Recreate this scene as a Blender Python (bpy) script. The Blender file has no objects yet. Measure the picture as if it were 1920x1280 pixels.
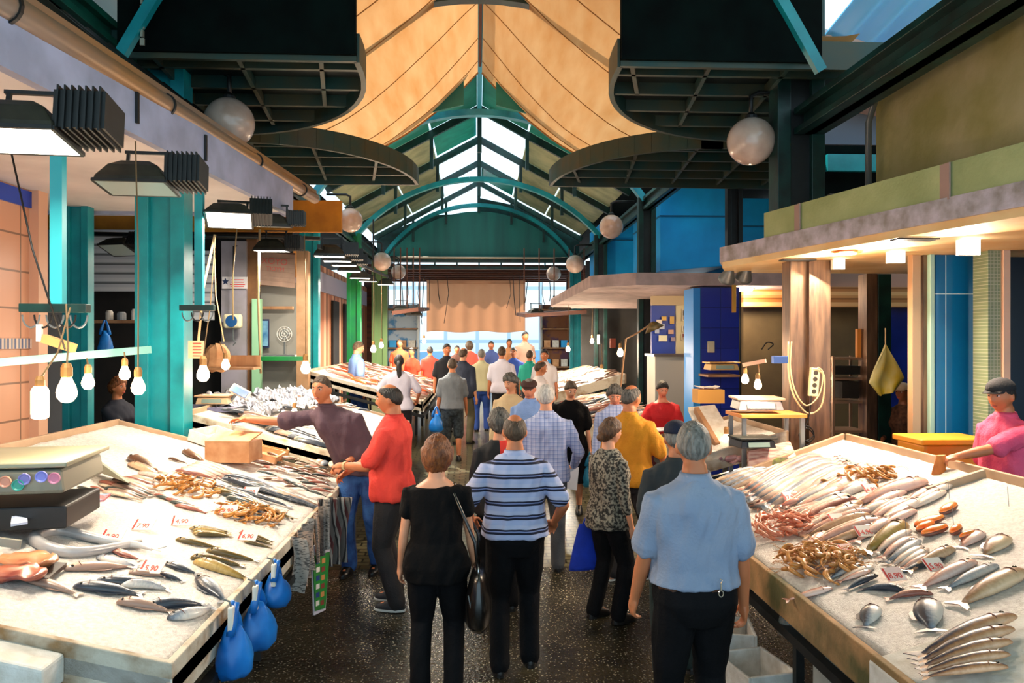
import bpy, bmesh, math, random
from mathutils import Vector, Matrix, noise, Euler

# ------------------------------------------------------------------ camera
SC = bpy.context.scene
COL = SC.collection
TH = math.radians(2.66)
FPX = 1400.0
CAMZ = 2.2
cam_d = bpy.data.cameras.new('camera')
cam_d.sensor_width = 36
cam_d.lens = 36 * FPX / 1920
cam_d.clip_end = 400
cam = bpy.data.objects.new('camera', cam_d)
COL.objects.link(cam)
cam.location = (0, 0, CAMZ)
cam.rotation_euler = (math.pi / 2, 0, -TH)
SC.camera = cam
SC.view_settings.view_transform = 'Standard'
SC.view_settings.look = 'None'
SC.view_settings.exposure = 0.72
SC.view_settings.gamma = 1
SC.view_settings.use_curve_mapping = False
try:
    SC.cycles.use_denoising = True
    SC.cycles.max_bounces = 6
    SC.cycles.sample_clamp_indirect = 6
except Exception:
    pass

# ------------------------------------------------------------------ daylight
world = bpy.data.worlds.new('daylight')
SC.world = world
world.use_nodes = True
wn = world.node_tree.nodes
bg = wn['Background']
bg.inputs[0].default_value = (0.62, 0.86, 1.0, 1)
bg.inputs[1].default_value = 1.15
sun_d = bpy.data.lights.new('sun', 'SUN')
sun_d.energy = 6.5
sun_d.angle = math.radians(0.6)
sun_d.color = (1.0, 0.93, 0.82)
sun = bpy.data.objects.new('sun', sun_d)
COL.objects.link(sun)
sun.rotation_euler = (math.radians(-24), math.radians(-20), 0)


def area(loc, rot, sx, sy, w, color):
    d = bpy.data.lights.new('lamp_light', 'AREA')
    d.shape = 'RECTANGLE'
    d.size = sx
    d.size_y = sy
    d.energy = w
    d.color = color
    o = bpy.data.objects.new('lamp_light', d)
    COL.objects.link(o)
    o.location = loc
    o.rotation_euler = rot
    return o


def point(loc, w, color=(1, .76, .52), r=.05):
    d = bpy.data.lights.new('bulb_light', 'POINT')
    d.energy = w
    d.color = color
    d.shadow_soft_size = r
    o = bpy.data.objects.new('bulb_light', d)
    COL.objects.link(o)
    o.location = loc
    return o


WARM = (1.0, .74, .48)
NEUT = (1.0, .88, .72)

# ------------------------------------------------------------------ geometry of the view


def ray(px, py):
    a = (px - 960) / FPX
    b = (640 - py) / FPX
    return Vector((math.sin(TH) + math.cos(TH) * a, math.cos(TH) - math.sin(TH) * a, b))


def PY(px, py, y):
    d = ray(px, py)
    t = y / d.y
    return Vector((d.x * t, y, CAMZ + d.z * t))


def PZ(px, py, z):
    d = ray(px, py)
    t = (z - CAMZ) / d.z
    return Vector((d.x * t, d.y * t, z))


def PX(px, py, x):
    d = ray(px, py)
    t = x / d.x
    return Vector((x, d.y * t, CAMZ + d.z * t))


def PP(px, py, a, sx, x0):
    """hit of a pixel ray with the plane z = a + sx*(x-x0)"""
    d = ray(px, py)
    t = (a - sx * x0 - CAMZ) / (d.z - sx * d.x)
    return Vector((d.x * t, d.y * t, CAMZ + d.z * t))


def floor_z(y):
    return max(0.0, min(.36, .04 * (y - 5)))


# ------------------------------------------------------------------ materials
def lin(c):
    if isinstance(c, str):
        c = c.lstrip('#')
        c = [int(c[i:i + 2], 16) / 255 for i in (0, 2, 4)]
        c = [v / 12.92 if v <= .04045 else ((v + .055) / 1.055) ** 2.4 for v in c]
    return (c[0], c[1], c[2], 1)


MATS = {}


def mat(name, col, rough=.6, metal=0, col2=None, nscale=6, ramp=(.35, .65), bump=0, bscale=40, emit=None, estr=0,
        stretch=None, spec=None, alpha=1, coat=0):
    if name in MATS:
        return MATS[name]
    m = bpy.data.materials.new(name)
    m.use_nodes = True
    nt = m.node_tree
    N = nt.nodes
    L = nt.links
    b = N['Principled BSDF']
    b.inputs['Base Color'].default_value = lin(col)
    b.inputs['Roughness'].default_value = rough
    b.inputs['Metallic'].default_value = metal
    if spec is not None:
        b.inputs['Specular IOR Level'].default_value = spec
    if coat:
        b.inputs['Coat Weight'].default_value = coat
        b.inputs['Coat Roughness'].default_value = .15
    if alpha < 1:
        b.inputs['Alpha'].default_value = alpha
    tc = N.new('ShaderNodeTexCoord')
    src = tc.outputs['Object']
    if stretch:
        mp = N.new('ShaderNodeMapping')
        mp.inputs['Scale'].default_value = stretch
        L.new(src, mp.inputs['Vector'])
        src = mp.outputs[0]
    if col2:
        n = N.new('ShaderNodeTexNoise')
        n.inputs['Scale'].default_value = nscale
        n.inputs['Detail'].default_value = 5
        L.new(src, n.inputs['Vector'])
        r = N.new('ShaderNodeValToRGB')
        r.color_ramp.elements[0].position = ramp[0]
        r.color_ramp.elements[1].position = ramp[1]
        r.color_ramp.elements[0].color = lin(col)
        r.color_ramp.elements[1].color = lin(col2)
        L.new(n.outputs['Fac'], r.inputs['Fac'])
        L.new(r.outputs['Color'], b.inputs['Base Color'])
    if bump:
        n2 = N.new('ShaderNodeTexNoise')
        n2.inputs['Scale'].default_value = bscale
        n2.inputs['Detail'].default_value = 4
        L.new(src, n2.inputs['Vector'])
        bp = N.new('ShaderNodeBump')
        bp.inputs['Strength'].default_value = bump
        bp.inputs['Distance'].default_value = .02
        L.new(n2.outputs['Fac'], bp.inputs['Height'])
        L.new(bp.outputs['Normal'], b.inputs['Normal'])
    if emit:
        b.inputs['Emission Color'].default_value = lin(emit)
        b.inputs['Emission Strength'].default_value = estr
    MATS[name] = m
    return m


def banded(name, stops, period, axis='z', rough=.7, jitter=0, axis2=None, stops2=None, period2=.05, off=0):
    """stripes (or a plaid, with axis2) repeating along an axis of the object"""
    if name in MATS:
        return MATS[name]
    m = mat(name, stops[0][1], rough)
    nt = m.node_tree
    N = nt.nodes
    L = nt.links
    b = N['Principled BSDF']
    tc = N.new('ShaderNodeTexCoord')
    sp = N.new('ShaderNodeSeparateXYZ')
    L.new(tc.outputs['Object'], sp.inputs[0])

    def band(ax, per, sts):
        mu = N.new('ShaderNodeMath')
        mu.operation = 'MULTIPLY_ADD'
        mu.inputs[1].default_value = 1 / per
        mu.inputs[2].default_value = 50 + off
        L.new(sp.outputs['XYZ'.index(ax.upper())], mu.inputs[0])
        fr = N.new('ShaderNodeMath')
        fr.operation = 'FRACT'
        L.new(mu.outputs[0], fr.inputs[0])
        r = N.new('ShaderNodeValToRGB')
        r.color_ramp.interpolation = 'CONSTANT'
        e = r.color_ramp.elements
        e[0].position = 0
        e[0].color = lin(sts[0][1])
        e[1].position = sts[1][0]
        e[1].color = lin(sts[1][1])
        for p, c in sts[2:]:
            q = e.new(p)
            q.color = lin(c)
        L.new(fr.outputs[0], r.inputs['Fac'])
        return r.outputs['Color']
    c = band(axis, period, stops)
    if axis2:
        c2 = band(axis2, period2, stops2 or stops)
        mx = N.new('ShaderNodeMix')
        mx.data_type = 'RGBA'
        mx.blend_type = 'MULTIPLY'
        mx.inputs[0].default_value = 1
        L.new(c, mx.inputs[6])
        L.new(c2, mx.inputs[7])
        c = mx.outputs[2]
    L.new(c, b.inputs['Base Color'])
    return m


def tiles(name, col, grout, sx, sz, rough=.25, swap='xz', g=.02, col2=None, bump=.3):
    if name in MATS:
        return MATS[name]
    m = mat(name, col, rough)
    nt = m.node_tree
    N = nt.nodes
    L = nt.links
    b = N['Principled BSDF']
    tc = N.new('ShaderNodeTexCoord')
    sp = N.new('ShaderNodeSeparateXYZ')
    cb = N.new('ShaderNodeCombineXYZ')
    L.new(tc.outputs['Object'], sp.inputs[0])
    L.new(sp.outputs['xyz'.index(swap[0])], cb.inputs[0])
    L.new(sp.outputs['xyz'.index(swap[1])], cb.inputs[1])
    br = N.new('ShaderNodeTexBrick')
    br.offset = 0
    br.inputs['Color1'].default_value = lin(col)
    br.inputs['Color2'].default_value = lin(col2 or col)
    br.inputs['Mortar'].default_value = lin(grout)
    br.inputs['Scale'].default_value = 1
    br.inputs['Mortar Size'].default_value = g * min(sx, sz)
    br.inputs['Brick Width'].default_value = sx
    br.inputs['Row Height'].default_value = sz
    L.new(cb.outputs[0], br.inputs['Vector'])
    L.new(br.outputs['Color'], b.inputs['Base Color'])
    bp = N.new('ShaderNodeBump')
    bp.inputs['Strength'].default_value = bump
    bp.inputs['Distance'].default_value = .01
    bp.invert = True
    L.new(br.outputs['Fac'], bp.inputs['Height'])
    L.new(bp.outputs['Normal'], b.inputs['Normal'])
    return m


def glow(name, col, s):
    return mat(name, col, .4, emit=col, estr=s)


M_TEAL = mat('teal_paint', '#0f97a0', .36, col2='#0c7a84', nscale=3, bump=.1, bscale=9)
M_DTEAL = mat('dark_teal_paint', '#0a3a34', .4, col2='#041d1a', nscale=4, bump=.15, bscale=12)
M_GREEN = mat('green_paint', '#128a3c', .4, col2='#0d6d49', nscale=2)
M_BLACK = mat('black_metal', '#0c0e0e', .5, col2='#16191a', nscale=10)
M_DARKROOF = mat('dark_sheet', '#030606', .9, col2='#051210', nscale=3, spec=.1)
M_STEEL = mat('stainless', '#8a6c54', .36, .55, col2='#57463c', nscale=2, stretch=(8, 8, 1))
M_GREYST = mat('grey_metal', '#7e8384', .4, .6)
M_WHITE = mat('white_plaster', '#ece4e2', .75, col2='#dcd4d2', nscale=2)
M_FASCIA = mat('lavender_fascia', '#b4b8d4', .6, col2='#9a9eb6', nscale=3)
M_ORANGE = mat('orange_plaster', '#c98118', .8, col2='#a96812', nscale=3)
M_CONC = mat('stained_concrete', '#c4b284', .85, col2='#a39658', nscale=1.6, bump=.25, bscale=12)
M_CONC2 = mat('grey_concrete', '#c4b8c0', .85, col2='#94887f', nscale=7, bump=.35, bscale=25)
M_GREENCONC = mat('green_parapet', '#b0b47c', .8, col2='#9aa068', nscale=3, bump=.2)
M_SOFFIT = mat('soffit_paint', '#f0cf98', .7, col2='#e2b678', nscale=2)
M_WOOD = mat('worn_wood', '#b0845c', .7, col2='#8a6040', nscale=5, stretch=(1, 1, .15))
M_FOAM = mat('white_styrofoam', '#e6e2da', .8, col2='#cfc8bb', nscale=14, bump=.2, bscale=120)
M_CARD = mat('cardboard', '#d9a77a', .8, col2='#c2885a', nscale=8)
M_BLUE = mat('bright_blue_sheet', '#14b4ff', .45, col2='#109cea', nscale=1.5)
M_CABLE = mat('black_cable', '#0a0a0a', .5)
M_CABLEW = mat('pale_cable', '#d8b98a', .5)
M_PLASTICW = mat('white_plastic', '#e8e2d6', .4)
M_RED = mat('red_ink', '#d8342c', .6)


# ------------------------------------------------------------------ mesh building
class MB:
    def __init__(s):
        s.v = []
        s.f = []

    def add(s, vs, fs):
        o = len(s.v)
        s.v += [Vector(q) for q in vs]
        s.f += [tuple(o + i for i in g) for g in fs]
        return s

    def box(s, c, d, rot=None, taper=1):
        hx, hy, hz = d[0] / 2, d[1] / 2, d[2] / 2
        vs = []
        for z in (-hz, hz):
            k = taper if z > 0 else 1
            for x, y in ((-hx, -hy), (hx, -hy), (hx, hy), (-hx, hy)):
                p = Vector((x * k, y * k, z))
                if rot is not None:
                    p = rot @ p
                vs.append(p + Vector(c))
        return s.add(vs, [(3, 2, 1, 0), (4, 5, 6, 7), (0, 1, 5, 4), (1, 2, 6, 5), (2, 3, 7, 6), (3, 0, 4, 7)])

    def prism(s, poly, z0, z1):
        n = len(poly)
        g0 = z0 if callable(z0) else (lambda x, y: z0)
        g1 = z1 if callable(z1) else (lambda x, y: z1)
        vs = [(p[0], p[1], g0(p[0], p[1])) for p in poly] + [(p[0], p[1], g1(p[0], p[1])) for p in poly]
        fs = [tuple(range(n))[::-1], tuple(range(n, 2 * n))]
        fs += [(i, (i + 1) % n, n + (i + 1) % n, n + i) for i in range(n)]
        return s.add(vs, fs)

    def slab(s, pts, t):
        """thick panel: polygon pts (3D, planar-ish) extruded by vector t"""
        n = len(pts)
        t = Vector(t)
        vs = [Vector(p) for p in pts] + [Vector(p) + t for p in pts]
        fs = [tuple(range(n))[::-1], tuple(range(n, 2 * n))]
        fs += [(i, (i + 1) % n, n + (i + 1) % n, n + i) for i in range(n)]
        return s.add(vs, fs)

    def bar(s, a, b, w, h=None, up=(0, 0, 1)):
        a = Vector(a)
        b = Vector(b)
        h = h or w
        d = (b - a).normalized()
        up = Vector(up)
        if abs(d.dot(up)) > .98:
            up = Vector((0, 1, 0))
        x = d.cross(up).normalized() * w / 2
        z = x.normalized().cross(d).normalized() * h / 2
        vs = [a - x - z, a + x - z, a + x + z, a - x + z, b - x - z, b + x - z, b + x + z, b - x + z]
        return s.add(vs, [(3, 2, 1, 0), (4, 5, 6, 7), (0, 1, 5, 4), (1, 2, 6, 5), (2, 3, 7, 6), (3, 0, 4, 7)])

    def rings(s, rs, cap=True):
        n = len(rs[0])
        vs = [p for r in rs for p in r]
        fs = []
        for i in range(len(rs) - 1):
            for j in range(n):
                k = (j + 1) % n
                fs.append((i * n + j, i * n + k, (i + 1) * n + k, (i + 1) * n + j))
        if cap:
            fs.append(tuple(range(n))[::-1])
            fs.append(tuple((len(rs) - 1) * n + j for j in range(n)))
        return s.add(vs, fs)

    def tube(s, pts, r, n=10, flat=None, cap=True):
        pts = [Vector(p) for p in pts]
        rr = r if isinstance(r, (list, tuple)) else [r] * len(pts)
        rs = []
        prev = None
        for i, p in enumerate(pts):
            d = (pts[min(i + 1, len(pts) - 1)] - pts[max(i - 1, 0)]).normalized()
            if prev is None:
                u = Vector((0, 0, 1)) if abs(d.z) < .9 else Vector((0, 1, 0))
                prev = d.cross(u).normalized()
            x = (prev - d * prev.dot(d)).normalized()
            prev = x
            y = d.cross(x)
            rs.append([p + (x * math.cos(2 * math.pi * j / n) + y * math.sin(2 * math.pi * j / n)) * rr[i] for j in range(n)])
        return s.rings(rs, cap)

    def limb(s, pts, rad, n=12):
        """tapered tube with rounded ends"""
        pts = [Vector(p) for p in pts]
        a = (pts[0] - pts[1]).normalized()
        b = (pts[-1] - pts[-2]).normalized()
        P = [pts[0] + a * rad[0] * .9, pts[0] + a * rad[0] * .6] + pts + [pts[-1] + b * rad[-1] * .6, pts[-1] + b * rad[-1] * .9]
        R = [rad[0] * .35, rad[0] * .8] + list(rad) + [rad[-1] * .8, rad[-1] * .35]
        return s.tube(P, R, n)

    def ball(s, c, r, nu=16, nv=10, rot=None):
        rx, ry, rz = r if isinstance(r, (list, tuple)) else (r, r, r)
        rs = []
        for i in range(1, nv):
            t = math.pi * i / nv
            rs.append([Vector((rx * math.sin(t) * math.cos(2 * math.pi * j / nu), ry * math.sin(t) * math.sin(2 * math.pi * j / nu), -rz * math.cos(t))) for j in range(nu)])
        if rot is not None:
            rs = [[rot @ p for p in q] for q in rs]
        c = Vector(c)
        return s.rings([[p + c for p in q] for q in rs])

    def lathe(s, c, prof, n=16, axis=None):
        rs = [[Vector((r * math.cos(2 * math.pi * j / n), r * math.sin(2 * math.pi * j / n), z)) for j in range(n)] for r, z in prof]
        if axis is not None:
            rs = [[axis @ p for p in q] for q in rs]
        c = Vector(c)
        return s.rings([[p + c for p in q] for q in rs])

    def grid(s, fn, nu, nv, thick=None):
        vs = [Vector(fn(i / nu, j / nv)) for j in range(nv + 1) for i in range(nu + 1)]
        w = nu + 1
        fs = [(j * w + i, j * w + i + 1, (j + 1) * w + i + 1, (j + 1) * w + i) for j in range(nv) for i in range(nu)]
        s.add(vs, fs)
        if thick:
            t = Vector(thick)
            s.add([p + t for p in vs], [f[::-1] for f in fs])
            edge = [i for i in range(w)] + [j * w + nu for j in range(1, nv + 1)] + [nv * w + i for i in range(nu - 1, -1, -1)] + [j * w for j in range(nv - 1, 0, -1)]
            n = len(edge)
            s.add([vs[e] for e in edge] + [vs[e] + t for e in edge], [(i, (i + 1) % n, n + (i + 1) % n, n + i) for i in range(n)])
        return s

    def mesh(s, name, smooth=False, fix=True):
        me = bpy.data.meshes.new(name)
        me.from_pydata([tuple(v) for v in s.v], [], s.f)
        me.update()
        if fix:
            bm = bmesh.new()
            bm.from_mesh(me)
            bmesh.ops.recalc_face_normals(bm, faces=bm.faces)
            bm.to_mesh(me)
            bm.free()
        if smooth:
            for p in me.polygons:
                p.use_smooth = True
        return me

    def build(s, name, m, parent=None, smooth=False, bevel=0, loc=None, auto=False):
        me = s.mesh(name, smooth)
        me.materials.append(m)
        o = bpy.data.objects.new(name, me)
        COL.objects.link(o)
        if parent is not None:
            o.parent = parent
        if loc is not None:
            o.location = loc
        if bevel:
            b = o.modifiers.new('b', 'BEVEL')
            b.width = bevel
            b.segments = 2
            b.limit_method = 'ANGLE'
        return o


def tag(o, label=None, cat=None, group=None, kind=None):
    if label:
        o['label'] = label
    if cat:
        o['category'] = cat
    if group:
        o['group'] = group
    if kind:
        o['kind'] = kind
    return o


def struct(name, mb, m, label=None, parent=None, smooth=False, bevel=0, cat=None):
    o = mb.build(name, m, parent, smooth, bevel)
    if parent is None:
        o['kind'] = 'structure'
        if label:
            o['label'] = label
            o['category'] = cat or 'building part'
    return o


def empty(name, loc, label, cat, group=None, rz=0, kind=None):
    o = bpy.data.objects.new(name, None)
    COL.objects.link(o)
    o.location = loc
    o.rotation_euler = (0, 0, rz)
    return tag(o, label, cat, group, kind)


def RZ(a):
    return Matrix.Rotation(a, 3, 'Z')


def RX(a):
    return Matrix.Rotation(a, 3, 'X')


def RY(a):
    return Matrix.Rotation(a, 3, 'Y')


def text_mesh(s, size):
    c = bpy.data.curves.new('t', 'FONT')
    c.body = s
    c.size = size
    c.extrude = .0006
    c.align_x = 'CENTER'
    c.align_y = 'CENTER'
    o = bpy.data.objects.new('t', c)
    COL.objects.link(o)
    dg = bpy.context.evaluated_depsgraph_get()
    me = bpy.data.meshes.new_from_object(o.evaluated_get(dg))
    bpy.data.objects.remove(o)
    return me


def lettering(s, size, m, parent, M):
    me = text_mesh(s, size)
    me.materials.clear()
    me.materials.append(m)
    o = bpy.data.objects.new('lettering', me)
    COL.objects.link(o)
    o.parent = parent
    o.matrix_local = M
    return o


def frameM(o, x, y):
    """4x4 with given origin, x axis, approx y axis"""
    x = Vector(x).normalized()
    z = x.cross(Vector(y)).normalized()
    y = z.cross(x)
    m = Matrix((x, y, z)).transposed().to_4x4()
    m.translation = Vector(o)
    return m


rnd = random.Random(7)
# ================================================================== THE HALL
# floor: flat by the camera, rising gently, flat again, running out to the street
M_FLOOR = mat('wet_floor', '#3a3424', .2, col2='#191710', nscale=2.2, bump=.5, bscale=38)
nt = M_FLOOR.node_tree
bp_ = [n for n in nt.nodes if n.type == 'BUMP'][0]
vo = nt.nodes.new('ShaderNodeTexVoronoi')
vo.inputs['Scale'].default_value = 42
tc_ = nt.nodes.new('ShaderNodeTexCoord')
nt.links.new(tc_.outputs['Object'], vo.inputs['Vector'])
rp = nt.nodes.new('ShaderNodeValToRGB')
rp.color_ramp.elements[0].position = .12
rp.color_ramp.elements[0].color = (.5, .46, .36, 1)
rp.color_ramp.elements[1].position = .3
rp.color_ramp.elements[1].color = (0, 0, 0, 1)
nt.links.new(vo.outputs['Distance'], rp.inputs['Fac'])
mx = nt.nodes.new('ShaderNodeMix')
mx.data_type = 'RGBA'
mx.blend_type = 'ADD'
mx.inputs[0].default_value = .55
old = nt.nodes['Principled BSDF'].inputs['Base Color'].links[0].from_socket
nt.links.new(old, mx.inputs[6])
nt.links.new(rp.outputs['Color'], mx.inputs[7])
nt.links.new(mx.outputs[2], nt.nodes['Principled BSDF'].inputs['Base Color'])
M_COBB = tiles('cobble_floor', '#4a4630', '#16150e', .17, .1, .3, 'xy', .1, '#5e5840', .8)
for _b in M_COBB.node_tree.nodes:
    if _b.type == 'TEX_BRICK':
        _b.offset = .5
m = MB()
m.grid(lambda u, v: (-10 + 20 * u, -2 + 9 * v, floor_z(-2 + 9 * v)), 4, 18)
struct('floor_front', m, M_FLOOR, 'dark wet asphalt floor of the market aisle', smooth=True, cat='floor')
m = MB()
m.grid(lambda u, v: (-10 + 20 * u, 7 + 24 * v, floor_z(7 + 24 * v)), 4, 48)
struct('floor_back', m, M_COBB, 'cobbled olive market floor further down the aisle', smooth=True, cat='floor')
m = MB()
m.box((0, 50, .3), (60, 38.2, .1))
struct('street', m, mat('street_asphalt', '#b9bcc0', .8), 'sunlit street beyond the market mouth', cat='street')

# ---- cross columns
def hcolumn(name, x, y, z0, z1, w, mcol, label, panel=None):
    r = empty(name, (x, y, z0), label, 'column', kind='structure')
    h = z1 - z0
    for k in (-1, 1):
        MB().box((k * w * .36, 0, h / 2), (w * .28, w * .5, h)).build('flange', mcol, r, bevel=.006)
    MB().box((0, .02, h / 2), (w * .5, w * .34, h)).build('web', mcol if mcol is not M_DTEAL else M_BLACK, r)
    return r


hcolumn('column', -3.1, 7.55, 0, 5, .47, M_TEAL, 'wide teal column behind the near left fish table')
hcolumn('column', 3.22, 7.4, 3.2, 6.6, .48, M_DTEAL, 'dark twin column rising above the near right canopy')
c2 = [(-3.2, 14.45, .36, M_TEAL, 'teal column at the left between the stalls and the shop fronts'),
      (3.3, 14.45, .34, M_DTEAL, 'dark green column in front of the bright blue duct'),
      (-3.2, 19.6, .36, M_GREEN, 'bright green column behind the man in the blue shirt at the left stall'),
      (3.25, 19.6, .34, M_DTEAL, 'dark column beyond the blue duct on the right'),
      (-3.2, 24.7, .5, mat('olive_column', '#6f8f5c', .4, .3), 'greenish steel column far down the left row'),
      (3.25, 24.7, .36, M_TEAL, 'thin teal column far down the right row'),
      (4.25, 12.2, .26, M_BLACK, 'black column between the two blue duct sections')]
for x, y, w, mm, lb in c2:
    hcolumn('column', x, y, floor_z(y), 5.0, w, mm, lb)
hcolumn('column', -4.45, 8.55, 0, 3.7, .28, M_TEAL, 'slim teal column beside the tiled wall at the left')

# ---- longitudinal beams, plates with rounded lobes, panels
def beam(x, y0, y1, z0, z1, w, mm, label):
    m = MB()
    m.box((x, (y0 + y1) / 2, z1 - .03), (w, y1 - y0, .06))
    m.box((x, (y0 + y1) / 2, z0 + .03), (w, y1 - y0, .06))
    m.box((x, (y0 + y1) / 2, (z0 + z1) / 2), (w * .35, y1 - y0, z1 - z0))
    struct('beam', m, mm, label, bevel=.005, cat='beam')


beam(-3.25, -1, 7.3, 4.78, 5.0, .2, mat('bottle_green_paint', '#0c5a48', .4, col2='#08382e', nscale=3), 'long dark green beam above the left gutter')
beam(3.3, -1, 7.3, 4.26, 4.52, .3, M_DTEAL, 'long black green beam above the right concrete wall')
beam(-3.25, 12.1, 25, 4.75, 5.0, .2, M_DTEAL, 'dark beam over the far left columns')
beam(3.3, 12.1, 25, 4.75, 5.0, .2, M_DTEAL, 'dark beam over the far right columns')

M_LOBE = mat('dark_plate', '#071c19', .5, col2='#0c1211', nscale=2)
M_RIM = mat('brown_lit_rim', '#3a3a26', .5, col2='#123a36', nscale=3)  # lit brown and teal sheen put into the rim and rib colour


def arc(cx, cy, r, a0, a1, n=14, ry=None):
    ry = ry or r
    return [(cx + r * math.cos(math.radians(a0 + (a1 - a0) * i / n)), cy + ry * math.sin(math.radians(a0 + (a1 - a0) * i / n))) for i in range(n + 1)]


def lobe(s, pts, z, label, XE=5.6):
    root = empty('curved_gallery_plate', (0, 0, 0), label, 'gallery plate', kind='structure')
    m = MB()
    m.prism(pts, z + .12, z + .16)
    m.build('plate', M_LOBE, root)
    # rim on the curved inner boundary, ribs below
    m = MB()
    for i in range(len(pts) - 1):
        a = Vector((pts[i][0], pts[i][1], z + .08))
        b = Vector((pts[i + 1][0], pts[i + 1][1], z + .08))
        if abs(a.x) > XE - .1 and abs(b.x) > XE - .1:
            continue
        m.bar(a, b, .05, .26)
    m.build('rim', M_RIM, root)
    ys = [p[1] for p in pts]
    y0, y1 = min(ys), max(ys)

    def inner(y):
        # innermost |x| reached at this y
        best = 9
        for i in range(len(pts) - 1):
            (xa, ya), (xb, yb) = pts[i], pts[i + 1]
            if (ya - y) * (yb - y) <= 0 and ya != yb:
                best = min(best, abs(xa + (xb - xa) * (y - ya) / (yb - ya)))
        return best
    m = MB()
    y = y0 + .35
    while y < y1 - .1:
        xi = inner(y)
        if xi < 5:
            m.bar((s * xi, y, z + .06), (s * (XE - .2), y, z + .06), .05, .12)
        y += .55
    x = 1.4
    while x < XE - .6:
        yy = [y0 + (y1 - y0) * i / 60 for i in range(61)]
        ok = [q for q in yy if inner(q) <= x]
        if ok:
            m.bar((s * x, min(ok), z + .05), (s * (x + .25), max(ok), z + .05), .04, .1)
        x += .75
    m.build('rib', M_RIM, root)


for s, nm, xi in ((-1, 'left', 1.08), (1, 'right', 1.3)):
    R = 2.0
    XE = 3.75 if s > 0 else 5.6
    pts = [(s * XE, 6.75), (s * xi, 6.75)]
    pts += [(s * (xi + R - R * math.cos(t)), 7.0 + 2.2 * math.sin(t)) for t in [math.pi / 2 * i / 14 for i in range(15)]]
    pts += [(s * XE, 9.2)]
    lobe(s, pts, 4.75, 'near %s dark gallery plate with rounded corner and ribs' % nm, XE)
    xi2 = xi - .12
    pts = [(s * 5.6, 9.55), (s * 2.9, 9.55)]
    pts += [(s * (xi2 + 2.0 * (1 - math.sin(t))), 12.0 - 2.45 * math.cos(t)) for t in [math.pi / 2 * i / 14 for i in range(15)]]
    pts += [(s * 5.6, 12.05)]
    lobe(s, pts, 4.75, 'second %s dark gallery plate curving toward the aisle' % nm)
    # vertical dark panel above the near edge
    m = MB()
    m.box((s * (3.15 + xi) / 2, 6.72, 6.0), (3.15 - xi, .06, 2.5))
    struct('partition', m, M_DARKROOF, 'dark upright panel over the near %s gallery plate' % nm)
    # curved bracket strut
    m = MB()
    a = Vector((s * 3.05, 6.95, 4.6))
    pp = [a + Vector((-s * (1.75 * t), -.1 * t, 1.9 * t + .35 * math.sin(math.pi * t))) for t in [i / 12 for i in range(13)]]
    for i in range(12):
        m.bar(pp[i] + Vector((0, -.45, 0)), pp[i + 1] + Vector((0, -.45, 0)), .09, .07, up=(0, 1, 0))
    o = struct('brace', m, M_TEAL, 'curved green brace rising from the near %s column' % nm, cat='brace')

# pipe conduits on the right column and chain on the left
m = MB().tube([(3.26, 7.1, 4.9), (3.26, 7.1, 6.6)], .028)
struct('conduit_pipe', m, mat('brass_pipe', '#9a7a38', .4, .5), 'brass coloured vertical pipe on the dark right column', smooth=True, cat='pipe')
m = MB().tube([(3.75, 7.0, 3.2), (3.75, 7.0, 4.3), (3.7, 6.8, 4.42), (3.45, 6.6, 4.46)], .03)
struct('drain_pipe', m, M_GREYST, 'grey bent pipe beside the right column over the canopy', smooth=True, cat='pipe')
m = MB()
for i in range(26):
    m.box((-2.85, 6.5, 4.75 + i * .07), (.02 if i % 2 else .035, .035 if i % 2 else .02, .06))
tag(m.build('hanging_chain', mat('chain', '#b8b2a0', .4, .7)), 'thin pale chain hanging beside the near left column', 'chain')

# arched trusses
def arch(y, ztop, label, mm=M_TEAL, x0=3.2, zs=4.95, cx=.05, w=.12, both=True):
    m = MB()
    n = 28
    # circle through (+-x0, zs) and (0, ztop)
    h = ztop - zs
    R = (x0 * x0 + h * h) / (2 * h)
    a = math.asin(min(1, x0 / R))
    P = [Vector((cx + R * math.sin(-a + 2 * a * i / n), y, ztop - R + R * math.cos(-a + 2 * a * i / n))) for i in range(n + 1)]
    for i in range(n):
        m.bar(P[i], P[i + 1], .16, w, up=(0, 0, 1))
    struct('arch_rib', m, mm, label, cat='arch')
    return P


RIDGE, EAVE, EX, CXR = 7.65, 5.75, 3.5, .05
SL = (RIDGE - EAVE) / EX


def rafters(y, label):
    m = MB()
    for s in (-1, 1):
        m.bar((CXR, y, RIDGE - .1), (CXR + s * EX, y, EAVE - .1), .1, .16)
        pass
        for k in (1.1, 2.2):
            m.bar((CXR + s * k, y, RIDGE - .1 - SL * k), (CXR + s * k, y, RIDGE - .9 - SL * k), .08)
    m.bar((CXR, y, RIDGE), (CXR, y, RIDGE - 1.1), .1)
    struct('rafter_frame', m, M_DTEAL, label, cat='roof frame')


arch(14.4, 6.6, 'pale blue arch rib just beyond the canvas awning', mat('light_teal_paint', '#2f9db4', .4, col2='#1f7f96', nscale=4))
arch(19.6, 6.45, 'teal arch rib in the middle of the far glazed roof')
arch(25.0, 6.75, 'dark teal arch rib framing the painted end panel')
arch(10.2, 6.9, 'arch rib above the canvas awning', M_DTEAL)
for y, l in ((17.2, 'first'), (19.8, 'second'), (22.4, 'third'), (25.2, 'last')):
    rafters(y, '%s dark gabled roof frame beyond the awning' % l)
m = MB().box((CXR, 13.2, RIDGE - .08), (.1, 24.4, .16))
struct('ridge_beam', m, mat('ridge_paint', '#2ba3c4', .4), 'blue green ridge beam running under the skylight', cat='beam')
m = MB().box((CXR, 6.5, RIDGE - .2), (.05, 15.4, .06))
struct('ridge_cable', m, mat('rust_brown', '#5a2a18', .7), 'rust brown rail along which the awning is laced', cat='rail')

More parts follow.
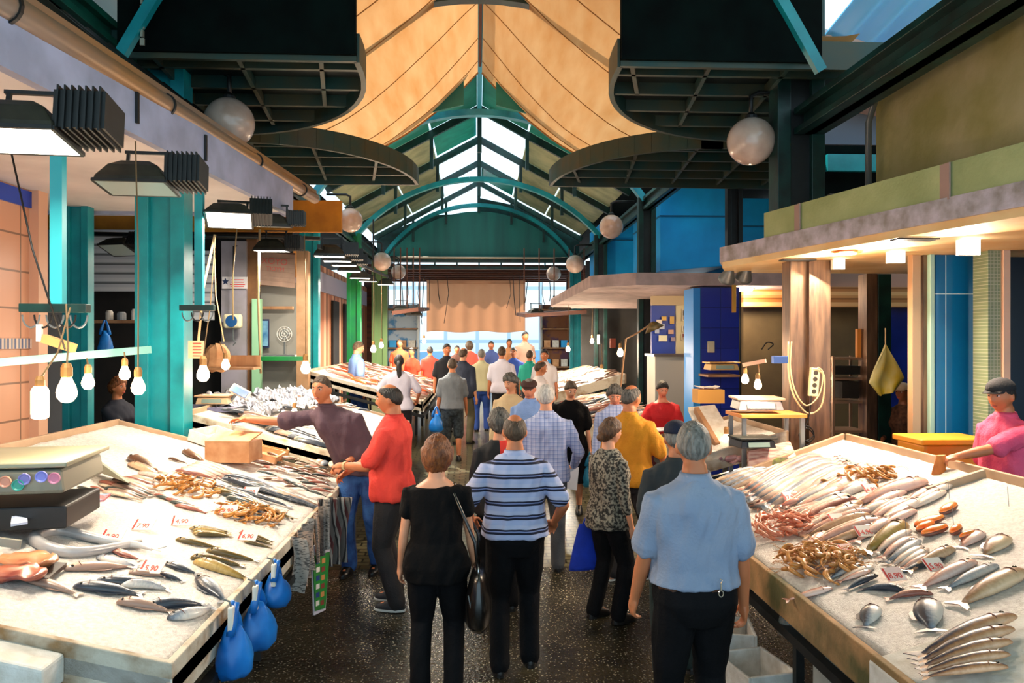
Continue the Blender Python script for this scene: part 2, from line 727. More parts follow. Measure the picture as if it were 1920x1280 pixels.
# roof panels beyond the awning, skylight strip next to the ridge left open as glass
M_CREAM = mat('cream_roof_panel', '#a8ac84', .7, col2='#7f8c6c', nscale=2)
M_TGLASS2 = mat('sea_green_roof', '#1f9488', .5, col2='#157a70', nscale=2)
M_TGLASS = mat('teal_glass_panel', '#1fa896', .35, col2='#178878', nscale=4)
k = 0
for y0 in (14.6, 17.2, 19.8, 22.4):
    for s in (-1, 1):
        for a, b in (((.06, 1.1), (1.15, 2.2), (2.25, 3.5)) if y0 == 14.6 else ((1.15, 2.2), (2.25, 3.5))):
            m = MB()
            x0, x1 = CXR + s * a, CXR + s * b
            z0, z1 = RIDGE - SL * a, RIDGE - SL * b
            m.slab([(x0, y0 + .05, z0), (x1, y0 + .05, z1), (x1, y0 + 2.55, z1), (x0, y0 + 2.55, z0)], (0, 0, .05))
            struct('roof_panel', m, M_TGLASS2 if y0 == 14.6 and a < 2 else M_CREAM, cat='roof panel')
        if (y0 in (17.2,) and s < 0) or (y0 == 22.4 and s > 0):
            m = MB()
            a, b = .08, 1.1
            m.slab([(CXR + s * a, y0 + .1, RIDGE - SL * a), (CXR + s * b, y0 + .1, RIDGE - SL * b), (CXR + s * b, y0 + 2.4, RIDGE - SL * b), (CXR + s * a, y0 + 2.4, RIDGE - SL * a)], (0, 0, .03))
            struct('roof_panel', m, M_TGLASS, cat='roof panel')
# painted upright panels hanging behind the awning end at the ridge
for s in (-1, 1):
    m = MB()
    m.slab([(CXR + s * .3, 13.9, 7.35), (CXR + s * 1.9, 13.9, 6.5), (CXR + s * 1.9, 13.9, 6.2), (CXR + s * .3, 13.9, 6.6)], (0, .05, 0))
    struct('gable_panel', m, mat('sea_green_panel', '#1c7f72', .5, col2='#14665c', nscale=2), cat='panel')
# clerestory triangles of blue sky remain open at the sides

# far gable end: teal tympanum with beam
m = MB()
P = []
h = 1.62
Rr = (3.1 ** 2 + h * h) / (2 * h)
aa = math.asin(3.1 / Rr)
n = 24
pp = [(CXR + Rr * math.sin(-aa + 2 * aa * i / n), 25.3, 6.6 - Rr + Rr * math.cos(-aa + 2 * aa * i / n)) for i in range(n + 1)]
m.slab(pp, (0, .08, 0))
M_TYM = mat('tympanum_paint', '#0f6f66', .5, col2='#0a5a54', nscale=1, stretch=(3, 1, .3))
struct('end_wall', m, M_TYM, 'teal painted round headed end panel above the far beam', cat='wall panel')
m = MB()
m.slab([(-3.4, 25.5, 4.9), (3.5, 25.5, 4.9), (3.5, 25.5, 5.75), (CXR + 1.6, 25.5, 6.78), (CXR, 25.5, 7.1), (CXR, 25.5, 6.55), (CXR - 1.6, 25.5, 6.5), (-3.4, 25.5, 5.75)], (0, .05, 0))
struct('end_wall_back', m, M_DTEAL, 'dark teal gable around the round headed panel', cat='wall panel')
m = MB()
m.box((.05, 25, 4.92), (6.6, .2, .16))
m.box((.05, 25, 4.66), (6.6, .12, .1))
for i in range(9):
    m.box((-2.9 + i * .74, 25.1, 4.78), (.05, .05, .3))
struct('end_beam', m, M_DTEAL, 'double dark beam across the far end of the hall', cat='beam')
m = MB().tube([(-2.7, 24.85, 4.98), (3.1, 24.85, 4.98)], .035)
struct('end_pipe', m, mat('pale_pipe', '#cdbba0', .5), 'pale pipe running along the far beam', smooth=True, cat='pipe')

# lower brown ceiling over the mouth and tan curtain
M_BROWN = mat('brown_boards', '#5c2f1a', .7, col2='#3a1c10', nscale=3, stretch=(.3, 3, 3))
m = MB().slab([(-4, 25.6, 4.75), (4.2, 25.6, 4.75), (4.2, 30.6, 4.85), (-4, 30.6, 4.85)], (0, 0, .08))
for i in range(6):
    m.box((.1, 26.2 + i * .8, 4.68), (8, .12, .14))
struct('ceiling_mouth', m, M_BROWN, 'rusty brown boarded ceiling over the market mouth', cat='ceiling')
M_CURT = mat('tan_canvas', '#dca27c', .85, col2='#cf9068', nscale=1.3, bump=.2, bscale=4)
_n = M_CURT.node_tree
_t = _n.nodes.new('ShaderNodeBsdfTranslucent')
_t.inputs[0].default_value = lin('#e6c4a8')
_m = _n.nodes.new('ShaderNodeMixShader')
_m.inputs[0].default_value = .6
_n.links.new(_n.nodes['Principled BSDF'].outputs[0], _m.inputs[1])
_n.links.new(_t.outputs[0], _m.inputs[2])
_n.links.new(_m.outputs[0], _n.nodes['Material Output'].inputs[0])
m = MB()
z0 = PY(900, 622, 30).z
z1 = PY(900, 531, 30).z
x0 = PY(800, 600, 30).x
x1 = PY(985, 600, 30).x
m.grid(lambda u, v: (x0 + (x1 - x0) * u, 30 + .05 * math.sin(u * 40) + .03 * math.sin(u * 17 + 2), z0 + (z1 - z0) * v + .03 * math.sin(u * 14) * (1 - v)), 60, 4, (0, .02, 0))
m.box(((x0 + x1) / 2, 30, (z1 + 4.78) / 2), (x1 - x0, .04, 4.8 - z1))
tag(m.build('canvas_curtain', M_CURT, smooth=True), 'wide tan canvas curtain lowered across the market mouth', 'curtain')

# ---- side roofs (dark), clerestory bits
m = MB()
m.box((-6.4, 3, 5.2), (5.9, 12.6, .08))
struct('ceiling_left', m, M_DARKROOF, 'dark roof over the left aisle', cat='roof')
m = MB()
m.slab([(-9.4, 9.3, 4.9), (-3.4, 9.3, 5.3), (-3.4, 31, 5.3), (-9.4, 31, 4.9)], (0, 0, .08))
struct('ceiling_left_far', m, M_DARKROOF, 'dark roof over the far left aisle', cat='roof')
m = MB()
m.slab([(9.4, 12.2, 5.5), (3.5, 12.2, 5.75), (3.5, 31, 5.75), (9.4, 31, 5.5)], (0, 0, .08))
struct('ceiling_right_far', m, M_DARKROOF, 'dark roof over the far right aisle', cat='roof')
m = MB()
m.box((7.6, 3, 4.66), (7.2, 9, .1))
struct('ceiling_right', m, M_CONC, 'stained concrete roof slab over the right stalls', cat='roof')
# blue grey upright sheet over the left beam
m = MB().box((-3.6, 3.5, 6.6), (.05, 8.2, 3.2))
struct('clerestory_left', m, mat('blue_grey_sheet', '#5e7c86', .5, col2='#3f7d8e', nscale=2), 'blue grey upright sheet above the left beam', cat='panel')
# corrugated canopy glimpsed above right beam
m = MB()
a0 = PY(1620, 30, 9)
m.grid(lambda u, v: (4.2 + 3.2 * u, 7.6 + 2.2 * v, 6.1 + .9 * v * 0 + .05 * math.sin(u * 60) - .35 * v), 90, 3, (0, 0, .02))
struct('corrugated_roof', m, mat('translucent_blue_sheet', '#38a9e0', .4, alpha=.75), 'blue corrugated sheet glimpsed above the right beam', smooth=True, cat='roof sheet')
m = MB()
m.slab([(3.5, 10.2, 4.9), (8, 10.2, 4.9), (8, 10.2, 6.1), (4.6, 10.2, 6.3), (3.5, 10.2, 5.9)], (0, .08, 0))
struct('upper_gable', m, mat('teal_board', '#1d9c90', .5), 'teal board under the corrugated sheet', cat='panel')
m = MB()
m.bar((4.1, 9.0, 5.95), (6.6, 9.0, 5.2), .16, .2)
m.bar((4.0, 9.3, 5.4), (6.6, 9.3, 4.95), .5, .16)
struct('upper_rafter', m, mat('pink_white_timber', '#d5b6ae', .7), 'pinkish white timbers under the corrugated sheet', cat='beam')
m = MB().box((4.6, 9.5, 5.0), (2.4, .08, .5))
struct('upper_panel', m, mat('slate_panel', '#6d7484', .7), 'slate grey board above the right beam', cat='panel')

# ================================================================== CANVAS AWNING over the aisle
M_AWN = bpy.data.materials.new('awning_canvas')
M_AWN.use_nodes = True
nt = M_AWN.node_tree
N, L = nt.nodes, nt.links
pb = N['Principled BSDF']
pb.inputs['Roughness'].default_value = .9
tcn = N.new('ShaderNodeTexCoord')
mp = N.new('ShaderNodeMapping')
mp.inputs['Scale'].default_value = (1.6, .3, 1.6)
mp.inputs['Rotation'].default_value = (0, 0, .5)
L.new(tcn.outputs['Object'], mp.inputs[0])
nz = N.new('ShaderNodeTexNoise')
nz.inputs['Scale'].default_value = 3
nz.inputs['Detail'].default_value = 7
L.new(mp.outputs[0], nz.inputs['Vector'])
rr = N.new('ShaderNodeValToRGB')
rr.color_ramp.elements[0].position = .15
rr.color_ramp.elements[0].color = lin('#b4763c')
rr.color_ramp.elements[1].position = .75
rr.color_ramp.elements[1].color = lin('#c99a68')
L.new(nz.outputs['Fac'], rr.inputs['Fac'])
L.new(rr.outputs['Color'], pb.inputs['Base Color'])
tr = N.new('ShaderNodeBsdfTranslucent')
L.new(rr.outputs['Color'], tr.inputs['Color'])
ms = N.new('ShaderNodeMixShader')
ms.inputs[0].default_value = .42
L.new(pb.outputs[0], ms.inputs[1])
L.new(tr.outputs[0], ms.inputs[2])
L.new(ms.outputs[0], N['Material Output'].inputs[0])
SEAM = mat('seam_thread', '#9a6a3a', .9)
for s, nm in ((-1, 'left'), (1, 'right')):
    root = empty('canvas_awning', (0, 0, 0), '%s half of the tan canvas awning sagging from the ridge' % nm, 'awning', 'two halves of the canvas awning')

    def aw(u, v, s=s, dz=0):
        # u: 0 ridge .. 1 side ; v: 0 near .. 1 far
        x = CXR + s * (.04 + 3.5 * u)
        z = 7.35 - 2.25 * math.sin(u * math.pi / 2) ** 1.0 - .25 * u * (1 - u)
        yend = 14.3 - (1.1 * u ** 2 + (1.2 * max(0, u - .55) ** 1.3))
        if s < 0:
            yend -= .25 * math.sin(u * 3.1)
        y = 6.85 + (yend - 6.85) * v
        z -= .12 * math.sin(v * 9.0 + u * 2) * math.sin(math.pi * u) ** .7 + .03 * math.sin(v * 31 + u * 7) * u
        z += .02 * noise.noise(Vector((x * 2, y * 2, 0)))
        return Vector((x, y, z + dz))
    m = MB()
    m.grid(aw, 26, 70)
    m.build('canvas_sheet', M_AWN, root, smooth=True)
    for vv in (.06, .24, .42, .6, .78, .92):
        MB().tube([aw(i / 20, vv + .06 * i / 20, dz=-.012) for i in range(21)], .007, 5).build('seam', SEAM, root)
    m = MB()
    m.tube([aw(i / 24, 1.0, dz=-.01) for i in range(25)], .02, 6)
    m.build('hem', SEAM, root)

# ================================================================== LEFT STALL STRUCTURE
FA, FB = (-2.75, 2.0), (-2.21, 8.8)
poly = [FA, FB, (-7.5, 8.8), (-7.5, 2.0)]
m = MB().prism(poly, 3.7, 3.78)
struct('ceiling_stall', m, M_WHITE, 'white ceiling of the near left stall', cat='ceiling')
m = MB()
dv = Vector((FB[0] - FA[0], FB[1] - FA[1], 0)).normalized()
nv = Vector((dv.y, -dv.x, 0))
a = Vector((FA[0], FA[1], 0)) - dv * 1.5
b = Vector((FB[0], FB[1], 0))
m.slab([a + Vector((0, 0, 3.66)), b + Vector((0, 0, 3.66)), b + Vector((0, 0, 4.0)), a + Vector((0, 0, 4.0))], nv * .07)
struct('fascia_left', m, M_FASCIA, 'lavender white fascia board under the gutter', cat='fascia')
m = MB().slab([b + Vector((0, 0, 3.66)), b + Vector((-4.4, 0, 3.66)), b + Vector((-4.4, 0, 4.0)), b + Vector((0, 0, 4.0))], (0, .07, 0))
struct('fascia_left_end', m, M_FASCIA, 'end board of the left stall ceiling', cat='fascia')
root = empty('gutter_pipe', (0, 0, 0), 'copper coloured gutter pipe along the left canopy edge', 'gutter', kind='structure')
g0, g1 = Vector((-2.72, 1.2, 3.95)), PY(590, 372, 10.1)
M_GUT = mat('copper_gutter', '#b98a5a', .38, .35, col2='#8f8278', nscale=3, stretch=(1, .2, 1))
MB().tube([g0.lerp(g1, i / 10) for i in range(11)], [.1 - .03 * i / 10 for i in range(11)], 16).build('pipe', M_GUT, root, smooth=True)
m = MB()
for t in (.33, .53, .75, .93):
    c = g0.lerp(g1, t)
    d = (g1 - g0).normalized()
    m.tube([c - d * .012, c + d * .012], .112 - .03 * t, 16)
m.build('pipe_clip', M_BLACK, root)
m = MB()
m.bar(g0 + Vector((0, 0, .12)), g1 + Vector((0, 0, .08)), .05, .05)
m.build('lip', M_GUT, root)
# black corrugated sheets between gutter and beam
m = MB()
m.grid(lambda u, v: (-2.75 + .5 * v - .6 * u, 1 + 7.8 * v, 4.1 + .5 * u + .03 * math.sin(v * 160)), 2, 160, (0, 0, .02))
struct('sheet_edge_left', m, M_BLACK, 'black corrugated sheet edge above the gutter', cat='roof sheet')
# brackets on fascia
for t in (.28, .5, .66):
    c = Vector((FA[0], FA[1], 3.75)).lerp(Vector((FB[0], FB[1], 3.75)), t) + nv * .08
    m = MB().box(c + Vector((0, 0, .1)), (.02, .03, .22))
    tag(m.build('fascia_bracket', M_BLACK), 'small black iron strap hanging on the left fascia', 'bracket', 'iron straps on the left fascia')

# tiled wall left
M_WTILE = tiles('peach_wall_tile', '#d8a080', '#8d6a55', .34, .36, .3, 'yz', .03, '#d39a7a')
m = MB().box((-4.5, 4.1, 1.85), (.12, 7.4, 3.7))
struct('wall_left', m, M_WTILE, 'peach tiled wall at the far left of the near stall', cat='wall')
m = MB().box((-4.43, 4.1, 3.6), (.03, 7.42, .16))
struct('trim_1', m, mat('cobalt_tile', '#123fae', .3), 'cobalt blue tile band along the top of the tiled wall', cat='tile band')
m = MB().box((-4.43, 4.1, 2.18), (.03, 7.4, .1))
struct('trim_2', m, banded('patterned_border', [(0, '#cdb8a8'), (.3, '#5f6f8c'), (.5, '#c0a896'), (.75, '#44557c')], .11, 'y', .4), 'patterned border tiles along the tiled wall', cat='tile band')
m = MB().box((-4.46, 7.7, 1.85), (.22, .16, 3.7))
struct('pilaster_left', m, mat('peach_plaster', '#e0ac8c', .5), 'peach corner pilaster of the tiled wall', cat='pilaster')

# cross wall with shutters, Y=13
YW = 13.0


def wallrect(px0, px1, py0, py1, y, t=.1):
    a = PY(px0, py1, y)
    b = PY(px1, py0, y)
    return (a.x, b.x, a.z, b.z)


def panel(name, px0, px1, py0, py1, y, mm, label=None, t=.1, cat=None, z0=None, bevel=0):
    x0, x1, za, zb = wallrect(px0, px1, py0, py1, y)
    if z0 is not None:
        za = z0
    m = MB().box(((x0 + x1) / 2, y + t / 2, (za + zb) / 2), (x1 - x0, t, zb - za))
    return struct(name, m, mm, label, cat=cat, bevel=bevel)


panel('wall_back_left', 60, 640, 376, 431, YW + .1, M_ORANGE, 'orange plaster wall above the left shutters', cat='wall')
M_SHUT = banded('grey_shutter', [(0, '#b0b3b8'), (.12, '#e2e2e6'), (.5, '#d2d3da'), (.85, '#6f7276')], .16, 'z', .5)
panel('door_1', 100, 278, 431, 546, YW - .05, M_SHUT, 'grey roller shutter half lowered behind the teal columns', .06, 'roller shutter')
panel('door_2', 355, 400, 470, 600, YW - .02, M_SHUT, 'narrow strip of grey roller shutter beside the grey pillar', .06, 'roller shutter')
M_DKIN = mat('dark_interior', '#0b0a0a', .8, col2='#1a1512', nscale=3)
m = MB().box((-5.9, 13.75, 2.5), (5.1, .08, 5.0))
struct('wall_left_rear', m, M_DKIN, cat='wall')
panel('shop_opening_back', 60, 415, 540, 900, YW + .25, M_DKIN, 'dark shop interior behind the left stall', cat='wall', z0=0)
panel('wall_pier_1', 60, 118, 431, 900, YW, mat('grey_plaster', '#9b9899', .7), cat='pier', z0=0)
panel('wall_pier_2', 415, 462, 452, 900, YW - .15, mat('mauve_grey_plaster', '#a09aa6', .7, col2='#8f8b8f', nscale=3), 'grey pillar carrying the small notice and the blue dial', .2, 'pillar', z0=0)
panel('wall_pier_3', 462, 481, 440, 900, YW - .1, mat('brown_timber', '#8a6038', .6, col2='#6a4526', nscale=3), 'brown timber post beside the grey pillar', .15, 'post', z0=0)
panel('wall_pier_4', 472, 488, 560, 900, YW - .25, mat('mint_paint', '#8fc19a', .5), 'pale mint post next to the shop front', .12, 'post', z0=0)
panel('shop_front_back', 488, 556, 530, 900, YW + .4, mat('grey_room', '#7c7c76', .8, col2='#8c8b84', nscale=1), 'grey shop interior with a shelf and a fan', cat='wall', z0=0)
panel('door_frame_right', 556, 577, 470, 900, YW - .2, mat('tan_timber', '#b08a66', .6, col2='#9a7450', nscale=4), 'tan timber frame at the right of the shop front', .2, 'frame', z0=0)
# rolled shutter with red lettering
x0, x1, za, zb = wallrect(486, 553, 474, 536, YW)
sh = empty('door_3', ((x0 + x1) / 2, YW, (za + zb) / 2), 'striped cloth shutter with faint red lettering over the shop front', 'shutter', kind='structure')
m = MB()
n = 7
for i in range(n):
    zz = (zb - za) * (i / n - .5 + .5 / n)
    m.slab([(-(x1 - x0) / 2, -.02 + .02 * (i % 2), zz - .045 + .03), ((x1 - x0) / 2, -.02, zz - .045 - .03), ((x1 - x0) / 2, -.02, zz + .035 - .03), (-(x1 - x0) / 2, -.02, zz + .035 + .03)], (0, .03, 0))
m.build('slats', mat('tan_slats', '#a98a78', .8, col2='#93796a', nscale=4), sh)
m = MB().box((0, .03, 0), (x1 - x0, .03, zb - za))
m.build('backing', mat('slat_back', '#6d5244', .8), sh)
lettering('IXOYO', .15, mat('faded_red', '#c05a50', .7), sh, frameM((-.05, -.045, .13), (1, 0, -.08), (0, 0, 1)))
lettering('TIOYM', .1, MATS['faded_red'], sh, frameM((-.02, -.045, .0), (1, 0, -.08), (0, 0, 1)))
# notice on the grey pillar
p = PY(440, 530, YW - .2)
nt_ = empty('pillar_notice', p, 'small notice with a dark star and red lines on the grey pillar', 'notice')
MB().box((0, 0, 0), (.42, .012, .2)).build('sheet', mat('paper', '#d4cfd2', .8), nt_)
m = MB()
st = [(-.15 + (.06 if i % 2 == 0 else .028) * math.sin(i * math.pi / 5), -.012, .02 + (.06 if i % 2 == 0 else .028) * math.cos(i * math.pi / 5)) for i in range(10)]
m.slab(st, (0, .006, 0))
m.build('star', mat('ink_blue', '#14284e', .6), nt_)
m = MB()
for zz, w in ((.05, .2), (.01, .22), (-.03, .25), (-.06, .22)):
    m.box((.05, -.009, zz), (w, .004, .012))
m.build('print_lines', M_RED, nt_)
# dial scale hanging on pillar
p = PY(437, 602, YW - .35)
d_ = empty('hanging_scale', p, 'blue faced round dial scale hanging on the grey pillar', 'scale')
MB().tube([(0, 0, .1), (0, .02, 1.25), (0, .3, 1.3)], .012, 6).build('chain', M_CABLE, d_)
MB().box((0, 0, 0), (.3, .12, .24)).build('housing', mat('cream_plastic', '#d8cfae', .5), d_, bevel=.04)
MB().lathe((-.01, -.065, 0), [(.001, 0), (.095, 0), (.1, -.01), (.1, -.02), (.001, -.02)], 20, RX(math.pi / 2) ).build('dial', mat('dial_blue', '#1c4f86', .4), d_)
MB().tube([(0, 0, -.12), (0, 0, -.3), (.04, 0, -.36), (0, 0, -.4)], .01, 6).build('hook', M_GREYST, d_)
# fan inside the shop
p = PY(533, 626, YW + .3)
f_ = empty('desk_fan', p, 'grey round desk fan inside the left shop', 'fan')
m = MB()
for r in (.13, .09, .05):
    m.tube([(r * math.cos(t * math.pi / 12), 0, r * math.sin(t * math.pi / 12)) for t in range(25)], .006, 5)
for t in range(12):
    m.tube([(0, 0, 0), (.13 * math.cos(t * math.pi / 6), 0, .13 * math.sin(t * math.pi / 6))], .003, 4)
m.build('cage', mat('pale_grey', '#c9c9c4', .4), f_)
m = MB()
for t in range(4):
    a = t * math.pi / 2
    m.ball((.055 * math.cos(a), .02, .055 * math.sin(a)), (.05, .008, .035), 10, 6)
m.build('blade', M_GREYST, f_)
MB().tube([(0, .04, -.13), (0, .04, -.42)], .02).build('stand', M_GREYST, f_)
MB().box((0, .04, -.43), (.2, .16, .03)).build('base', M_GREYST, f_)
p = PY(522, 668, YW + .2)
tag(MB().box(p, (.66, .4, .06)).build('shop_shelf', M_GREYST), 'grey shelf carrying the fan in the left shop', 'shelf')
p = PY(517, 577, YW + .3)
tag(MB().box(p, (.6, .1, .05)).build('shop_ledge', M_WOOD), 'short wooden ledge above the fan in the left shop', 'shelf')
p = PY(497, 625, YW + .3)
o = empty('blue_poster', p, 'blue framed tall poster in the left shop', 'poster')
MB().box((0, 0, 0), (.14, .03, .5)).build('frame', mat('navy_frame', '#14264e', .5), o)
MB().box((0, -.02, 0), (.1, .01, .44)).build('print', mat('sky_print', '#7fb4d0', .5, col2='#2f6ea0', nscale=6), o)
# black rail crossing the orange wall
m = MB().tube([PY(120, 437, YW - .3), PY(600, 447, YW - .3)], .035, 8)
struct('rail_left', m, M_BLACK, 'black rail across the orange wall', smooth=True, cat='rail')

# shop fronts along X=-3.9 beyond the teal column
m = MB()
M_SF = banded('shopfront_boards', [(0, '#b06a44'), (.35, '#d69a76'), (.62, '#7d4426'), (.8, '#c88a64')], 1.1, 'y', .6)
m.box((-4.15, 21.5, 2.2), (.1, 13.6, 4.0))
struct('wall_left_far', m, M_SF, 'pinkish timber shop fronts beyond the left columns', cat='wall')
m = MB().box((-4.08, 21, 3.75), (.1, 13, .5))
struct('trim_3', m, mat('sign_strip', '#a9a3b4', .6), 'pale sign strip over the far left shop fronts', cat='trim')
m = MB()
for y in (16.6, 18.2, 21.6, 23.4, 26):
    m.box((-4.06, y, 1.9), (.06, .9, 2.9))
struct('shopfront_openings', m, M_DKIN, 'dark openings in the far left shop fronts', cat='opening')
m = MB().box((-3.9, 15.4, 3.95), (.12, 3, .7))
struct('wall_left_upper', m, M_ORANGE, 'orange plaster strip over the far left shops', cat='wall')

# ================================================================== RIGHT STALL STRUCTURE
tip = (2.66, 8.0)
e2 = (3.46, 4.7)
e3 = (4.02, 2.3)
slabp = [tip, e2, e3, (9, 2.3), (9, 8.6), (2.9, 8.6)]
m = MB().prism(slabp, 3.0, 3.06)
struct('ceiling_canopy_right', m, M_SOFFIT, 'warm cream soffit of the near right canopy', cat='ceiling')
m = MB().prism([(p[0] - .03 if p[0] < 5 else p[0], p[1]) for p in slabp], 3.06, 3.22)
struct('canopy_right', m, M_CONC2, 'grey weathered concrete edge of the near right canopy', cat='canopy')
dv2 = (Vector((e2[0], e2[1], 0)) - Vector((tip[0], tip[1], 0))).normalized()
q0 = Vector((tip[0], tip[1], 0)) + dv2 * .75
q1 = Vector((e3[0], e3[1], 0))
m = MB().slab([q0 + Vector((0, 0, 3.2)), q1 + Vector((0, 0, 3.2)), q1 + Vector((0, 0, 3.47)), q0 + Vector((0, 0, 3.47))], (.12, .03, 0))
struct('parapet_right', m, M_GREENCONC, 'olive green painted band along the near right canopy', cat='parapet')
m = MB()
for t in (.1, .42, .68):
    c = q0.lerp(q1, t)
    m.box(c + Vector((-.004, 0, 3.335)), (.012, .13, .262))
struct('parapet_stripe', m, mat('pink_filler', '#a98a80', .8), 'pinkish filled joints in the olive green band', cat='joint')
m = MB().box((3.95, 4.5, 4.06), (.14, 5.2, .98))
struct('wall_right_upper', m, M_CONC, 'tall stained beige concrete wall over the right canopy', cat='wall')
m = MB().box((4.6, 7.14, 4.1), (1.3, .1, 1.06))
struct('wall_right_upper_end', m, M_CONC, 'end face of the stained concrete wall', cat='wall')
m = MB().box((3.69, 4.2, 4.57), (.5, 6.2, .05))
struct('soffit_upper', m, M_CONC, 'beige soffit under the black right beam', cat='soffit')
# dark stuff behind column, upper right
m = MB().box((5.4, 9.0, 3.95), (3.6, .1, 1.3))
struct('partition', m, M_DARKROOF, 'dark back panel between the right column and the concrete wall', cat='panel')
m = MB().box((4.5, 8.8, 3.7), (.55, .06, .55))
struct('grey_hatch', m, mat('hatch_grey', '#4e4c42', .8), 'grey square hatch behind the right column', cat='hatch')
m = MB().box((4.6, 8.8, 4.35), (.8, .06, .2))
struct('green_board', m, M_TEAL, 'short green board behind the right column', cat='board')

# mid right canopy
mp_ = [(1.72, 11.3), (2.3, 10.75), (5.2, 10.75), (5.2, 18.5), (2.2, 18.5), (1.72, 17.5)]
m = MB().prism(mp_, 3.02, 3.2)
struct('canopy_middle', m, mat('pink_concrete', '#b7a09c', .8, col2='#9d8a84', nscale=5), 'pinkish concrete canopy further down on the right', cat='canopy')

# bright blue duct sections
def duct(px0, px1, py0, py1, y, dep, label, slope=True):
    x0, x1, za, zb = wallrect(px0, px1, py0, py1, y)
    r = empty('blue_duct', ((x0 + x1) / 2, y, za), label, 'duct')
    w = x1 - x0
    h = zb - za
    m = MB()
    prof = [(-w / 2, 0), (w / 2, .0 + (.12 if slope else 0)), (w / 2, h), (-w / 2, h)]
    m.slab([(p[0], 0, p[1]) for p in prof], (0, dep, 0))
    m.build('duct_body', M_BLUE, r, bevel=.01)
    m = MB().box((0, -.015, h * .62), (w + .02, .03, .03))
    m.build('duct_seam', mat('dark_blue_seam', '#0a5f92', .5), r)
    m = MB().box((0, dep / 2, h * .62), (w + .03, dep, .03))
    m.build('duct_flange', MATS['dark_blue_seam'], r)
    return r


duct(1238, 1368, 343, 508, 14.9, 2.6, 'large bright blue sheet metal duct above the middle right canopy')
duct(1368, 1462, 372, 510, 15.3, 2.0, 'lower bright blue duct section beside the near canopy')
duct(1137, 1240, 408, 520, 20.1, 3.0, 'farthest bright blue duct section beyond the dark column')

# steel posts and panels of the near right stall
def post(name, px0, px1, pyt, y, mm, label, z0=0, zt=3.0, dep=None, cat='post', parent=None):
    x0 = PY(px0, pyt, y).x
    x1 = PY(px1, pyt, y).x
    w = x1 - x0
    m = MB().box(((x0 + x1) / 2, y, (z0 + zt) / 2), (w, dep or w, zt - z0))
    return struct(name, m, mm, label, cat=cat, bevel=.004)


post('steel_post', 1474, 1506, 490, 7.35, M_STEEL, 'brushed steel clad post, leftmost under the near right canopy', dep=.2)
post('steel_panel', 1508, 1548, 490, 7.3, M_STEEL, 'wide steel clad post carrying the power strip', dep=.22)
post('steel_post', 1617, 1637, 512, 8.7, M_STEEL, 'steel post beside the dark green post', dep=.2)
post('green_post', 1637, 1661, 512, 8.75, M_DTEAL, 'dark green post behind the right table', dep=.24)
post('steel_post', 1706, 1722, 470, 6.75, mat('lit_tan_steel', '#c9a078', .35, .6), 'tan lit steel post left of the blue tiles', dep=.08)  # lit look put into a lighter steel colour, beside the shaded post
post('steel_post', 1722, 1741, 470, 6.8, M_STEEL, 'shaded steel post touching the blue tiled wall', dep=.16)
post('trim_5', 1741, 1749, 468, 6.7, mat('aqua_trim', '#9fc6b8', .5), 'pale aqua trim strip beside the blue tiles', dep=.06, cat='trim')
M_BTILE = tiles('blue_wall_tile', '#0d72ae', '#bfe0ea', .36, 1.32, .12, 'xz', .012, '#0b669e')
post('wall_right', 1748, 1840, 465, 6.75, M_BTILE, 'glossy bright blue tiled wall behind the right table', dep=.1, cat='wall')
M_MOS = tiles('green_mosaic', '#7f8f6a', '#a5ab92', .03, .03, .4, 'xz', .12, '#6f8062')
post('mosaic_column', 1838, 1872, 455, 6.45, M_MOS, 'grey green mosaic column behind the man in the pink shirt', dep=.2, cat='column')
post('trim_6', 1870, 1883, 450, 6.4, mat('pale_trim', '#e0b79c', .5), 'pale pink trim on the mosaic column', dep=.16, cat='trim')
m = MB().box((6.1, 6.9, 1.5), (3.1, .1, 3.0))
struct('wall_right_dark', m, mat('dark_navy_wall', '#0c1626', .3, col2='#0a2036', nscale=1), 'dark navy wall at the far right', cat='wall')
m = MB().box((9, 7.0, 2.2), (.1, 12, 4.4))
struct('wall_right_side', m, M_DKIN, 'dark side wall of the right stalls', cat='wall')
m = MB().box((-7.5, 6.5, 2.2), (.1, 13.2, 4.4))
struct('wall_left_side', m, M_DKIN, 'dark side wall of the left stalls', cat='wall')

# back of the right shops at Y=11.4
YB = 11.6
M_RSH = banded('orange_lit_shutter', [(0, '#c98c52'), (.25, '#e0aa70'), (.6, '#b5763e'), (.85, '#8a5426')], .17, 'z', .5)  # orange light on the rolled shutter put into the slat colours
panel('door_4', 1394, 1712, 538, 575, YB, M_RSH, 'tan rolled up shutter box behind the near right stall', .1, 'roller shutter')
panel('wall_back_right', 1394, 1712, 480, 540, YB + .05, mat('rose_plaster', '#b98a78', .8), 'rose plaster band above the right shutters', .1, 'wall')
panel('wall_back_right_low', 1394, 1720, 575, 900, YB + .3, mat('olive_wall', '#6b5c3e', .8, col2='#5a4c34', nscale=2), 'olive brown back wall of the right shop', .1, 'wall', z0=.1)
panel('wall_back_blue', 1655, 1712, 572, 900, YB + .1, mat('deep_blue_tile', '#142c8c', .25, col2='#10246e', nscale=2), 'deep blue tiled strip behind the seated person at the right', .1, 'wall', z0=.1)
# blue tile pillar
M_DBLUE = tiles('ultramarine_tile', '#1b2f96', '#142470', .3, .3, .25, 'xz', .02, '#1e34a4')
panel('blue_pillar', 1312, 1386, 538, 800, 10.9, M_DBLUE, 'ultramarine tiled pillar under the middle right canopy', .6, 'pillar', z0=.1)
panel('trim_7', 1300, 1313, 540, 800, 10.88, mat('azure_paint', '#2f8fe0', .4), 'azure edge strip on the blue tiled pillar', .5, 'trim', z0=.1)
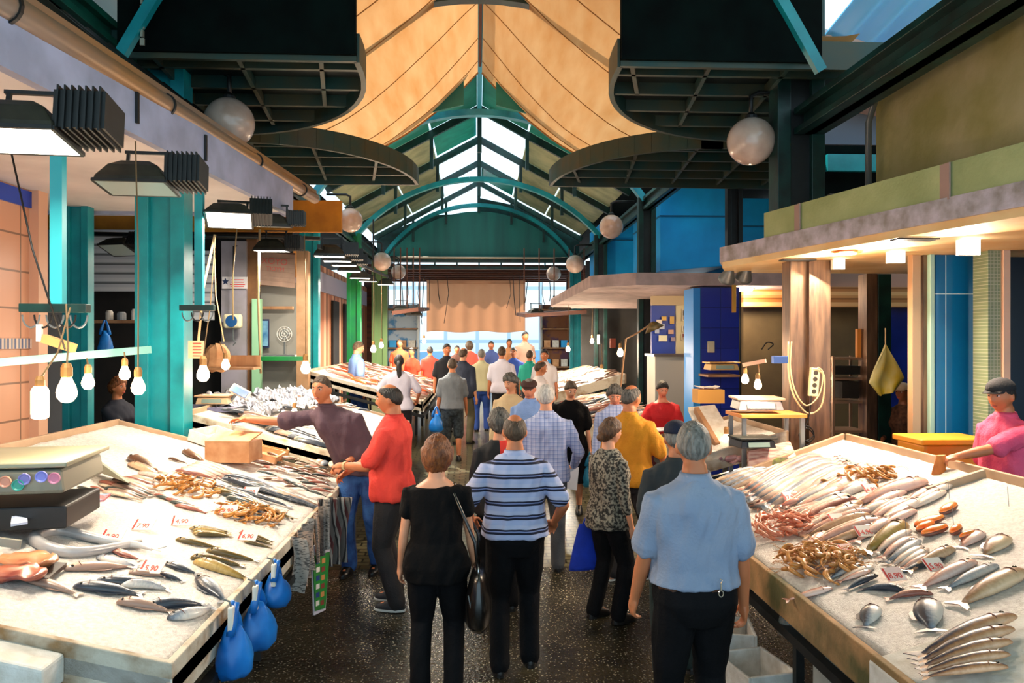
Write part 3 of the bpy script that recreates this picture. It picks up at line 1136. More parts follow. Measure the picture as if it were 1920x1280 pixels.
# mid shop with notices
YM = 13.4
panel('wall_notice', 1222, 1268, 570, 760, YM, mat('royal_blue_wall', '#173a9c', .5), 'royal blue wall pinned with notices', .1, 'wall', z0=.3)
panel('wall_cream', 1268, 1302, 570, 760, YM - .05, mat('cream_wall', '#c9bf9c', .6), 'cream wall strip with photographs', .1, 'wall', z0=.3)
panel('wall_shop_top', 1222, 1302, 536, 572, YM - .1, mat('beige_boards', '#b9a686', .7), 'beige boards over the middle right shop', .1, 'wall')
panel('wall_mid_right', 1090, 1225, 545, 900, 20.5, mat('dark_grey_wall', '#4c4a48', .8, col2='#33302c', nscale=1.2), 'dark grey back wall of the far right stalls', .1, 'wall', z0=.36)  # dark grey with darker mottling
m = MB().box((6.9, 17.0, 2.8), (.1, 9, 5.3))
struct('wall_right_far', m, mat('brown_grey_wall', '#5a5248', .8, col2='#3a342c', nscale=1), 'brown grey wall of the far right stalls', cat='wall')  # brown grey with darker mottling
nk = [(1245, 597, 9, 8, '#d8b060'), (1236, 603, 10, 8, '#dcd4c8'), (1260, 600, 8, 14, '#caa45c'), (1240, 612, 12, 10, '#b9c4d4'),
      (1258, 622, 10, 8, '#c8a08c'), (1243, 634, 16, 11, '#e4e0c0'), (1232, 620, 8, 10, '#a8b4cc'), (1262, 636, 8, 7, '#9a8a98')]
for i, (a, b, w, h, c) in enumerate(nk):
    p = PY(a, b, YM - .05)
    s_ = YM / FPX
    tag(MB().box(p, (w * s_, .015, h * s_)).build('wall_notice_sheet', mat('sheet_%d' % i, c, .7)), ['small ochre sheet pinned high on the royal blue wall', 'white sheet pinned left of the ochre sheet on the blue wall', 'tall ochre sheet at the right edge of the blue wall', 'pale blue sheet in the middle of the blue wall', 'pinkish sheet right of centre on the blue wall', 'largest cream sheet low on the blue wall', 'pale sheet at the left edge of the blue wall', 'mauve sheet low at the right of the blue wall'][i], 'notice', 'notices pinned on the blue wall')
for i, (a, b, w, h) in enumerate([(1285, 590, 12, 22), (1288, 616, 17, 11), (1284, 631, 12, 13)]):
    p = PY(a, b, YM - .1)
    s_ = YM / FPX
    r = empty('wall_photograph', p, ['tall dark photograph on the cream wall strip', 'wide dark photograph on the cream wall strip', 'lowest reddish photograph on the cream wall strip'][i], 'photograph', 'photographs on the cream wall')
    MB().box((0, 0, 0), (w * s_, .015, h * s_)).build('mount', mat('mount_white', '#d8d2c4', .7), r)
    MB().box((0, -.012, 0), (w * s_ * .82, .01, h * s_ * .85)).build('print', mat('print_%d' % i, ['#2c2622', '#181614', '#6a2c20'][i], .5, col2='#a89484', nscale=9, ramp=(.5, .6)), r)
# counter in mid right shop
x0, x1, za, zb = wallrect(1228, 1302, 668, 760, 12.3)
za = floor_z(12.3)
r = empty('shop_counter', ((x0 + x1) / 2, 12.3, za), 'pale grey shop counter in front of the royal blue wall', 'counter')
MB().box((0, .3, (zb - za) / 2), (x1 - x0, .6, zb - za)).build('body', mat('counter_grey', '#9d9a92', .5), r, bevel=.01)
MB().box((0, .28, zb - za + .02), (x1 - x0 + .06, .7, .04)).build('worktop', mat('counter_top', '#5a5048', .3), r)
# street beyond
m = MB().box((0, 62, 4), (50, 1, 8))
struct('far_building', m, tiles('far_facade', '#dfe4ea', '#a9bccc', 2.6, 2.2, .6, 'xz', .07, '#efece6'), 'pale sunlit facades across the street', cat='building')

# unseen plain sheets added over the near bays to keep the sun off the aisle
for s in (-1, 1):
    m = MB().slab([(CXR, -3, RIDGE + .25), (CXR + s * 3.7, -3, 6.6), (CXR + s * 3.7, 8.6, 6.6), (CXR, 8.6, RIDGE + .25)], (0, 0, .05))
    struct('sun_block_sheet', m, M_CREAM, cat='roof sheet')
# ================================================================== LAMPS
G_WHITE = glow('lamp_glass_white', '#fff6e4', 9)
G_WARM = glow('lamp_glass_warm', '#ffe2b0', 8)
G_BULB = glow('bulb_glass', '#ffd9a4', 14)
M_OFF = mat('unlit_glass', '#a9b7b4', .2)
M_HOUS = mat('lamp_housing', '#23241f', .5, .3, col2='#3a382e', nscale=8)
M_GLOBE = mat('milky_globe', '#d9c3b4', .25, col2='#b79a88', nscale=3, coat=.5)


def flood(p, sc, tilt, yaw, lit, label, w=60, group=None, big=True, col=NEUT):
    r = empty('floodlight', p, label, 'lamp', group)
    R = RZ(yaw) @ RX(tilt)
    r.rotation_euler = R.to_euler()
    s = sc
    m = MB()
    m.rings([[Vector((x * k * s, y * k * s, z * s)) for x, y in ((-.2, -.15), (.2, -.15), (.2, .15), (-.2, .15))] for k, z in ((1.0, 0), (.97, .03), (.7, .11), (.4, .15))])
    m.build('housing', M_HOUS, r, bevel=.012)
    m = MB()
    for a, b in (((-.2, -.15), (.2, -.15)), ((.2, -.15), (.2, .15)), ((.2, .15), (-.2, .15)), ((-.2, .15), (-.2, -.15))):
        m.bar((a[0] * s, a[1] * s, 0), (b[0] * s, b[1] * s, 0), .018, .02)
    m.build('bezel', M_BLACK, r)
    MB().box((0, 0, -.006), (.38 * s, .28 * s, .006)).build('glass', lit and G_WHITE or M_OFF, r)
    if big:
        m = MB()
        m.box((.28 * s, 0, .1 * s), (.2 * s, .22 * s, .16 * s))
        for i in range(7):
            m.box(((.2 + .027 * i) * s, 0, .1 * s), (.008, .25 * s, .19 * s))
        m.build('gear_box', M_BLACK, r)
    m = MB()
    m.bar((-.1 * s, .1 * s, .1 * s), (-.1 * s, .12 * s, .26 * s), .02)
    m.bar((.15 * s, .1 * s, .1 * s), (.15 * s, .12 * s, .26 * s), .02)
    m.bar((-.12 * s, .12 * s, .26 * s), (.17 * s, .12 * s, .26 * s), .02)
    m.build('bracket', M_BLACK, r)
    if lit and w:
        l = area(Vector(p) + R @ Vector((0, 0, -.03)), R.to_euler(), .36 * s, .26 * s, w, col)
    return r


flood(PY(32, 262, 3.7), 1.15, -.12, .1, True, 'largest lit floodlight hanging from the white ceiling at the far left', 24)
flood(PY(258, 352, 5.3), 1.15, -.1, .1, False, 'unlit floodlight with a ribbed gear box hanging in front of the wide teal column')
flood(PY(430, 412, 6.7), .95, -.35, .25, True, 'lit floodlight tilted toward the camera under the left ceiling', 60)
flood(PY(512, 424, 8.3), .9, .1, .1, False, 'dark floodlight at the end of the left ceiling')
flood(PY(222, 468, 9.5), .95, -.4, -.3, False, 'unlit floodlight in front of the grey roller shutter')
flood(PY(510, 470, 11.5), 1.2, .05, 0, True, 'floodlight glowing faintly above the striped cloth shutter', 50)
for i, (a, b, y, w) in enumerate([(618, 480, 9.6, 30), (632, 489, 10.6, 30), (645, 497, 11.8, 0), (655, 508, 13, 40), (675, 521, 14.5, 0), (690, 527, 16, 50), (723, 533, 18.5, 60)]):
    flood(PY(a, b, y), .95, .03, .15, True, ['first lit floodlight in the row past the left teal column', 'second floodlight in the row past the left teal column', 'third floodlight of the left row, level with the column edge', 'fourth floodlight of the left row', 'fifth floodlight of the left row, over the far stall', 'sixth floodlight of the left row, small and warm', 'last bright floodlight of the left row beside the olive column'][i], w, 'floodlights in the left row', big=i < 3)
# globes
GL = [(430, 230, 7.6, .245, 'near left milky globe lamp beside the gutter', -1), (1408, 265, 7.5, .24, 'near right milky globe lamp beside the dark twin column', 1),
      (657, 413, 14.3, .23, 'left globe lamp over the second pair of columns', -1), (1146, 425, 14.3, .23, 'right globe lamp in front of the blue duct', 1),
      (716, 490, 19.4, .24, 'left globe lamp over the green column', -1), (1078, 495, 19.4, .24, 'right greyish globe lamp at the far beam', 1),
      (747, 510, 24.4, .24, 'small farthest globe lamp on the left', -1), (1038, 513, 24.4, .24, 'small farthest white globe lamp on the right', 1)]
for px, py, y, r_, lb, s in GL:
    p = PY(px, py, y)
    r = empty('globe_lamp', p, lb, 'lamp', 'globe lamps on the columns')
    MB().ball((0, 0, 0), r_, 28, 18).build('globe', M_GLOBE, r, smooth=True)
    MB().lathe((0, 0, r_ - .01), [(.05, -.02), (.06, .0), (.06, .03), (.03, .06)], 12).build('collar', M_BLACK, r)
    MB().tube([(0, 0, r_ + .03), (0, 0, r_ + .22), (s * .08, 0, r_ + .26), (s * .45, .0, r_ + .26)], .022, 8).build('arm', M_BLACK, r, smooth=True)


def bulb(px, py, y, rr, label, cord_to=None, w=14, kind='pear', lit=True):
    p = PY(px, py, y)
    r = empty('light_bulb', p, label, 'light bulb', 'bare bulbs over the left stall' if px < 900 else 'bare bulbs over the right stall')
    s = rr / .032
    if kind == 'pear':
        m = MB().lathe((0, 0, 0), [(.004 * s, -.034 * s), (.018 * s, -.03 * s), (.03 * s, -.014 * s), (.032 * s, .002 * s), (.027 * s, .022 * s), (.018 * s, .042 * s), (.014 * s, .056 * s)], 16)
    else:
        m = MB().lathe((0, 0, 0), [(.02 * s, -.07 * s), (.03 * s, -.065 * s), (.032 * s, -.05 * s), (.032 * s, .04 * s), (.028 * s, .05 * s), (.02 * s, .06 * s)], 16)
    m.build('glass', G_BULB, r, smooth=True)
    MB().lathe((0, 0, 0), [(.015 * s, .05 * s), (.018 * s, .056 * s), (.018 * s, .085 * s), (.012 * s, .1 * s)], 12).build('socket', mat('brass_socket', '#a87c48', .5, .3), r)
    top = cord_to if cord_to is not None else (p + Vector((0, 0, .5)))
    MB().tube([Vector((0, 0, .09 * s)), (Vector(top) - p) * .5 + Vector((.01, 0, 0)), Vector(top) - p], .005, 6).build('cord', mat('cord_brown', '#6f5636', .7), r)
    if w:
        point(p + Vector((0, -.0, -.09 * s)), w, r=.03)
    return r


bz = 4.6
rail0, rail1 = PY(-60, 684, bz), PY(283, 655, 5.2)
m = MB().bar(rail0, rail1, .03, .05)
o = m.build('lamp_rail', mat('pale_teal_rail', '#7fb4a8', .4, .2))
tag(o, 'pale teal rail carrying the bare bulbs over the near left table', 'rail')
BW = 8.5
bulb(75, 752, 4.0, .042, 'straight tube shaped bulb, leftmost over the left scale', PY(73, 680, 4.0) + Vector((0, .3, .3)), BW, 'tube')
bulb(125, 736, 4.2, .052, 'largest pear bulb hanging by the tiled wall', PY(124, 570, 4.4), BW)
bulb(165, 718, 4.6, .036, 'pear bulb in front of the slim teal column', PY(163, 672, 4.7), BW)
bulb(234, 702, 4.9, .034, 'pear bulb above the seated person at the left', PY(233, 660, 4.95), 0)
bulb(259, 727, 4.6, .04, 'pear bulb on the long ochre cord beside the wide teal column', PY(254, 265, 5.0), BW)
bulb(381, 703, 6.8, .055, 'pear bulb over the middle left counter', PY(404, 440, 6.9), BW * 1.5)
bulb(423, 685, 8.5, .045, 'small warm bulb under the wooden bracket', PY(412, 640, 8.5), BW)
bulb(573, 691, 9.5, .06, 'warm bulb in front of the second teal column', PY(571, 440, 9.6), BW * 1.6)
bulb(552, 775, 7.6, .035, 'bright bulb low beside the outstretched arm', PY(556, 745, 7.7), BW * 1.2)
bulb(1397, 712, 6.9, .035, 'left bulb over the right scales', PY(1399, 683, 6.9), BW)
bulb(1421, 722, 6.7, .035, 'right bulb over the right scales', PY(1422, 683, 6.8), BW)
bulb(1163, 662, 11.5, .05, 'small bright bulb on the far right counter', PY(1165, 640, 11.6), BW * 2)
bulb(1362, 828, 7.6, .05, 'bare bulb shining low over the squid trays', PY(1366, 790, 7.7), BW * 2.2)
bulb(1128, 700, 12.6, .05, 'bare bulb shining over the far right fish', None, BW * 4)
# squat lamp arm on right, over scales
m = MB().bar(PY(1393, 684, 6.85), PY(1436, 676, 6.75), .05, .035)
tag(m.build('lamp_bracket', mat('peach_metal', '#f0b490', .4)), 'short peach coloured arm holding the two right bulbs', 'arm')
# far lamps: rows of floodlights over the far stalls
for i, (a, b, y, w) in enumerate([(752, 586, 20, 220), (775, 590, 22, 200), (1005, 590, 21, 200), (1050, 580, 18, 180), (1170, 655, 15, 0), (800, 588, 24, 0), (985, 596, 23, 0)][:4]):
    flood(PY(a, b, y), 1.2, .1, .2, True, ['warm floodlight over the far left fish stall', 'farthest warm floodlight at the left by the curtain', 'warm floodlight beside the right edge of the curtain', 'dark hooded floodlight over the far right stall'][i], w, None, big=False)
# right LED squares and recessed lamps under the near right canopy
for i, (a, b, y, sz) in enumerate([(1815, 463, 5.7, .17), (1679, 481, 6.5, .15), (1571, 496, 7.1, .12)]):
    p = PY(a, b, y)
    r = empty('square_lamp', p, ['square white lamp, largest and nearest under the right canopy', 'square white lamp in the middle under the right canopy', 'smallest square white lamp by the steel posts'][i], 'lamp', 'square lamps under the right canopy')
    MB().box((0, 0, 0), (sz, .05, sz * .8)).build('lamp_housing', M_PLASTICW, r, bevel=.004)
    MB().box((0, -.028, 0), (sz * .92, .008, sz * .74)).build('lamp_glass', G_WHITE, r)
    MB().box((0, .01, sz * .4 + (2.985 - p.z - sz * .4) / 2), (.04, .03, max(.02, 2.99 - p.z - sz * .4))).build('bracket', M_BLACK, r)
    area(p + Vector((-.1, -.1, -.05)), (math.radians(-25), math.radians(28), 0), .15, .15, 36, (1, .8, .62))
p = PZ(1587, 473, 2.99)
r = empty('recessed_lamp', p, 'round glowing recessed lamp in the right soffit', 'lamp')
MB().lathe((0, 0, 0), [(.001, -.012), (.11, -.012), (.13, -.004), (.13, .008)], 20).build('ring', mat('copper_ring', '#b0602c', .4, .4), r)
MB().lathe((0, 0, -.014), [(.001, -.006), (.085, -.004), (.085, .002)], 20).build('lens', G_WARM, r)
for i, (a, b) in enumerate([(1495, 487), (1715, 448)]):
    p = PZ(a, b, 2.99)
    MBv = MB()
    for k_ in range(3):
        MBv.bar((-.16, -.05 + .05 * k_, -.004), (.16, -.05 + .05 * k_, -.004), .03, .012)
    o = MBv.build('soffit_vent', M_BLACK, loc=p)
    tag(o, ['dark slotted vent in the soffit near the canopy tip', 'dark slotted vent in the soffit between the square lamps'][i], 'vent')
# spotlights at the canopy tip
for i, (a, b) in enumerate([(1366, 514), (1398, 512)]):
    p = PY(a, b, 8.4)
    r = empty('spot_lamp', p, ['lit spotlight at the tip of the near right canopy', 'grey unlit spotlight beside the lit one at the canopy tip'][i], 'lamp')
    MB().lathe((0, 0, 0), [(.03, .09), (.05, .05), (.09, -.05), (.1, -.08)], 14, RX(math.radians(50))).build('shade', M_GREYST, r, smooth=True)
    MB().lathe((0, 0, 0), [(.001, -.075), (.09, -.08), (.09, -.07)], 14, RX(math.radians(50))).build('lens', G_WHITE if i == 0 else M_OFF, r)
    MB().bar((0, .03, .06), (0, .03, 3.02 - p.z), .02).build('bracket', M_BLACK, r)
# soft working lights under far canopy
p = PY(1225, 612, 9.3)
r = empty('clamp_lamp', p, 'hooded clamp lamp glowing in front of the notice wall', 'lamp')
MB().lathe((0, 0, 0), [(.03, .06), (.06, .04), (.13, -.04)], 14, RY(math.radians(-25))).build('shade', mat('bronze', '#6f5a34', .4, .4), r, smooth=True)
MB().lathe((0, 0, 0), [(.001, -.036), (.11, -.036), (.11, -.03)], 14, RY(math.radians(-25))).build('lens', G_WARM, r)
MB().tube([(0, 0, .05), (-.2, 0, -.08), (-.35, 0, -.16), (-.42, 0, -.8)], .012, 6).build('arm', M_WOOD, r)
area(p + Vector((0, 0, -.08)), (0, 0, 0), .15, .15, 18, WARM)

# ================================================================== TABLES
ZL = lambda x, y, b=0: .85 + b + .27 * (-x - 1.25)
ZR = lambda x, y, b=0: .85 + b + .27 * (x - 1.7)
M_ICE = mat('crushed_ice', '#e6e0d8', .5, col2='#cbc2ba', nscale=45, bump=.6, bscale=160, spec=.6)
M_EDGE = mat('dirty_foam_edge', '#c9c0ae', .8, col2='#8a6a44', nscale=6, ramp=(.45, .7), bump=.3, bscale=40)
M_EDGE2 = mat('orange_dirty_edge', '#b88a5c', .8, col2='#55522e', nscale=4, bump=.3, bscale=40)
SLB = math.atan(.27)


def clipgrid(x0, x1, y0, y1, zf, nx, ny, amp, inset=0):
    m = MB()

    def f(u, v):
        x = x0 + (x1 - x0) * u
        y = y0(u) + (y1(u) - y0(u)) * v
        z = zf(x, y) + amp * noise.noise(Vector((x * 6, y * 6, 3))) + amp * .5 * noise.noise(Vector((x * 22, y * 22, 1)))
        if u in (0, 1) or v in (0, 1):
            z = zf(x, y) - .03
        return (x, y, z)
    m.grid(f, nx, ny)
    return m


def table(side, x0, x1, y0, y1, base, label, icelabel, edge, near_skew=0, far_skew=0, mat_frame=None):
    zf = (lambda x, y: ZL(x, y, base)) if side < 0 else (lambda x, y: ZR(x, y, base))
    r = empty('fish_table', (0, 0, 0), label, 'market table')
    Y0 = lambda u: y0 + near_skew * u
    Y1 = lambda u: y1 + far_skew * u
    P4 = [(x0, Y0(0)), (x1, Y0(1)), (x1, Y1(1)), (x0, Y1(0))]
    m = MB()
    m.prism(P4, lambda x, y: zf(x, y) - .1, lambda x, y: zf(x, y) - .035)
    m.build('board', M_FOAM, r)
    m = MB()
    nm = ['front_board', 'near_board', 'back_board', 'far_board']
    c3 = [Vector((p[0], p[1], zf(*p))) for p in P4]
    for i, (a, b) in enumerate(((3, 0), (0, 1), (1, 2), (2, 3))):
        a, b = c3[a], c3[b]
        MB().slab([a + Vector((0, 0, -.16)), b + Vector((0, 0, -.16)), b + Vector((0, 0, .03)), a + Vector((0, 0, .03))],
                  ((b - a).cross(Vector((0, 0, 1))).normalized() * .035)).build(nm[i], edge if i in (0, 1) else M_WOODE, r, bevel=.006)
    # frame and legs
    m = MB()
    for a, b in ((0, 1), (1, 2), (2, 3), (3, 0)):
        m.bar(c3[a] + Vector((0, 0, -.24)), c3[b] + Vector((0, 0, -.24)), .05)
    m.build('frame', mat_frame or M_BLACK, r)
    n = max(2, int((y1 - y0) / 1.6) + 1)
    for i in range(n):
        for k_ in (.12, .88):
            t = i / (n - 1)
            x = x0 + (x1 - x0) * k_
            y = Y0(k_) + .1 + (Y1(k_) - Y0(k_) - .2) * t
            fz = floor_z(y)
            MB().box((x, y, (zf(x, y) - .26 + fz) / 2), (.05, .05, zf(x, y) - .26 - fz)).build('leg', mat_frame or M_BLACK, r)
    ice = clipgrid(x0 + (.03 if x1 > x0 else -.03), x1 - (.03 if x1 > x0 else -.03), lambda u: Y0(u) + .03, lambda u: Y1(u) - .03, zf, 60, int((y1 - y0) * 26), .008)
    o = ice.build('crushed_ice', M_ICE, smooth=True)
    tag(o, icelabel, 'ice', kind='stuff')
    return r


M_WOODE = mat('pale_table_rail', '#b89a7c', .6, col2='#a08468', nscale=4)
table(-1, -1.25, -3.42, 3.12, 7.35, 0, 'sloping white fish table at the near left', 'crushed ice spread over the near left table', M_EDGE, near_skew=-.15, far_skew=-.1)
table(1, 1.7, 3.42, 2.3, 6.35, 0, 'sloping white fish table at the near right', 'crushed ice spread over the near right table', M_EDGE2, far_skew=.45)
table(-1, -1.05, -3.0, 7.7, 11.7, .14, 'second sloping fish table on the left behind the man in the dark shirt', 'ice on the second left table', M_EDGE)
table(-1, -.95, -3.0, 13.1, 19.5, .36, 'far left fish table lit orange by the lamps', 'ice on the far left table', M_EDGE)
table(1, 1.5, 2.3, 9.9, 13.5, .24, 'second fish table on the right behind the vendor in red', 'ice on the second right table', M_EDGE)
table(1, 1.5, 2.9, 14.6, 20, .36, 'far right fish table beyond the dark counters', 'ice on the far right table', M_EDGE)
table(1, 2.1, 3.0, 7.15, 8.7, .1, 'small side table with squid trays beyond the near right table', 'ice on the small squid table', M_EDGE)
# extra foam trays at the near left edge
LP = lambda px, py, dz=0: PP(px, py, .85 + dz, -.27, -1.25)
RP = lambda px, py, dz=0: PP(px, py, .85 + dz, .27, 1.7)
for i, (x0, x1) in enumerate([(-1.66, -3.2)]):
    m = MB()
    m.prism([(x0, 2.93), (x1, 2.86), (x1, 3.12), (x0, 3.09)], lambda x, y: ZL(x, y) - .13, lambda x, y: ZL(x, y) - .015)
    o = m.build('foam_tray', M_FOAM, bevel=.012)
    tag(o, 'wide styrofoam tray jutting out at the bottom left corner of the scene', 'tray')
m = MB().tube([(-1.2, 2.98, .86), (-1.22, 2.96, .78), (-1.3, 2.86, .6), (-1.36, 2.8, .3)], .022, 10)
tag(m.build('steel_hook_bar', mat('chrome_bar', '#c9c9cc', .2, .9), smooth=True), 'bent chrome bar at the corner of the near left table', 'bar')
# right table dividers
def rail_r(pts, label):
    m = MB()
    for a, b in zip(pts[:-1], pts[1:]):
        m.bar(a + Vector((0, 0, .02)), b + Vector((0, 0, .02)), .03, .06)
    tag(m.build('table_divider', M_WOODE, bevel=.004), label, 'divider')


rail_r([RP(1846, 893), RP(1738, 928)], 'pale divider strip splitting the near right table at its back rail')
m = MB().prism([(1.66, 3.1), (1.66, 2.0), (2.9, 2.0), (2.9, 3.1)], lambda x, y: ZR(x, y) - .14, lambda x, y: ZR(x, y) + .012)
tag(m.build('foam_tray', M_FOAM, bevel=.01), 'white styrofoam tray under the striped tunas at the bottom right corner', 'tray')

# partition by the left scale
m = MB().slab([LP(133, 866, .02), LP(240, 905, .02), LP(240, 905, .1), LP(175, 858, .12), LP(133, 806 + 30, .24)], (0, .03, 0))
tag(m.build('metal_divider', mat('galvanised', '#9fa392', .45, .4, col2='#868a78', nscale=5)), 'galvanised divider plate between the left scale and the open ice', 'divider')

# ---- big left scale
pc = LP(95, 960)
r = empty('platform_scale', (-2.62, 4.2, ZL(-2.62, 4.2) + .0), 'large grey platform scale with round magnets on the near left table', 'scale', rz=math.radians(8))
M_SC = mat('scale_plate', '#8f917e', .35, .4, col2='#7f816c', nscale=3)
MB().box((-.02, -.0, .06), (.92, .5, .12)).build('base', mat('dark_scale_base', '#101418', .5), r, bevel=.01)
MB().box((.0, .05, .25), (.86, .62, .13), taper=.96).build('body', mat('scale_body', '#6f7064', .4, .2), r, bevel=.02)
MB().box((.0, .08, .335), (.88, .66, .03)).build('weighing_plate', M_SC, r, bevel=.008)
for i, (dx, dz, c) in enumerate([(.02, .23, '#d86a6a'), (.08, .25, '#8f9a8a'), (.16, .26, '#c98f7a'), (.22, .24, '#2f9a8c'), (.25, .27, '#7a7ac0'), (.33, .28, '#7a84d8'), (.39, .27, '#c07a9a')]):
    MB().lathe((dx, -.272 + (.26 - dz) * .0, dz), [(.001, 0), (.02, 0), (.026, .006), (.03, .006), (.03, -.004), (.001, -.006)], 14, RX(math.radians(90))).build('magnet', mat('magnet_%d' % i, c, .4), r)
# dark board below scale + paper strip
r2 = empty('dark_tray', (-2.45, 3.72, ZL(-2.45, 3.72)), 'dark navy tray under the magazine in front of the left scale', 'tray', rz=math.radians(10))
MB().box((-.25, .12, .04), (.9, .1, .05), RY(SLB)).build('tray_base', mat('navy_dark', '#0d1826', .4), r2, bevel=.01)
MB().bar((-.7, .06, .2), (.2, .06, .02), .02, .04).build('tray_lip', mat('pale_lip', '#8f9086', .5), r2)
m = MB().slab([LP(75, 955, .13), LP(195, 940, .13), LP(208, 928, .13), LP(82, 938, .13)], (0, 0, .012))
tag(m.build('magazine', mat('magazine_print', '#8fa4c4', .4, col2='#c05a60', nscale=14, ramp=(.5, .58))), 'blue and red magazine lying in front of the left scale', 'magazine')
m = MB().slab([LP(20, 987, .13), LP(52, 982, .13), LP(50, 968, .13), LP(22, 972, .13)], (0, 0, .012))
tag(m.build('paper_note', mat('pale_blue_paper', '#b9c4dc', .6)), 'pale blue slip of paper left of the magazine', 'paper')

# hook racks
def hookrack(p0, p1, top, mm, label, n):
    p0, p1 = Vector(p0), Vector(p1)
    c = (p0 + p1) / 2
    r = empty('hook_rack', c, label, 'hook rack')
    MB().bar(p0 - c, p1 - c, .06, .05).build('crossbar', M_DTEAL, r, bevel=.004)
    MB().bar(Vector(top) - c, Vector((top[0], top[1], p0.z)) - c, .07, .05).build('hanger', mm, r)
    for i in range(n):
        q = (p0 - c).lerp(p1 - c, (i + .8) / (n + .6))
        MB().tube([q + Vector((.05 * math.cos(a), 0, -.04 + .075 * math.sin(a))) for a in [math.pi * (1 + j / 8) for j in range(9)]], .006, 6).build('hook', M_CABLE if i % 2 else M_GREYST, r)


hookrack(PY(40, 577, 4.5), PY(166, 578, 4.5), PY(109, 250, 4.5), mat('bright_teal_tube', '#38b8c0', .35), 'green hook rack hanging on a bright teal tube in front of the tiled wall', 5)  # tube in a brighter teal than that of the second rack
hookrack(PY(338, 577, 6.6), PY(402, 577, 6.6), PY(374, 325, 6.6), M_TEAL, 'short teal hook rack beside the wide column', 3)
o = MB().bar(PY(82, 634, 4.5), PY(140, 653, 4.5), .045, .05).build('wooden_strip', mat('orange_wood', '#e09a5c', .6))
tag(o, 'short orange wooden slat hanging from the hook rack', 'slat')
o = MB().box(PY(74, 624, 4.5), (.03, .02, .1)).build('hook_label', M_PLASTICW)
tag(o, 'small white tag hanging under the left hook rack', 'tag')
# slanting cord
for i, (a, b, c, d, y, rr_, lb) in enumerate([(20, 280, 122, 655, 4.4, .006, 'long dark cord slanting across the tiled wall'), (403, 440, 372, 640, 7, .012, 'thick tan cord hanging beside the grey pillar'), (402, 470, 420, 640, 7.2, .006, 'thin pale string hanging beside the grey pillar'), (444, 430, 437, 600, 11, .01, 'cream cord hanging in front of the grey pillar'), (487, 430, 489, 700, 11.4, .018, 'knotted pale rope beside the shop front')]):
    a_, b_ = PY(a, b, y), PY(c, d, y)
    tag(MB().tube([a_, (a_ + b_) / 2 + Vector((-.03, 0, 0)), b_], rr_, 6).build('hanging_rope', M_CABLEW if i else M_CABLE, smooth=True), lb, 'cord')

# things on the middle left counter
r = empty('side_counter', PY(385, 765, 8.6), 'dark metal side counter with splayed orange legs at the left', 'counter')
MB().box((0, 0, 0), (.78, .5, .05)).build('counter_top', mat('bluish_top', '#6a6c8c', .4), r, bevel=.006)
MB().bar((.25, -.1, -.03), (-.3, -.1, -.55), .05).build('leg', mat('orange_leg', '#c8692c', .6), r)
MB().bar((.33, .1, -.03), (-.1, .1, -.75), .04).build('leg', M_BLACK, r)
MB().box((-.32, .05, -.45), (.04, .04, .85)).build('leg', M_GREYST, r)


def shop_scale(p, w, label, body, plate, rz=0, disp=False):
    r = empty('counter_scale', p, label, 'scale', rz=rz)
    MB().box((0, 0, w * .12), (w, w * .8, w * .2), taper=.9).build('body', body, r, bevel=.008)
    MB().box((0, 0, w * .27), (w * 1.05, w * .85, w * .05)).build('weighing_plate', plate, r, bevel=.005)
    MB().slab([(-w * .3, -w * .41, w * .06), (w * .3, -w * .41, w * .06), (w * .3, -w * .38, w * .18), (-w * .3, -w * .38, w * .18)], (0, -.008, 0)).build('display', mat('grey_lcd', '#8fa59a', .2), r)
    if disp:
        MB().tube([(w * .45, .0, w * .1), (w * .62, 0, w * .3)], .02, 8).build('mast', M_GREYST, r)
        MB().box((w * .75, 0, w * .38), (w * .62, .04, w * .3), RY(.5) @ RX(-.5)).build('screen_housing', M_PLASTICW, r, bevel=.008)
        MB().box((w * .75, -.03, w * .395), (w * .52, .02, w * .22), RY(.5) @ RX(-.5)).build('screen', mat('blue_screen', '#4a6cb0', .2), r)
    return r


shop_scale(PY(405, 757, 8.6), .36, 'cream shop scale with a tilted blue display on the left side counter', mat('cream_body', '#e8c79c', .5), mat('tan_plate', '#d9b08c', .4, .3), 0, True)
r = empty('cardboard_box', LP(432, 868, .02) + Vector((0, .1, 0)), 'peach cardboard box standing at the far edge of the near left table', 'box', rz=-.1)
MB().box((0, 0, .1), (.4, .3, .18)).build('carton', M_CARD, r, bevel=.004)
MB().slab([(-.2, -.15, .19), (.2, -.15, .19), (.24, .05, .25), (-.16, .05, .26)], (0, 0, .012)).build('flap', M_CARD, r)
for i, (a, b, w, h, d, lb, mm) in enumerate([(392, 832, .3, .1, .4, 'foam lid leaning behind the peach box', M_FOAM), (486, 862, .3, .07, .35, 'shallow cardboard tray stacked right of the peach box', M_CARD), (505, 850, .26, .06, .3, 'tilted brown paper tray beside the small fish', mat('brown_paper', '#b98a58', .8))]):
    p = LP(a, b, .03) + Vector((0, .15, 0))
    m = MB()
    m.box((0, 0, .01), (w, d, .02))
    for s in (-1, 1):
        m.box((s * w / 2, 0, h / 2), (.015, d, h))
        m.box((0, s * d / 2, h / 2), (w, .015, h))
    o = m.build('open_tray', mm, loc=p)
    o.rotation_euler = (0, SLB, -.3 + .3 * i)
    tag(o, lb, 'tray')
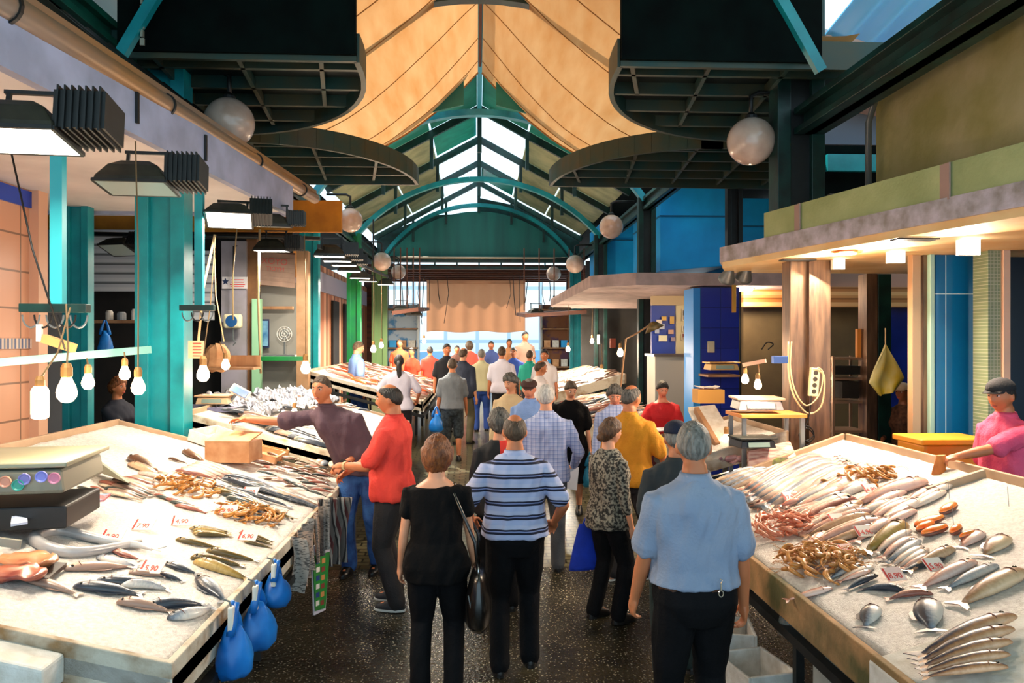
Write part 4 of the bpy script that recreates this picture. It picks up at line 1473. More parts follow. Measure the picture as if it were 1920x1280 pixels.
# wall bracket bits left middle
p = PY(368, 655, 7.3)
r = empty('paper_roll_box', p, 'orange striped paper packet hung on the wide teal column', 'packet')
MB().box((0, 0, 0), (.13, .06, .17)).build('packet', mat('peach_packet', '#e6a37c', .6), r)
m = MB()
for i in range(5):
    m.box((.02, -.033, -.06 + .03 * i), (.08, .004, .008))
m.build('stripe', M_RED, r)
for i, (a, b, w, d, lb) in enumerate([(408, 670, .3, .3, 'crumpled brown paper bag on the hanging shelf'), (437, 690, .6, .3, 'small wooden hanging shelf on the grey pillar')]):
    p = PY(a, b, 9.6)
    m = MB()
    if i == 0:
        m.ball((0, 0, 0), (.17, .1, .2), 9, 6)
        m.v = [v + Vector((noise.noise(v * 20 + Vector((3, 0, 0))) * .05, 0, noise.noise(v * 18) * .05)) for v in m.v]
    else:
        m.box((0, 0, 0), (w, d, .03))
        m.box((0, d / 2, .08), (w, .02, .16))
    tag(m.build(['paper_bag', 'hanging_shelf'][i], M_CARD if i == 0 else M_WOOD, loc=p), lb, ['bag', 'shelf'][i])
p = PY(500, 672, 11)
tag(MB().bar(p - Vector((.9, 0, 0)), p + Vector((.55, 0, 0)), .12, .06).build('green_bench', M_GREEN), 'dark green plank across the shop front at the left', 'bench')

# ---- right counter things
r = empty('scale_table', PY(1425, 776, 7.0), 'orange topped stand carrying the right scale', 'stand')
MB().box((.05, 0, 0), (.62, .45, .035)).build('stand_top', mat('orange_top', '#e08a3c', .5), r, bevel=.004)
for a, b in ((-.22, -.18), (.33, -.18), (-.22, .18), (.33, .18)):
    MB().box((a, b, -.4), (.035, .035, .8)).build('leg', M_GREYST, r)
shop_scale(PY(1418, 768, 7.0), .42, 'grey flat scale on the orange topped stand', mat('grey_body', '#8a8488', .4), mat('tan_plate2', '#c9a184', .35, .4), -.1)
shop_scale(PY(1410, 838, 6.75), .34, 'black scale with a curved keypad under the right stand', mat('black_body', '#17181a', .35), mat('dark_plate', '#3d4444', .3, .3), .1)
shop_scale(PY(1352, 694, 10.55), .42, 'tan scale hung in front of the ultramarine pillar', mat('tan_body', '#d9b070', .5), mat('amber_plate', '#e0a860', .4, .3), 0)
p = PY(1333, 650, 10.86)
tag(MB().box(p, (.1, .06, .17)).build('switch_box', mat('cream_switch', '#cfc4a8', .5), bevel=.01), 'cream switch box with a red panel on the ultramarine pillar', 'switch box')
p = PY(1333, 650, 10.35)
for i, (a, b, w, h, y, c, lb) in enumerate([(1462, 674, .14, .07, 6.9, '#2c4a86', 'small blue box fixed to the leftmost steel post'), (1122, 636, .07, .25, 19.3, '#efe6c8', 'white multi socket strip on the dark column'), (1149, 643, .12, .2, 15.5, '#8a3a1c', 'brown socket plate beyond the middle canopy'), (1376, 560, .05, .4, 10.7, '#d8a03c', 'amber cable bundle at the edge of the ultramarine pillar')]):
    tag(MB().box(PY(a, b, y), (w, .06, h)).build('wall_box', mat('wbox_%d' % i, c, .5), bevel=.005), lb, 'box')
# crate and box at (1300-1350, 725-760)
p = PY(1328, 752, 8.3)
r = empty('cardboard_carton', p, 'yellow brown carton filled with papers beside the vendor in red', 'box')
MB().box((0, 0, .06), (.3, .22, .15)).build('carton', mat('ochre_card', '#d29a4c', .8), r)
for i in range(4):
    MB().box((-.1 + .06 * i, .02, .16), (.07, .16, .01), RY(.3 - .2 * i)).build('sheet', mat('white_sheet', '#e8e0d8', .7), r)
m = MB().slab([PY(1290, 770, 8.2), PY(1340, 765, 8.2), PY(1380, 835, 7.6), PY(1325, 850, 7.5)], (0, 0, .04))
tag(m.build('sloping_board', M_FOAM), 'sloping white board beside the carton', 'board')
m = MB().bar(PY(1305, 768, 8.1), PY(1345, 835, 7.5), .05, .07)
tag(m.build('wooden_rail', M_WOOD), 'brown wooden rail at the edge of the sloping board', 'rail')
# newspaper print panel
q = [PY(1404, 845, 6.75), PY(1482, 828, 6.75), PY(1495, 860, 6.6), PY(1405, 893, 6.6)]
r = empty('printed_crate', q[0], 'crate side covered with a pink and green printed sheet beyond the near right table', 'crate')
MB().slab([v - q[0] for v in q], (0, .04, 0)).build('crate_side', mat('print_pink', '#d8b4a4', .6, col2='#b8746a', nscale=22, ramp=(.45, .6), stretch=(.3, 1, 3)), r)
MB().ball(PY(1466, 868, 6.55) - q[0], (.09, .01, .06), 12, 6).build('print_patch', mat('print_green', '#8a9a4c', .6, col2='#5a4a54', nscale=18), r)
# squid tray glow zone
for i in range(9):
    p = PP(1345 + (i % 5) * 22, 848 + (i // 5) * 18, .95, .27, 2.1)
    m = MB().limb([(0, 0, .03), (.06, .03, .03), (.13, .02, .02)], [.035, .03, .015], 8)
    for j in range(4):
        m.tube([(0, 0, .03), (-.05, -.03 + .02 * j, .02), (-.09, -.05 + .035 * j, .01)], [.008, .006, .003], 5)
    o = m.build('squid', mat('squid_skin', '#c9a0a0', .3, col2='#8f6070', nscale=9), smooth=True, loc=p)
    o.rotation_euler = (0, -SLB, i * .9)
    tag(o, 'pale mauve squid lying on the small ice table beyond the near right stall', 'squid', 'squid on the small side table')

# power strip with cords
p = PY(1526, 716, 7.14)
r = empty('power_strip', p, 'cream power strip fixed to the wide steel panel', 'power strip')
MB().box((0, 0, 0), (.09, .05, .28), RY(.08)).build('strip_body', mat('cream_strip', '#e6d6a8', .5), r, bevel=.008)
for i in range(4):
    MB().lathe((.008 - .006 * i, -.028, .09 - .06 * i), [(.001, 0), (.022, 0), (.024, -.004)], 10, RX(math.pi / 2)).build('socket', mat('socket_dark', '#3a342c', .6), r)
def loopcord(pts, y, rr_, mm, lb, nm='cable'):
    P = [PY(a, b, y) for a, b in pts]
    Q = []
    n = len(P)
    for i in range(n - 1):
        p0, p1, p2, p3 = P[max(i - 1, 0)], P[i], P[i + 1], P[min(i + 2, n - 1)]
        for t in [j / 6 for j in range(6)]:
            Q.append(.5 * ((2 * p1) + (p2 - p0) * t + (2 * p0 - 5 * p1 + 4 * p2 - p3) * t * t + (3 * p1 - p0 - 3 * p2 + p3) * t ** 3))
    Q.append(P[-1])
    tag(MB().tube(Q, rr_, 7).build(nm, mm, smooth=True), lb, 'cable')


loopcord([(1478, 640), (1479, 700), (1490, 745), (1515, 775), (1540, 760), (1546, 710), (1536, 695), (1524, 692)], 7.12, .009, M_CABLEW, 'tan cable looping around the power strip')
loopcord([(1484, 640), (1482, 690), (1492, 735), (1512, 760), (1536, 740), (1543, 700), (1533, 688)], 7.1, .007, M_CABLEW, 'second tan cable inside the larger loop')
loopcord([(1521, 742), (1519, 770), (1510, 800), (1498, 815), (1510, 826), (1526, 815), (1518, 800), (1503, 800), (1502, 818), (1515, 828), (1527, 818), (1512, 802), (1500, 822), (1512, 835), (1522, 826)], 7.1, .006, M_CABLE, 'coiled black cable hanging under the power strip')
loopcord([(1440, 655), (1450, 645), (1438, 642), (1428, 655)], 9.5, .008, M_CABLE, 'curved black hook over the back of the right shop')
# far hanging cables beside the curtain
for i, a in enumerate([742, 752, 763, 774, 786, 796, 806, 820, 838, 1010, 1018, 990, 975, 962, 955, 1030]):
    y = 27 + (i % 4) * .8
    pts = [PY(a, 515, y), PY(a + 3 * math.sin(i), 550, y), PY(a + (6 * math.sin(i * 2.1)), 560 + (i * 37) % 50, y)]
    tag(MB().tube(pts, .012 + .004 * (i % 2), 5).build('hanging_cable', M_CABLE), 'thin black cable hanging near the tan curtain', 'cable', 'thin cables hanging near the curtain')
# far stall structures, wooden hoods with lamps at both sides of the mouth
for i, (x0, x1, y0, y1, py, lb) in enumerate([(735, 805, 19.5, 24, 583, 'rusty brown hood over the far left stall'), (985, 1062, 19.5, 24, 588, 'dark brown hood over the far right stall')]):
    a, b = PY(x0, py, y0), PY(x1, py, y1)
    m = MB().slab([(a.x, y0, a.z - .1), (b.x, y0, a.z), (b.x, y1, a.z + .2), (a.x, y1, a.z + .1)], (0, 0, .1))
    for k_ in range(5):
        m.bar((a.x + (b.x - a.x) * k_ / 4, y0 + .5, a.z + .1), (a.x + (b.x - a.x) * k_ / 4, y0 + .5, 4.7), .03)
    tag(m.build('stall_hood', M_BROWN), lb, 'hood')
# shelving at the mouth sides, narrowing the bright opening
for i, (xa, xb, lb) in enumerate([(-3.3, -2.15, 'white and blue goods rack by the left side of the market mouth'), (2.35, 3.4, 'brown goods rack at the right side of the market mouth')]):
    r = empty('goods_rack', ((xa + xb) / 2, 27.5, floor_z(27)), lb, 'rack')
    w = xb - xa
    for k_ in range(5):
        MB().box((0, 0, .2 + k_ * .7), (w, .5, .05)).build('shelf', M_WOOD, r)
    for s in (-1, 1):
        MB().box((s * w / 2, 0, 1.6), (.06, .5, 3.2)).build('upright', M_GREYST, r)
    MB().box((0, .24, 1.6), (w, .04, 3.2)).build('back_panel', mat('rack_back_%d' % i, ['#c9dcec', '#8a5a3c'][i], .7, col2=['#5a9ad0', '#5a3a58'][i], nscale=2, ramp=(.48, .55)), r)
    for k_ in range(3):
        for j in range(3):
            MB().box((-w * .3 + w * .3 * j, -.05, .36 + k_ * .7), (w * .22, .3, .26)).build('carton', [M_CARD, M_FOAM, M_BLUE][(j + k_ + i) % 3], r)
m = MB().box((4.6, 24, 2.6), (2.2, .1, 4.4))
struct('wall_far_right', m, MATS['dark_grey_wall'], cat='wall')
m = MB().box((-3.75, 28, 2.6), (.9, .1, 4.4))
struct('wall_far_left', m, M_BROWN, cat='wall')
m = MB().box((3.9, 28, 2.6), (1.1, .1, 4.4))
struct('wall_far_right_end', m, M_BROWN, cat='wall')
# parked cars in the street
def car(x, y, c, label):
    r = empty('car', (x, y, .35), label, 'car')
    mm = mat('car_' + c[1:], c, .25, coat=.6)
    m = MB()
    prof = [(-2.1, .3), (-2.1, .75), (-1.9, .85), (-1.2, .92), (-.6, 1.4), (.7, 1.45), (1.4, .98), (2.05, .85), (2.15, .55), (2.1, .3)]
    m.slab([(a, -.8, b) for a, b in prof], (0, 1.6, 0))
    m.build('car_body', mm, r, bevel=.08)
    MB().slab([(-1.0, -.82, .95), (-.5, -.82, 1.34), (.62, -.82, 1.38), (1.15, -.82, .98)], (0, 1.64, 0)).build('window', mat('car_glass', '#7fb0d8', .1), r)
    for a in (-1.35, 1.35):
        for s in (-.78, .78):
            MB().lathe((a, s, .32), [(.001, -.1), (.3, -.1), (.32, 0), (.3, .1), (.001, .1)], 18, RX(math.pi / 2)).build('wheel', M_BLACK, r)


car(-2.2, 36.5, '#d8e4f0', 'white car parked in the sunlit street behind the curtain, at the left')
car(2.6, 38.0, '#6fb0e0', 'light blue car parked in the sunlit street, at the right')

# ---- hanging bags at the near left table edge
M_BBAG = mat('blue_plastic_bag', '#1f86e0', .35, col2='#0f62b4', nscale=5, alpha=.93)


def carrier(p, w, h, label, mm, seed=1, group=None, dep=.07, nm='plastic_bag', rz=0):
    """a filled carrier bag hanging from p (top of the handles)"""
    r = empty(nm, p, label, 'bag', group, rz=rz)
    m = MB()
    rs = []
    prof = [(0, .12, .5), (.12, .3, .7), (.25, .62, .8), (.45, .9, 1), (.65, 1.0, 1.15), (.85, .95, 1.1), (.97, .7, .8), (1.0, .4, .4)]
    for t, a, b in prof:
        ring = []
        for j in range(20):
            an = 2 * math.pi * j / 20
            q = Vector((w / 2 * a * math.cos(an), dep * b * math.sin(an), -h * (.28 + .72 * t)))
            q += Vector((1, .6, .5)) * (noise.noise(q * 14 + Vector((seed * 3, 0, 0))) * .025)
            ring.append(q)
        rs.append(ring)
    m.rings(rs)
    m.build('bag_body', mm, r, smooth=True)
    for s in (-1, 1):
        MB().tube([(0, s * .015, 0), (s * w * .1, s * .02, -h * .12), (s * w * .2, s * .02, -h * .26), (s * w * .28, s * .02, -h * .4)], [.012, .016, .022, .02], 8).build('handle', mm, r, smooth=True)
    return r


for i, (a, b, dx, w, h, lb) in enumerate([(440, 1128, .02, .2, .36, 'blue plastic bag nearest the camera hanging from the left table edge'), (484, 1090, .06, .26, .36, 'fullest blue plastic bag, hanging second from the front at the left table'), (518, 1050, .05, .2, .27, 'third blue plastic bag, tied up beside the folded newspapers')]):
    p = PX(a, b, -1.17)
    carrier(p, w, h, lb, M_BBAG, i + 1, rz=1.2)
    r = empty('bag_clip', p + Vector((-.0, -.05, -.02)), ['white clip holding the nearest blue bag', 'white clip holding the fullest blue bag', 'white clip holding the third blue bag'][i], 'clip')
    MB().box((0, 0, -.05), (.025, .04, .13)).build('clip_body', M_PLASTICW, r, bevel=.006)
    MB().tube([(0, 0, .01), (-.01, 0, .04), (-.04, 0, .05)], .005, 6).build('wire', M_GREYST, r)
# newspapers and flyer
p = PX(600, 1018, -1.12)
r = empty('supermarket_flyer', p, 'green folded advertising flyer hanging at the corner of the near left table', 'flyer', rz=1.05)
MB().slab([(-.09, 0, 0), (.11, 0, -.02), (.07, .01, -.5), (-.05, .01, -.5)], (0, .01, 0)).build('sheet', mat('flyer_paper', '#cfc4cc', .6), r)
MB().slab([(-.08, -.008, -.07), (.095, -.008, -.085), (.06, .002, -.48), (-.045, .002, -.47)], (0, .006, 0)).build('green_print', mat('flyer_green', '#1f8a34', .6, col2='#2f6a2c', nscale=9), r)
lettering('ETTIEIKHE', .032, mat('flyer_red', '#c02c24', .6), r, frameM((.01, -.01, -.045), (1, 0, -.08), (0, 0, 1)))
for i in range(12):
    z = -.12 - .06 * (i // 2) - .01 * (i % 2)
    m = MB().box(((-.03 + .06 * (i % 2)) * (1 + z * .5), -.006 + (i // 2) * .0018, z), (.035, .006, .035))
    m.build('print_picture', mat('flyer_p%d' % (i % 4), ['#22387a', '#d08a4c', '#e8dcd0', '#8a3a2c'][i % 4], .6), r)
for i in range(7):
    p = PX(560 + i * 9, 1004 - i * 12, -1.2 + .02 * i)
    m = MB().grid(lambda u, v: (.1 * (u - .5) + .02 * math.sin(v * 4 + i), .02 * math.sin(u * 5 + i), -.36 * v - .03 * u), 6, 8, (0, .012, 0))
    o = m.build('newspaper', mat('newsprint_%d' % (i % 3), ['#9c948c', '#a08878', '#77706a'][i % 3], .8, col2='#4a4644', nscale=30, ramp=(.5, .6), stretch=(1, 1, 4)), smooth=True, loc=p)
    o.rotation_euler = (0, 0, .5 + .25 * i)
    tag(o, 'folded newspaper sheet hanging along the left table edge', 'newspaper', 'newspapers hanging at the left table corner')
for i in range(3):
    p = PX(612 + i * 14, 935, -1.12 + .03 * i)
    m = MB().grid(lambda u, v: (.14 * (u - .5) * (1 - .3 * v) + .02 * math.sin(v * 5 + i), .03 * math.sin(u * 9 + i + v * 2), -.5 * v), 14, 8, (0, .012, 0))
    o = m.build('striped_sack', banded('sack_stripes', [(0, '#6a6460'), (.35, '#2a2626'), (.5, '#9a948c'), (.7, '#5a2c2c')], .05, 'x', .8), smooth=True, loc=p)
    o.rotation_euler = (0, 0, .9)
    tag(o, ['striped sack nearest the flyer', 'middle striped sack beside the dark shirted man', 'striped sack touching the jeans of the dark shirted man'][i], 'sack', 'striped sacks at the table corner')

# ---- foam boxes under the right table
def foambox(c, w, d, h, rz, label, mm=M_FOAM):
    r = empty('styrofoam_box', c, label, 'box', 'white boxes under the near right table', rz=rz)
    m = MB()
    t = .02
    m.box((0, 0, t / 2), (w, d, t))
    m.box((-w / 2 + t / 2, 0, h / 2), (t, d, h))
    m.box((w / 2 - t / 2, 0, h / 2), (t, d, h))
    m.box((0, -d / 2 + t / 2, h / 2), (w - 2 * t, t, h))
    m.box((0, d / 2 - t / 2, h / 2), (w - 2 * t, t, h))
    m.build('box_shell', mm, r, bevel=.006)
    return r


M_GBOX = mat('grey_foam', '#a9aba4', .7, col2='#8f938c', nscale=5)
for i in range(3):
    foambox((1.98 + .02 * i, 3.6, .0 + i * .17), .4, .72, .16, -.05 + .04 * i, ['lowest long white box of the stack under the right table', 'middle long white box of the stack under the right table', 'topmost open white box of the stack under the right table'][i], M_GBOX)
foambox((1.72, 4.55, 0), .34, .4, .22, .2, 'small white box behind the stack under the right table')
foambox((1.78, 5.2, 0), .32, .36, .2, -.2, 'farthest white box under the right table')
carrier((1.78, 4.1, .84), .2, .3, 'clear plastic bag hanging under the right table edge', mat('clear_plastic', '#8f9a98', .2, alpha=.35), 5)
# yellow hanging bag, chairs etc.
p = PY(1660, 650, 7.8)
r = empty('yellow_bag', p, 'yellow plastic bag hanging on the dark green post', 'bag')
m = MB()
m.grid(lambda u, v: ((u - .5) * (.02 + .36 * min(v / .72, (1.25 - v) / .53)) + .03 * v, .03 * math.sin(u * 9 + v * 5) * v, -.5 * v + .05 * (u - .5)), 12, 14, (0, .035, 0))
m.build('bag_body', mat('yellow_plastic', '#b89c18', .4, col2='#b8b070', nscale=5), r, smooth=True)
MB().tube([(0, 0, 0), (0, 0, .2)], .006, 5).build('string', M_CABLEW, r)
# yellow crate behind right table
r = empty('yellow_bin', PY(1765, 890, 6.1) * 1.0, 'yellow plastic bin behind the back rail of the near right table', 'bin')
r.location.z = 0
m = MB().box((0, .0, .75), (.55, .4, 1.24))
m.build('bin_body', mat('yellow_bin_plastic', '#d88a14', .5), r, bevel=.03)
MB().box((0, 0, 1.38), (.6, .44, .05)).build('bin_rim', MATS['yellow_bin_plastic'], r, bevel=.01)
# tool stand right shop
x0, x1, za, zb = wallrect(1548, 1610, 690, 790, 8.9)
r = empty('steel_shelf_unit', ((x0 + x1) / 2, 8.9, floor_z(8.9)), 'steel shelf unit between the steel posts with an orange tool', 'shelf unit')
w = x1 - x0
for zz in (zb + .12, zb - .12, za + .25, za - .1):
    MB().box((0, 0, zz - floor_z(8.9)), (w, .4, .03)).build('shelf', mat('warm_steel', '#b09078', .3, .6), r)
for a in (-.5, .5):
    for b in (-.18, .18):
        MB().box((a * w * .96, b, (zb + .15 - floor_z(8.9)) / 2), (.03, .03, zb + .15 - floor_z(8.9))).build('upright', MATS['warm_steel'], r)
MB().box((0, .0, zb - .02 - floor_z(8.9)), (w * .8, .3, .1)).build('tray', M_BLACK, r)
MB().box((-.02, -.1, za + .4 - floor_z(8.9)), (w * .5, .3, .2)).build('drawer', M_DKIN, r)
MB().box((w * .3, -.15, zb + .3 - floor_z(8.9)), (.05, .05, .35)).build('handle', mat('orange_wood2', '#e0913c', .6), r)
r = empty('plastic_chair', PY(1545, 850, 7.9), 'peach plastic chair back seen between the steel posts', 'chair')
r.location.z = floor_z(7.9)
MB().box((0, 0, .45), (.42, .4, .04)).build('seat', mat('peach_plastic', '#d08a5c', .5), r, bevel=.01)
m = MB().slab([(-.21, .2, .47), (.21, .2, .47), (.19, .26, 1.2), (-.19, .26, 1.2)], (0, .03, 0))
m.build('backrest', mat('peach_plastic', '#d08a5c', .5), r, bevel=.01)
for a in (-.19, .19):
    for b in (-.18, .18):
        MB().box((a, b, .22), (.035, .035, .44)).build('leg', MATS['peach_plastic'], r)
m = MB().bar(PY(598, 462, 9.2), PY(728, 519, 19), .04, .05)
m.bar(PY(700, 508, 16), PY(700, 508, 16) + Vector((0, 0, 1.1)), .03)
tag(m.build('floodlight_rail', M_BLACK), 'long black rail carrying the left row of floodlights', 'rail')

# bulbs added to brighten the far stalls, hung low
for i, (a, b, y, w) in enumerate([(700, 655, 13.5, 45), (715, 648, 16, 55), (795, 640, 19, 55), (1065, 655, 16.5, 55), (1110, 640, 18.5, 40)]):
    p = PY(a, b, y)
    bulb(a, b, y, .05, ['added bulb low over the near end of the far left table', 'added bulb over the middle of the far left table', 'added bulb at the far end of the far left table', 'added bulb over the far right table', 'added bulb by the farthest right column'][i], p + Vector((0, 0, 1.6)), w)
# shop clutter behind the slim column
carrier(PY(197, 600, 10.5), .2, .5, 'blue bag hanging in the dark shop behind the left columns', M_BBAG, 11)
carrier(PY(140, 610, 10.5), .14, .45, 'narrow blue bag hanging between the tiled wall and the slim column', M_BBAG, 12)
m = MB().box(PY(220, 603, 10.8), (1.1, .25, .04))
tag(m.build('wall_ledge', M_WOOD), 'wooden ledge in the dark shop behind the left columns', 'shelf')
for i, (a, b, w, h, c, lb) in enumerate([(205, 594, .1, .14, '#c9c2b8', 'pale jar on the ledge in the dark shop'), (228, 594, .12, .12, '#8a8f94', 'grey tin on the ledge in the dark shop'), (252, 592, .08, .16, '#d8d4cc', 'white carton on the ledge in the dark shop')]):
    q = PY(a, b, 10.8)
    q.z = PY(220, 603, 10.8).z + .02 + h / 2
    tag(MB().lathe(q, [(w / 2, -h / 2), (w / 2, h * .3), (w * .35, h / 2)], 12).build('storage_jar', mat('jar_%d' % i, c, .5)), lb, 'jar')
# bracket shelf for the tan scale, wall of the pillar behind it
q = PY(1352, 700, 10.55)
o = MB().box(q + Vector((0, .12, -.03)), (.46, .5, .03)).build('bracket_shelf', M_WOOD)
tag(o, 'small wooden bracket shelf under the tan scale on the ultramarine pillar', 'shelf')

point(PZ(1587, 473, 2.99) + Vector((0, 0, -.1)), 14, WARM, .08)
p = Vector((4.1, 11.25, 3.0))
r = empty('recessed_lamp', p, 'small bright lamp under the pinkish middle canopy', 'lamp')
MB().lathe((0, 0, 0), [(.001, -.03), (.1, -.03), (.12, .0), (.12, .02)], 16).build('lens', G_WARM, r)
MB().lathe((0, 0, .012), [(.12, -.01), (.14, -.004), (.14, .008)], 16).build('ring', M_GREYST, r)
point(p + Vector((0, 0, -.12)), 45, WARM, .08)
# ================================================================== FISH
def fishmat(name, back, side, belly, rough=.36, top=.075):
    """colour runs back -> side -> belly across the fish (local y), as on the animal"""
    m = mat(name, side, rough, coat=.25)
    nt = m.node_tree
    N, L = nt.nodes, nt.links
    tc = N.new('ShaderNodeTexCoord')
    sp = N.new('ShaderNodeSeparateXYZ')
    L.new(tc.outputs['Object'], sp.inputs[0])
    mr = N.new('ShaderNodeMapRange')
    mr.inputs['From Min'].default_value = -.085
    mr.inputs['From Max'].default_value = top
    L.new(sp.outputs[1], mr.inputs[0])
    nz = N.new('ShaderNodeTexNoise')
    nz.inputs['Scale'].default_value = 26
    nz.inputs['Detail'].default_value = 6
    L.new(tc.outputs['Object'], nz.inputs['Vector'])
    ad = N.new('ShaderNodeMath')
    ad.operation = 'MULTIPLY_ADD'
    ad.inputs[1].default_value = .5
    L.new(nz.outputs['Fac'], ad.inputs[0])
    L.new(mr.outputs[0], ad.inputs[2])
    r = N.new('ShaderNodeValToRGB')
    e = r.color_ramp.elements
    e[0].position = .3
    e[0].color = lin(belly)
    e[1].position = .98
    e[1].color = lin(back)
    q = e.new(.68)
    q.color = lin(side)
    L.new(ad.outputs[0], r.inputs['Fac'])
    L.new(r.outputs['Color'], N['Principled BSDF'].inputs['Base Color'])
    return m


FM = {
    'silver': fishmat('silver_fish', '#2c3440', '#7f8894', '#d4cdc4'),
    'pink': fishmat('pinkish_fish', '#8f5648', '#cf9884', '#eccabc'),
    'slim': fishmat('slim_fish', '#35403e', '#98806c', '#d4bca4'),
    'olive': fishmat('olive_fish', '#4c3f1c', '#8f7434', '#c9ab6c'),
    'red': fishmat('red_fish', '#c04a34', '#d87860', '#e8b09c'),
    'brown': fishmat('brown_fish', '#5c3f2c', '#a87f5c', '#d8b894'),
    'tuna': fishmat('tuna_fish', '#14243c', '#b07c54', '#dcae88', top=.02),
    'white': fishmat('white_fish', '#94786a', '#d0b4a0', '#ecdccc'),
    'orange': fishmat('orange_lit_fish', '#d0561c', '#f08c3c', '#f8c890'),  # orange lamp light put into the colour of these far fish
}
PROF = {  # x along the body (head at +.5), half height, half thickness
    'bream': [(-.40, .03, .018), (-.3, .05, .03), (-.12, .115, .055), (.08, .15, .07), (.25, .14, .07), (.38, .1, .055), (.46, .055, .035), (.5, .02, .015)],
    'slim': [(-.42, .018, .012), (-.3, .04, .028), (-.1, .075, .05), (.12, .09, .058), (.3, .082, .055), (.42, .058, .04), (.48, .032, .024), (.5, .012, .01)],
    'long': [(-.42, .014, .01), (-.3, .028, .022), (-.1, .045, .036), (.15, .055, .045), (.33, .055, .045), (.43, .042, .034), (.48, .026, .02), (.5, .01, .01)],
}
FCACHE = {}


def fish_meshes(prof, matk, bend, full=True):
    key = (prof, matk, bend, full)
    if key in FCACHE:
        return FCACHE[key]
    pr = PROF[prof]
    cy = lambda x: bend * (x * x - .08)
    n = 12
    m = MB()
    rs = []
    for x, h, t in pr:
        rs.append([Vector((x, cy(x) + h * math.cos(2 * math.pi * j / n), max(-.6 * t, t * math.sin(2 * math.pi * j / n)) + t * .6)) for j in range(n)])
    m.rings(rs)
    hh = max(p[1] for p in pr)
    tail = MB()
    y0 = cy(-.4)
    tail.slab([(-.39, y0 - .02, .01), (-.46, y0 - hh * .9, .006), (-.52, y0 - hh * 1.05, .006), (-.475, y0, .012), (-.52, y0 + hh * 1.05, .01), (-.46, y0 + hh * .9, .01), (-.39, y0 + .02, .012)], (0, 0, .006))
    fin = MB()
    xs = [-.2, -.1, .05, .2]
    top = []
    for i, x in enumerate(xs):
        h = [hh * .55, hh * .8, hh, hh * .95][i]
        top.append((x, cy(x) + h, .02))
    fin.slab([top[0], (-.12, cy(-.12) + hh * 1.12, .018), (.08, cy(.08) + hh * 1.32, .018), (.2, cy(.2) + hh * .95, .02)], (0, 0, .006))
    pec = MB()
    pec.slab([(.22, cy(.22) - .0, pr[4][2] * 1.55), (.1, cy(.1) - hh * .35, pr[3][2] * 1.5), (.08, cy(.1) - hh * .1, pr[3][2] * 1.62)], (0, 0, .006))
    if not full:
        m.add(tail.v, tail.f)
        m.add(fin.v, fin.f)
        me = m.mesh('fish_body', True)
        me.materials.append(FM[matk])
        FCACHE[key] = (me, None, None, None, None)
        return FCACHE[key]
    eye = MB().ball((.4, cy(.4) + hh * .25, pr[5][2] * 1.5), (.022, .022, .016), 10, 6)
    gill = MB()
    gill.tube([(.27 + .03 * math.cos(a), cy(.27) + hh * .75 * math.sin(a), pr[4][2] * (.64 + 1.0 * math.cos(a))) for a in [-1.1 + 2.2 * i / 6 for i in range(7)]], .006, 5)
    out = []
    for mb, nm, mt, sm in ((m, 'fish_body', FM[matk], True), (tail, 'tail_fin', FM[matk], False), (fin, 'dorsal_fin', FM[matk], False), (eye, 'eye', mat('fish_eye', '#14100c', .15), True), (gill, 'gill', mat('gill_dark', '#6a4034', .4), True)):
        me = mb.mesh(nm, sm)
        me.materials.append(mt)
        out.append(me)
    FCACHE[key] = tuple(out)
    return FCACHE[key]


NF = {'n': 0}


def far_heap(name, label, matk, side, n, xr, yr, base, ar, sc, prof, ws, lift):
    """the far, uncounted rest of the fish: one object per table"""
    m = MB()
    zf = ZL if side < 0 else ZR
    src = fish_meshes(prof, matk, .1, False)[0]
    V = [v.co.copy() for v in src.vertices]
    F = [tuple(p.vertices) for p in src.polygons]
    for i in range(n):
        x, y = rnd.uniform(*xr), rnd.uniform(*yr)
        an = rnd.uniform(*ar)
        L_ = 2 * rnd.uniform(*sc)
        nrm = Vector((side * -.27, 0, 1)).normalized()
        xa = Vector((math.cos(an), math.sin(an), side * .27 * math.cos(an))).normalized()
        ya = nrm.cross(xa)
        c = Vector((x, y, zf(x, y, base) + rnd.uniform(.0, lift)))
        m.add([c + (xa * v.x + ya * v.y * ws + nrm * v.z * ws) * L_ for v in V], F)
    o = m.build(name, FM[matk], smooth=True)
    tag(o, label, 'fish', kind='stuff')


def fish(head, tail, prof, matk, label, group=None, side=1, flip=1, bend=0, full=True, wscale=1, name='fish', lift=0):
    head, tail = Vector(head), Vector(tail)
    c = (head + tail) / 2
    L_ = (head - tail).length
    nrm = Vector((side * -.27, 0, 1)).normalized()
    x = (head - tail).normalized()
    x = (x - nrm * x.dot(nrm)).normalized()
    y = nrm.cross(x) * flip
    z = nrm
    if flip < 0:
        pass
    M = Matrix((x * L_, y * L_ * wscale, z * L_ * wscale)).transposed().to_4x4()
    M.translation = c + nrm * (.004 + lift)
    ms_ = fish_meshes(prof, matk, bend, full)
    o = bpy.data.objects.new(name, ms_[0])
    COL.objects.link(o)
    o.matrix_world = M
    tag(o, label, 'fish', group)
    if full:
        for me, nm in zip(ms_[1:], ('tail_fin', 'dorsal_fin', 'eye', 'gill')):
            if me is None:
                continue
            k_ = bpy.data.objects.new(nm, me)
            COL.objects.link(k_)
            k_.parent = o
    NF['n'] += 1
    return o


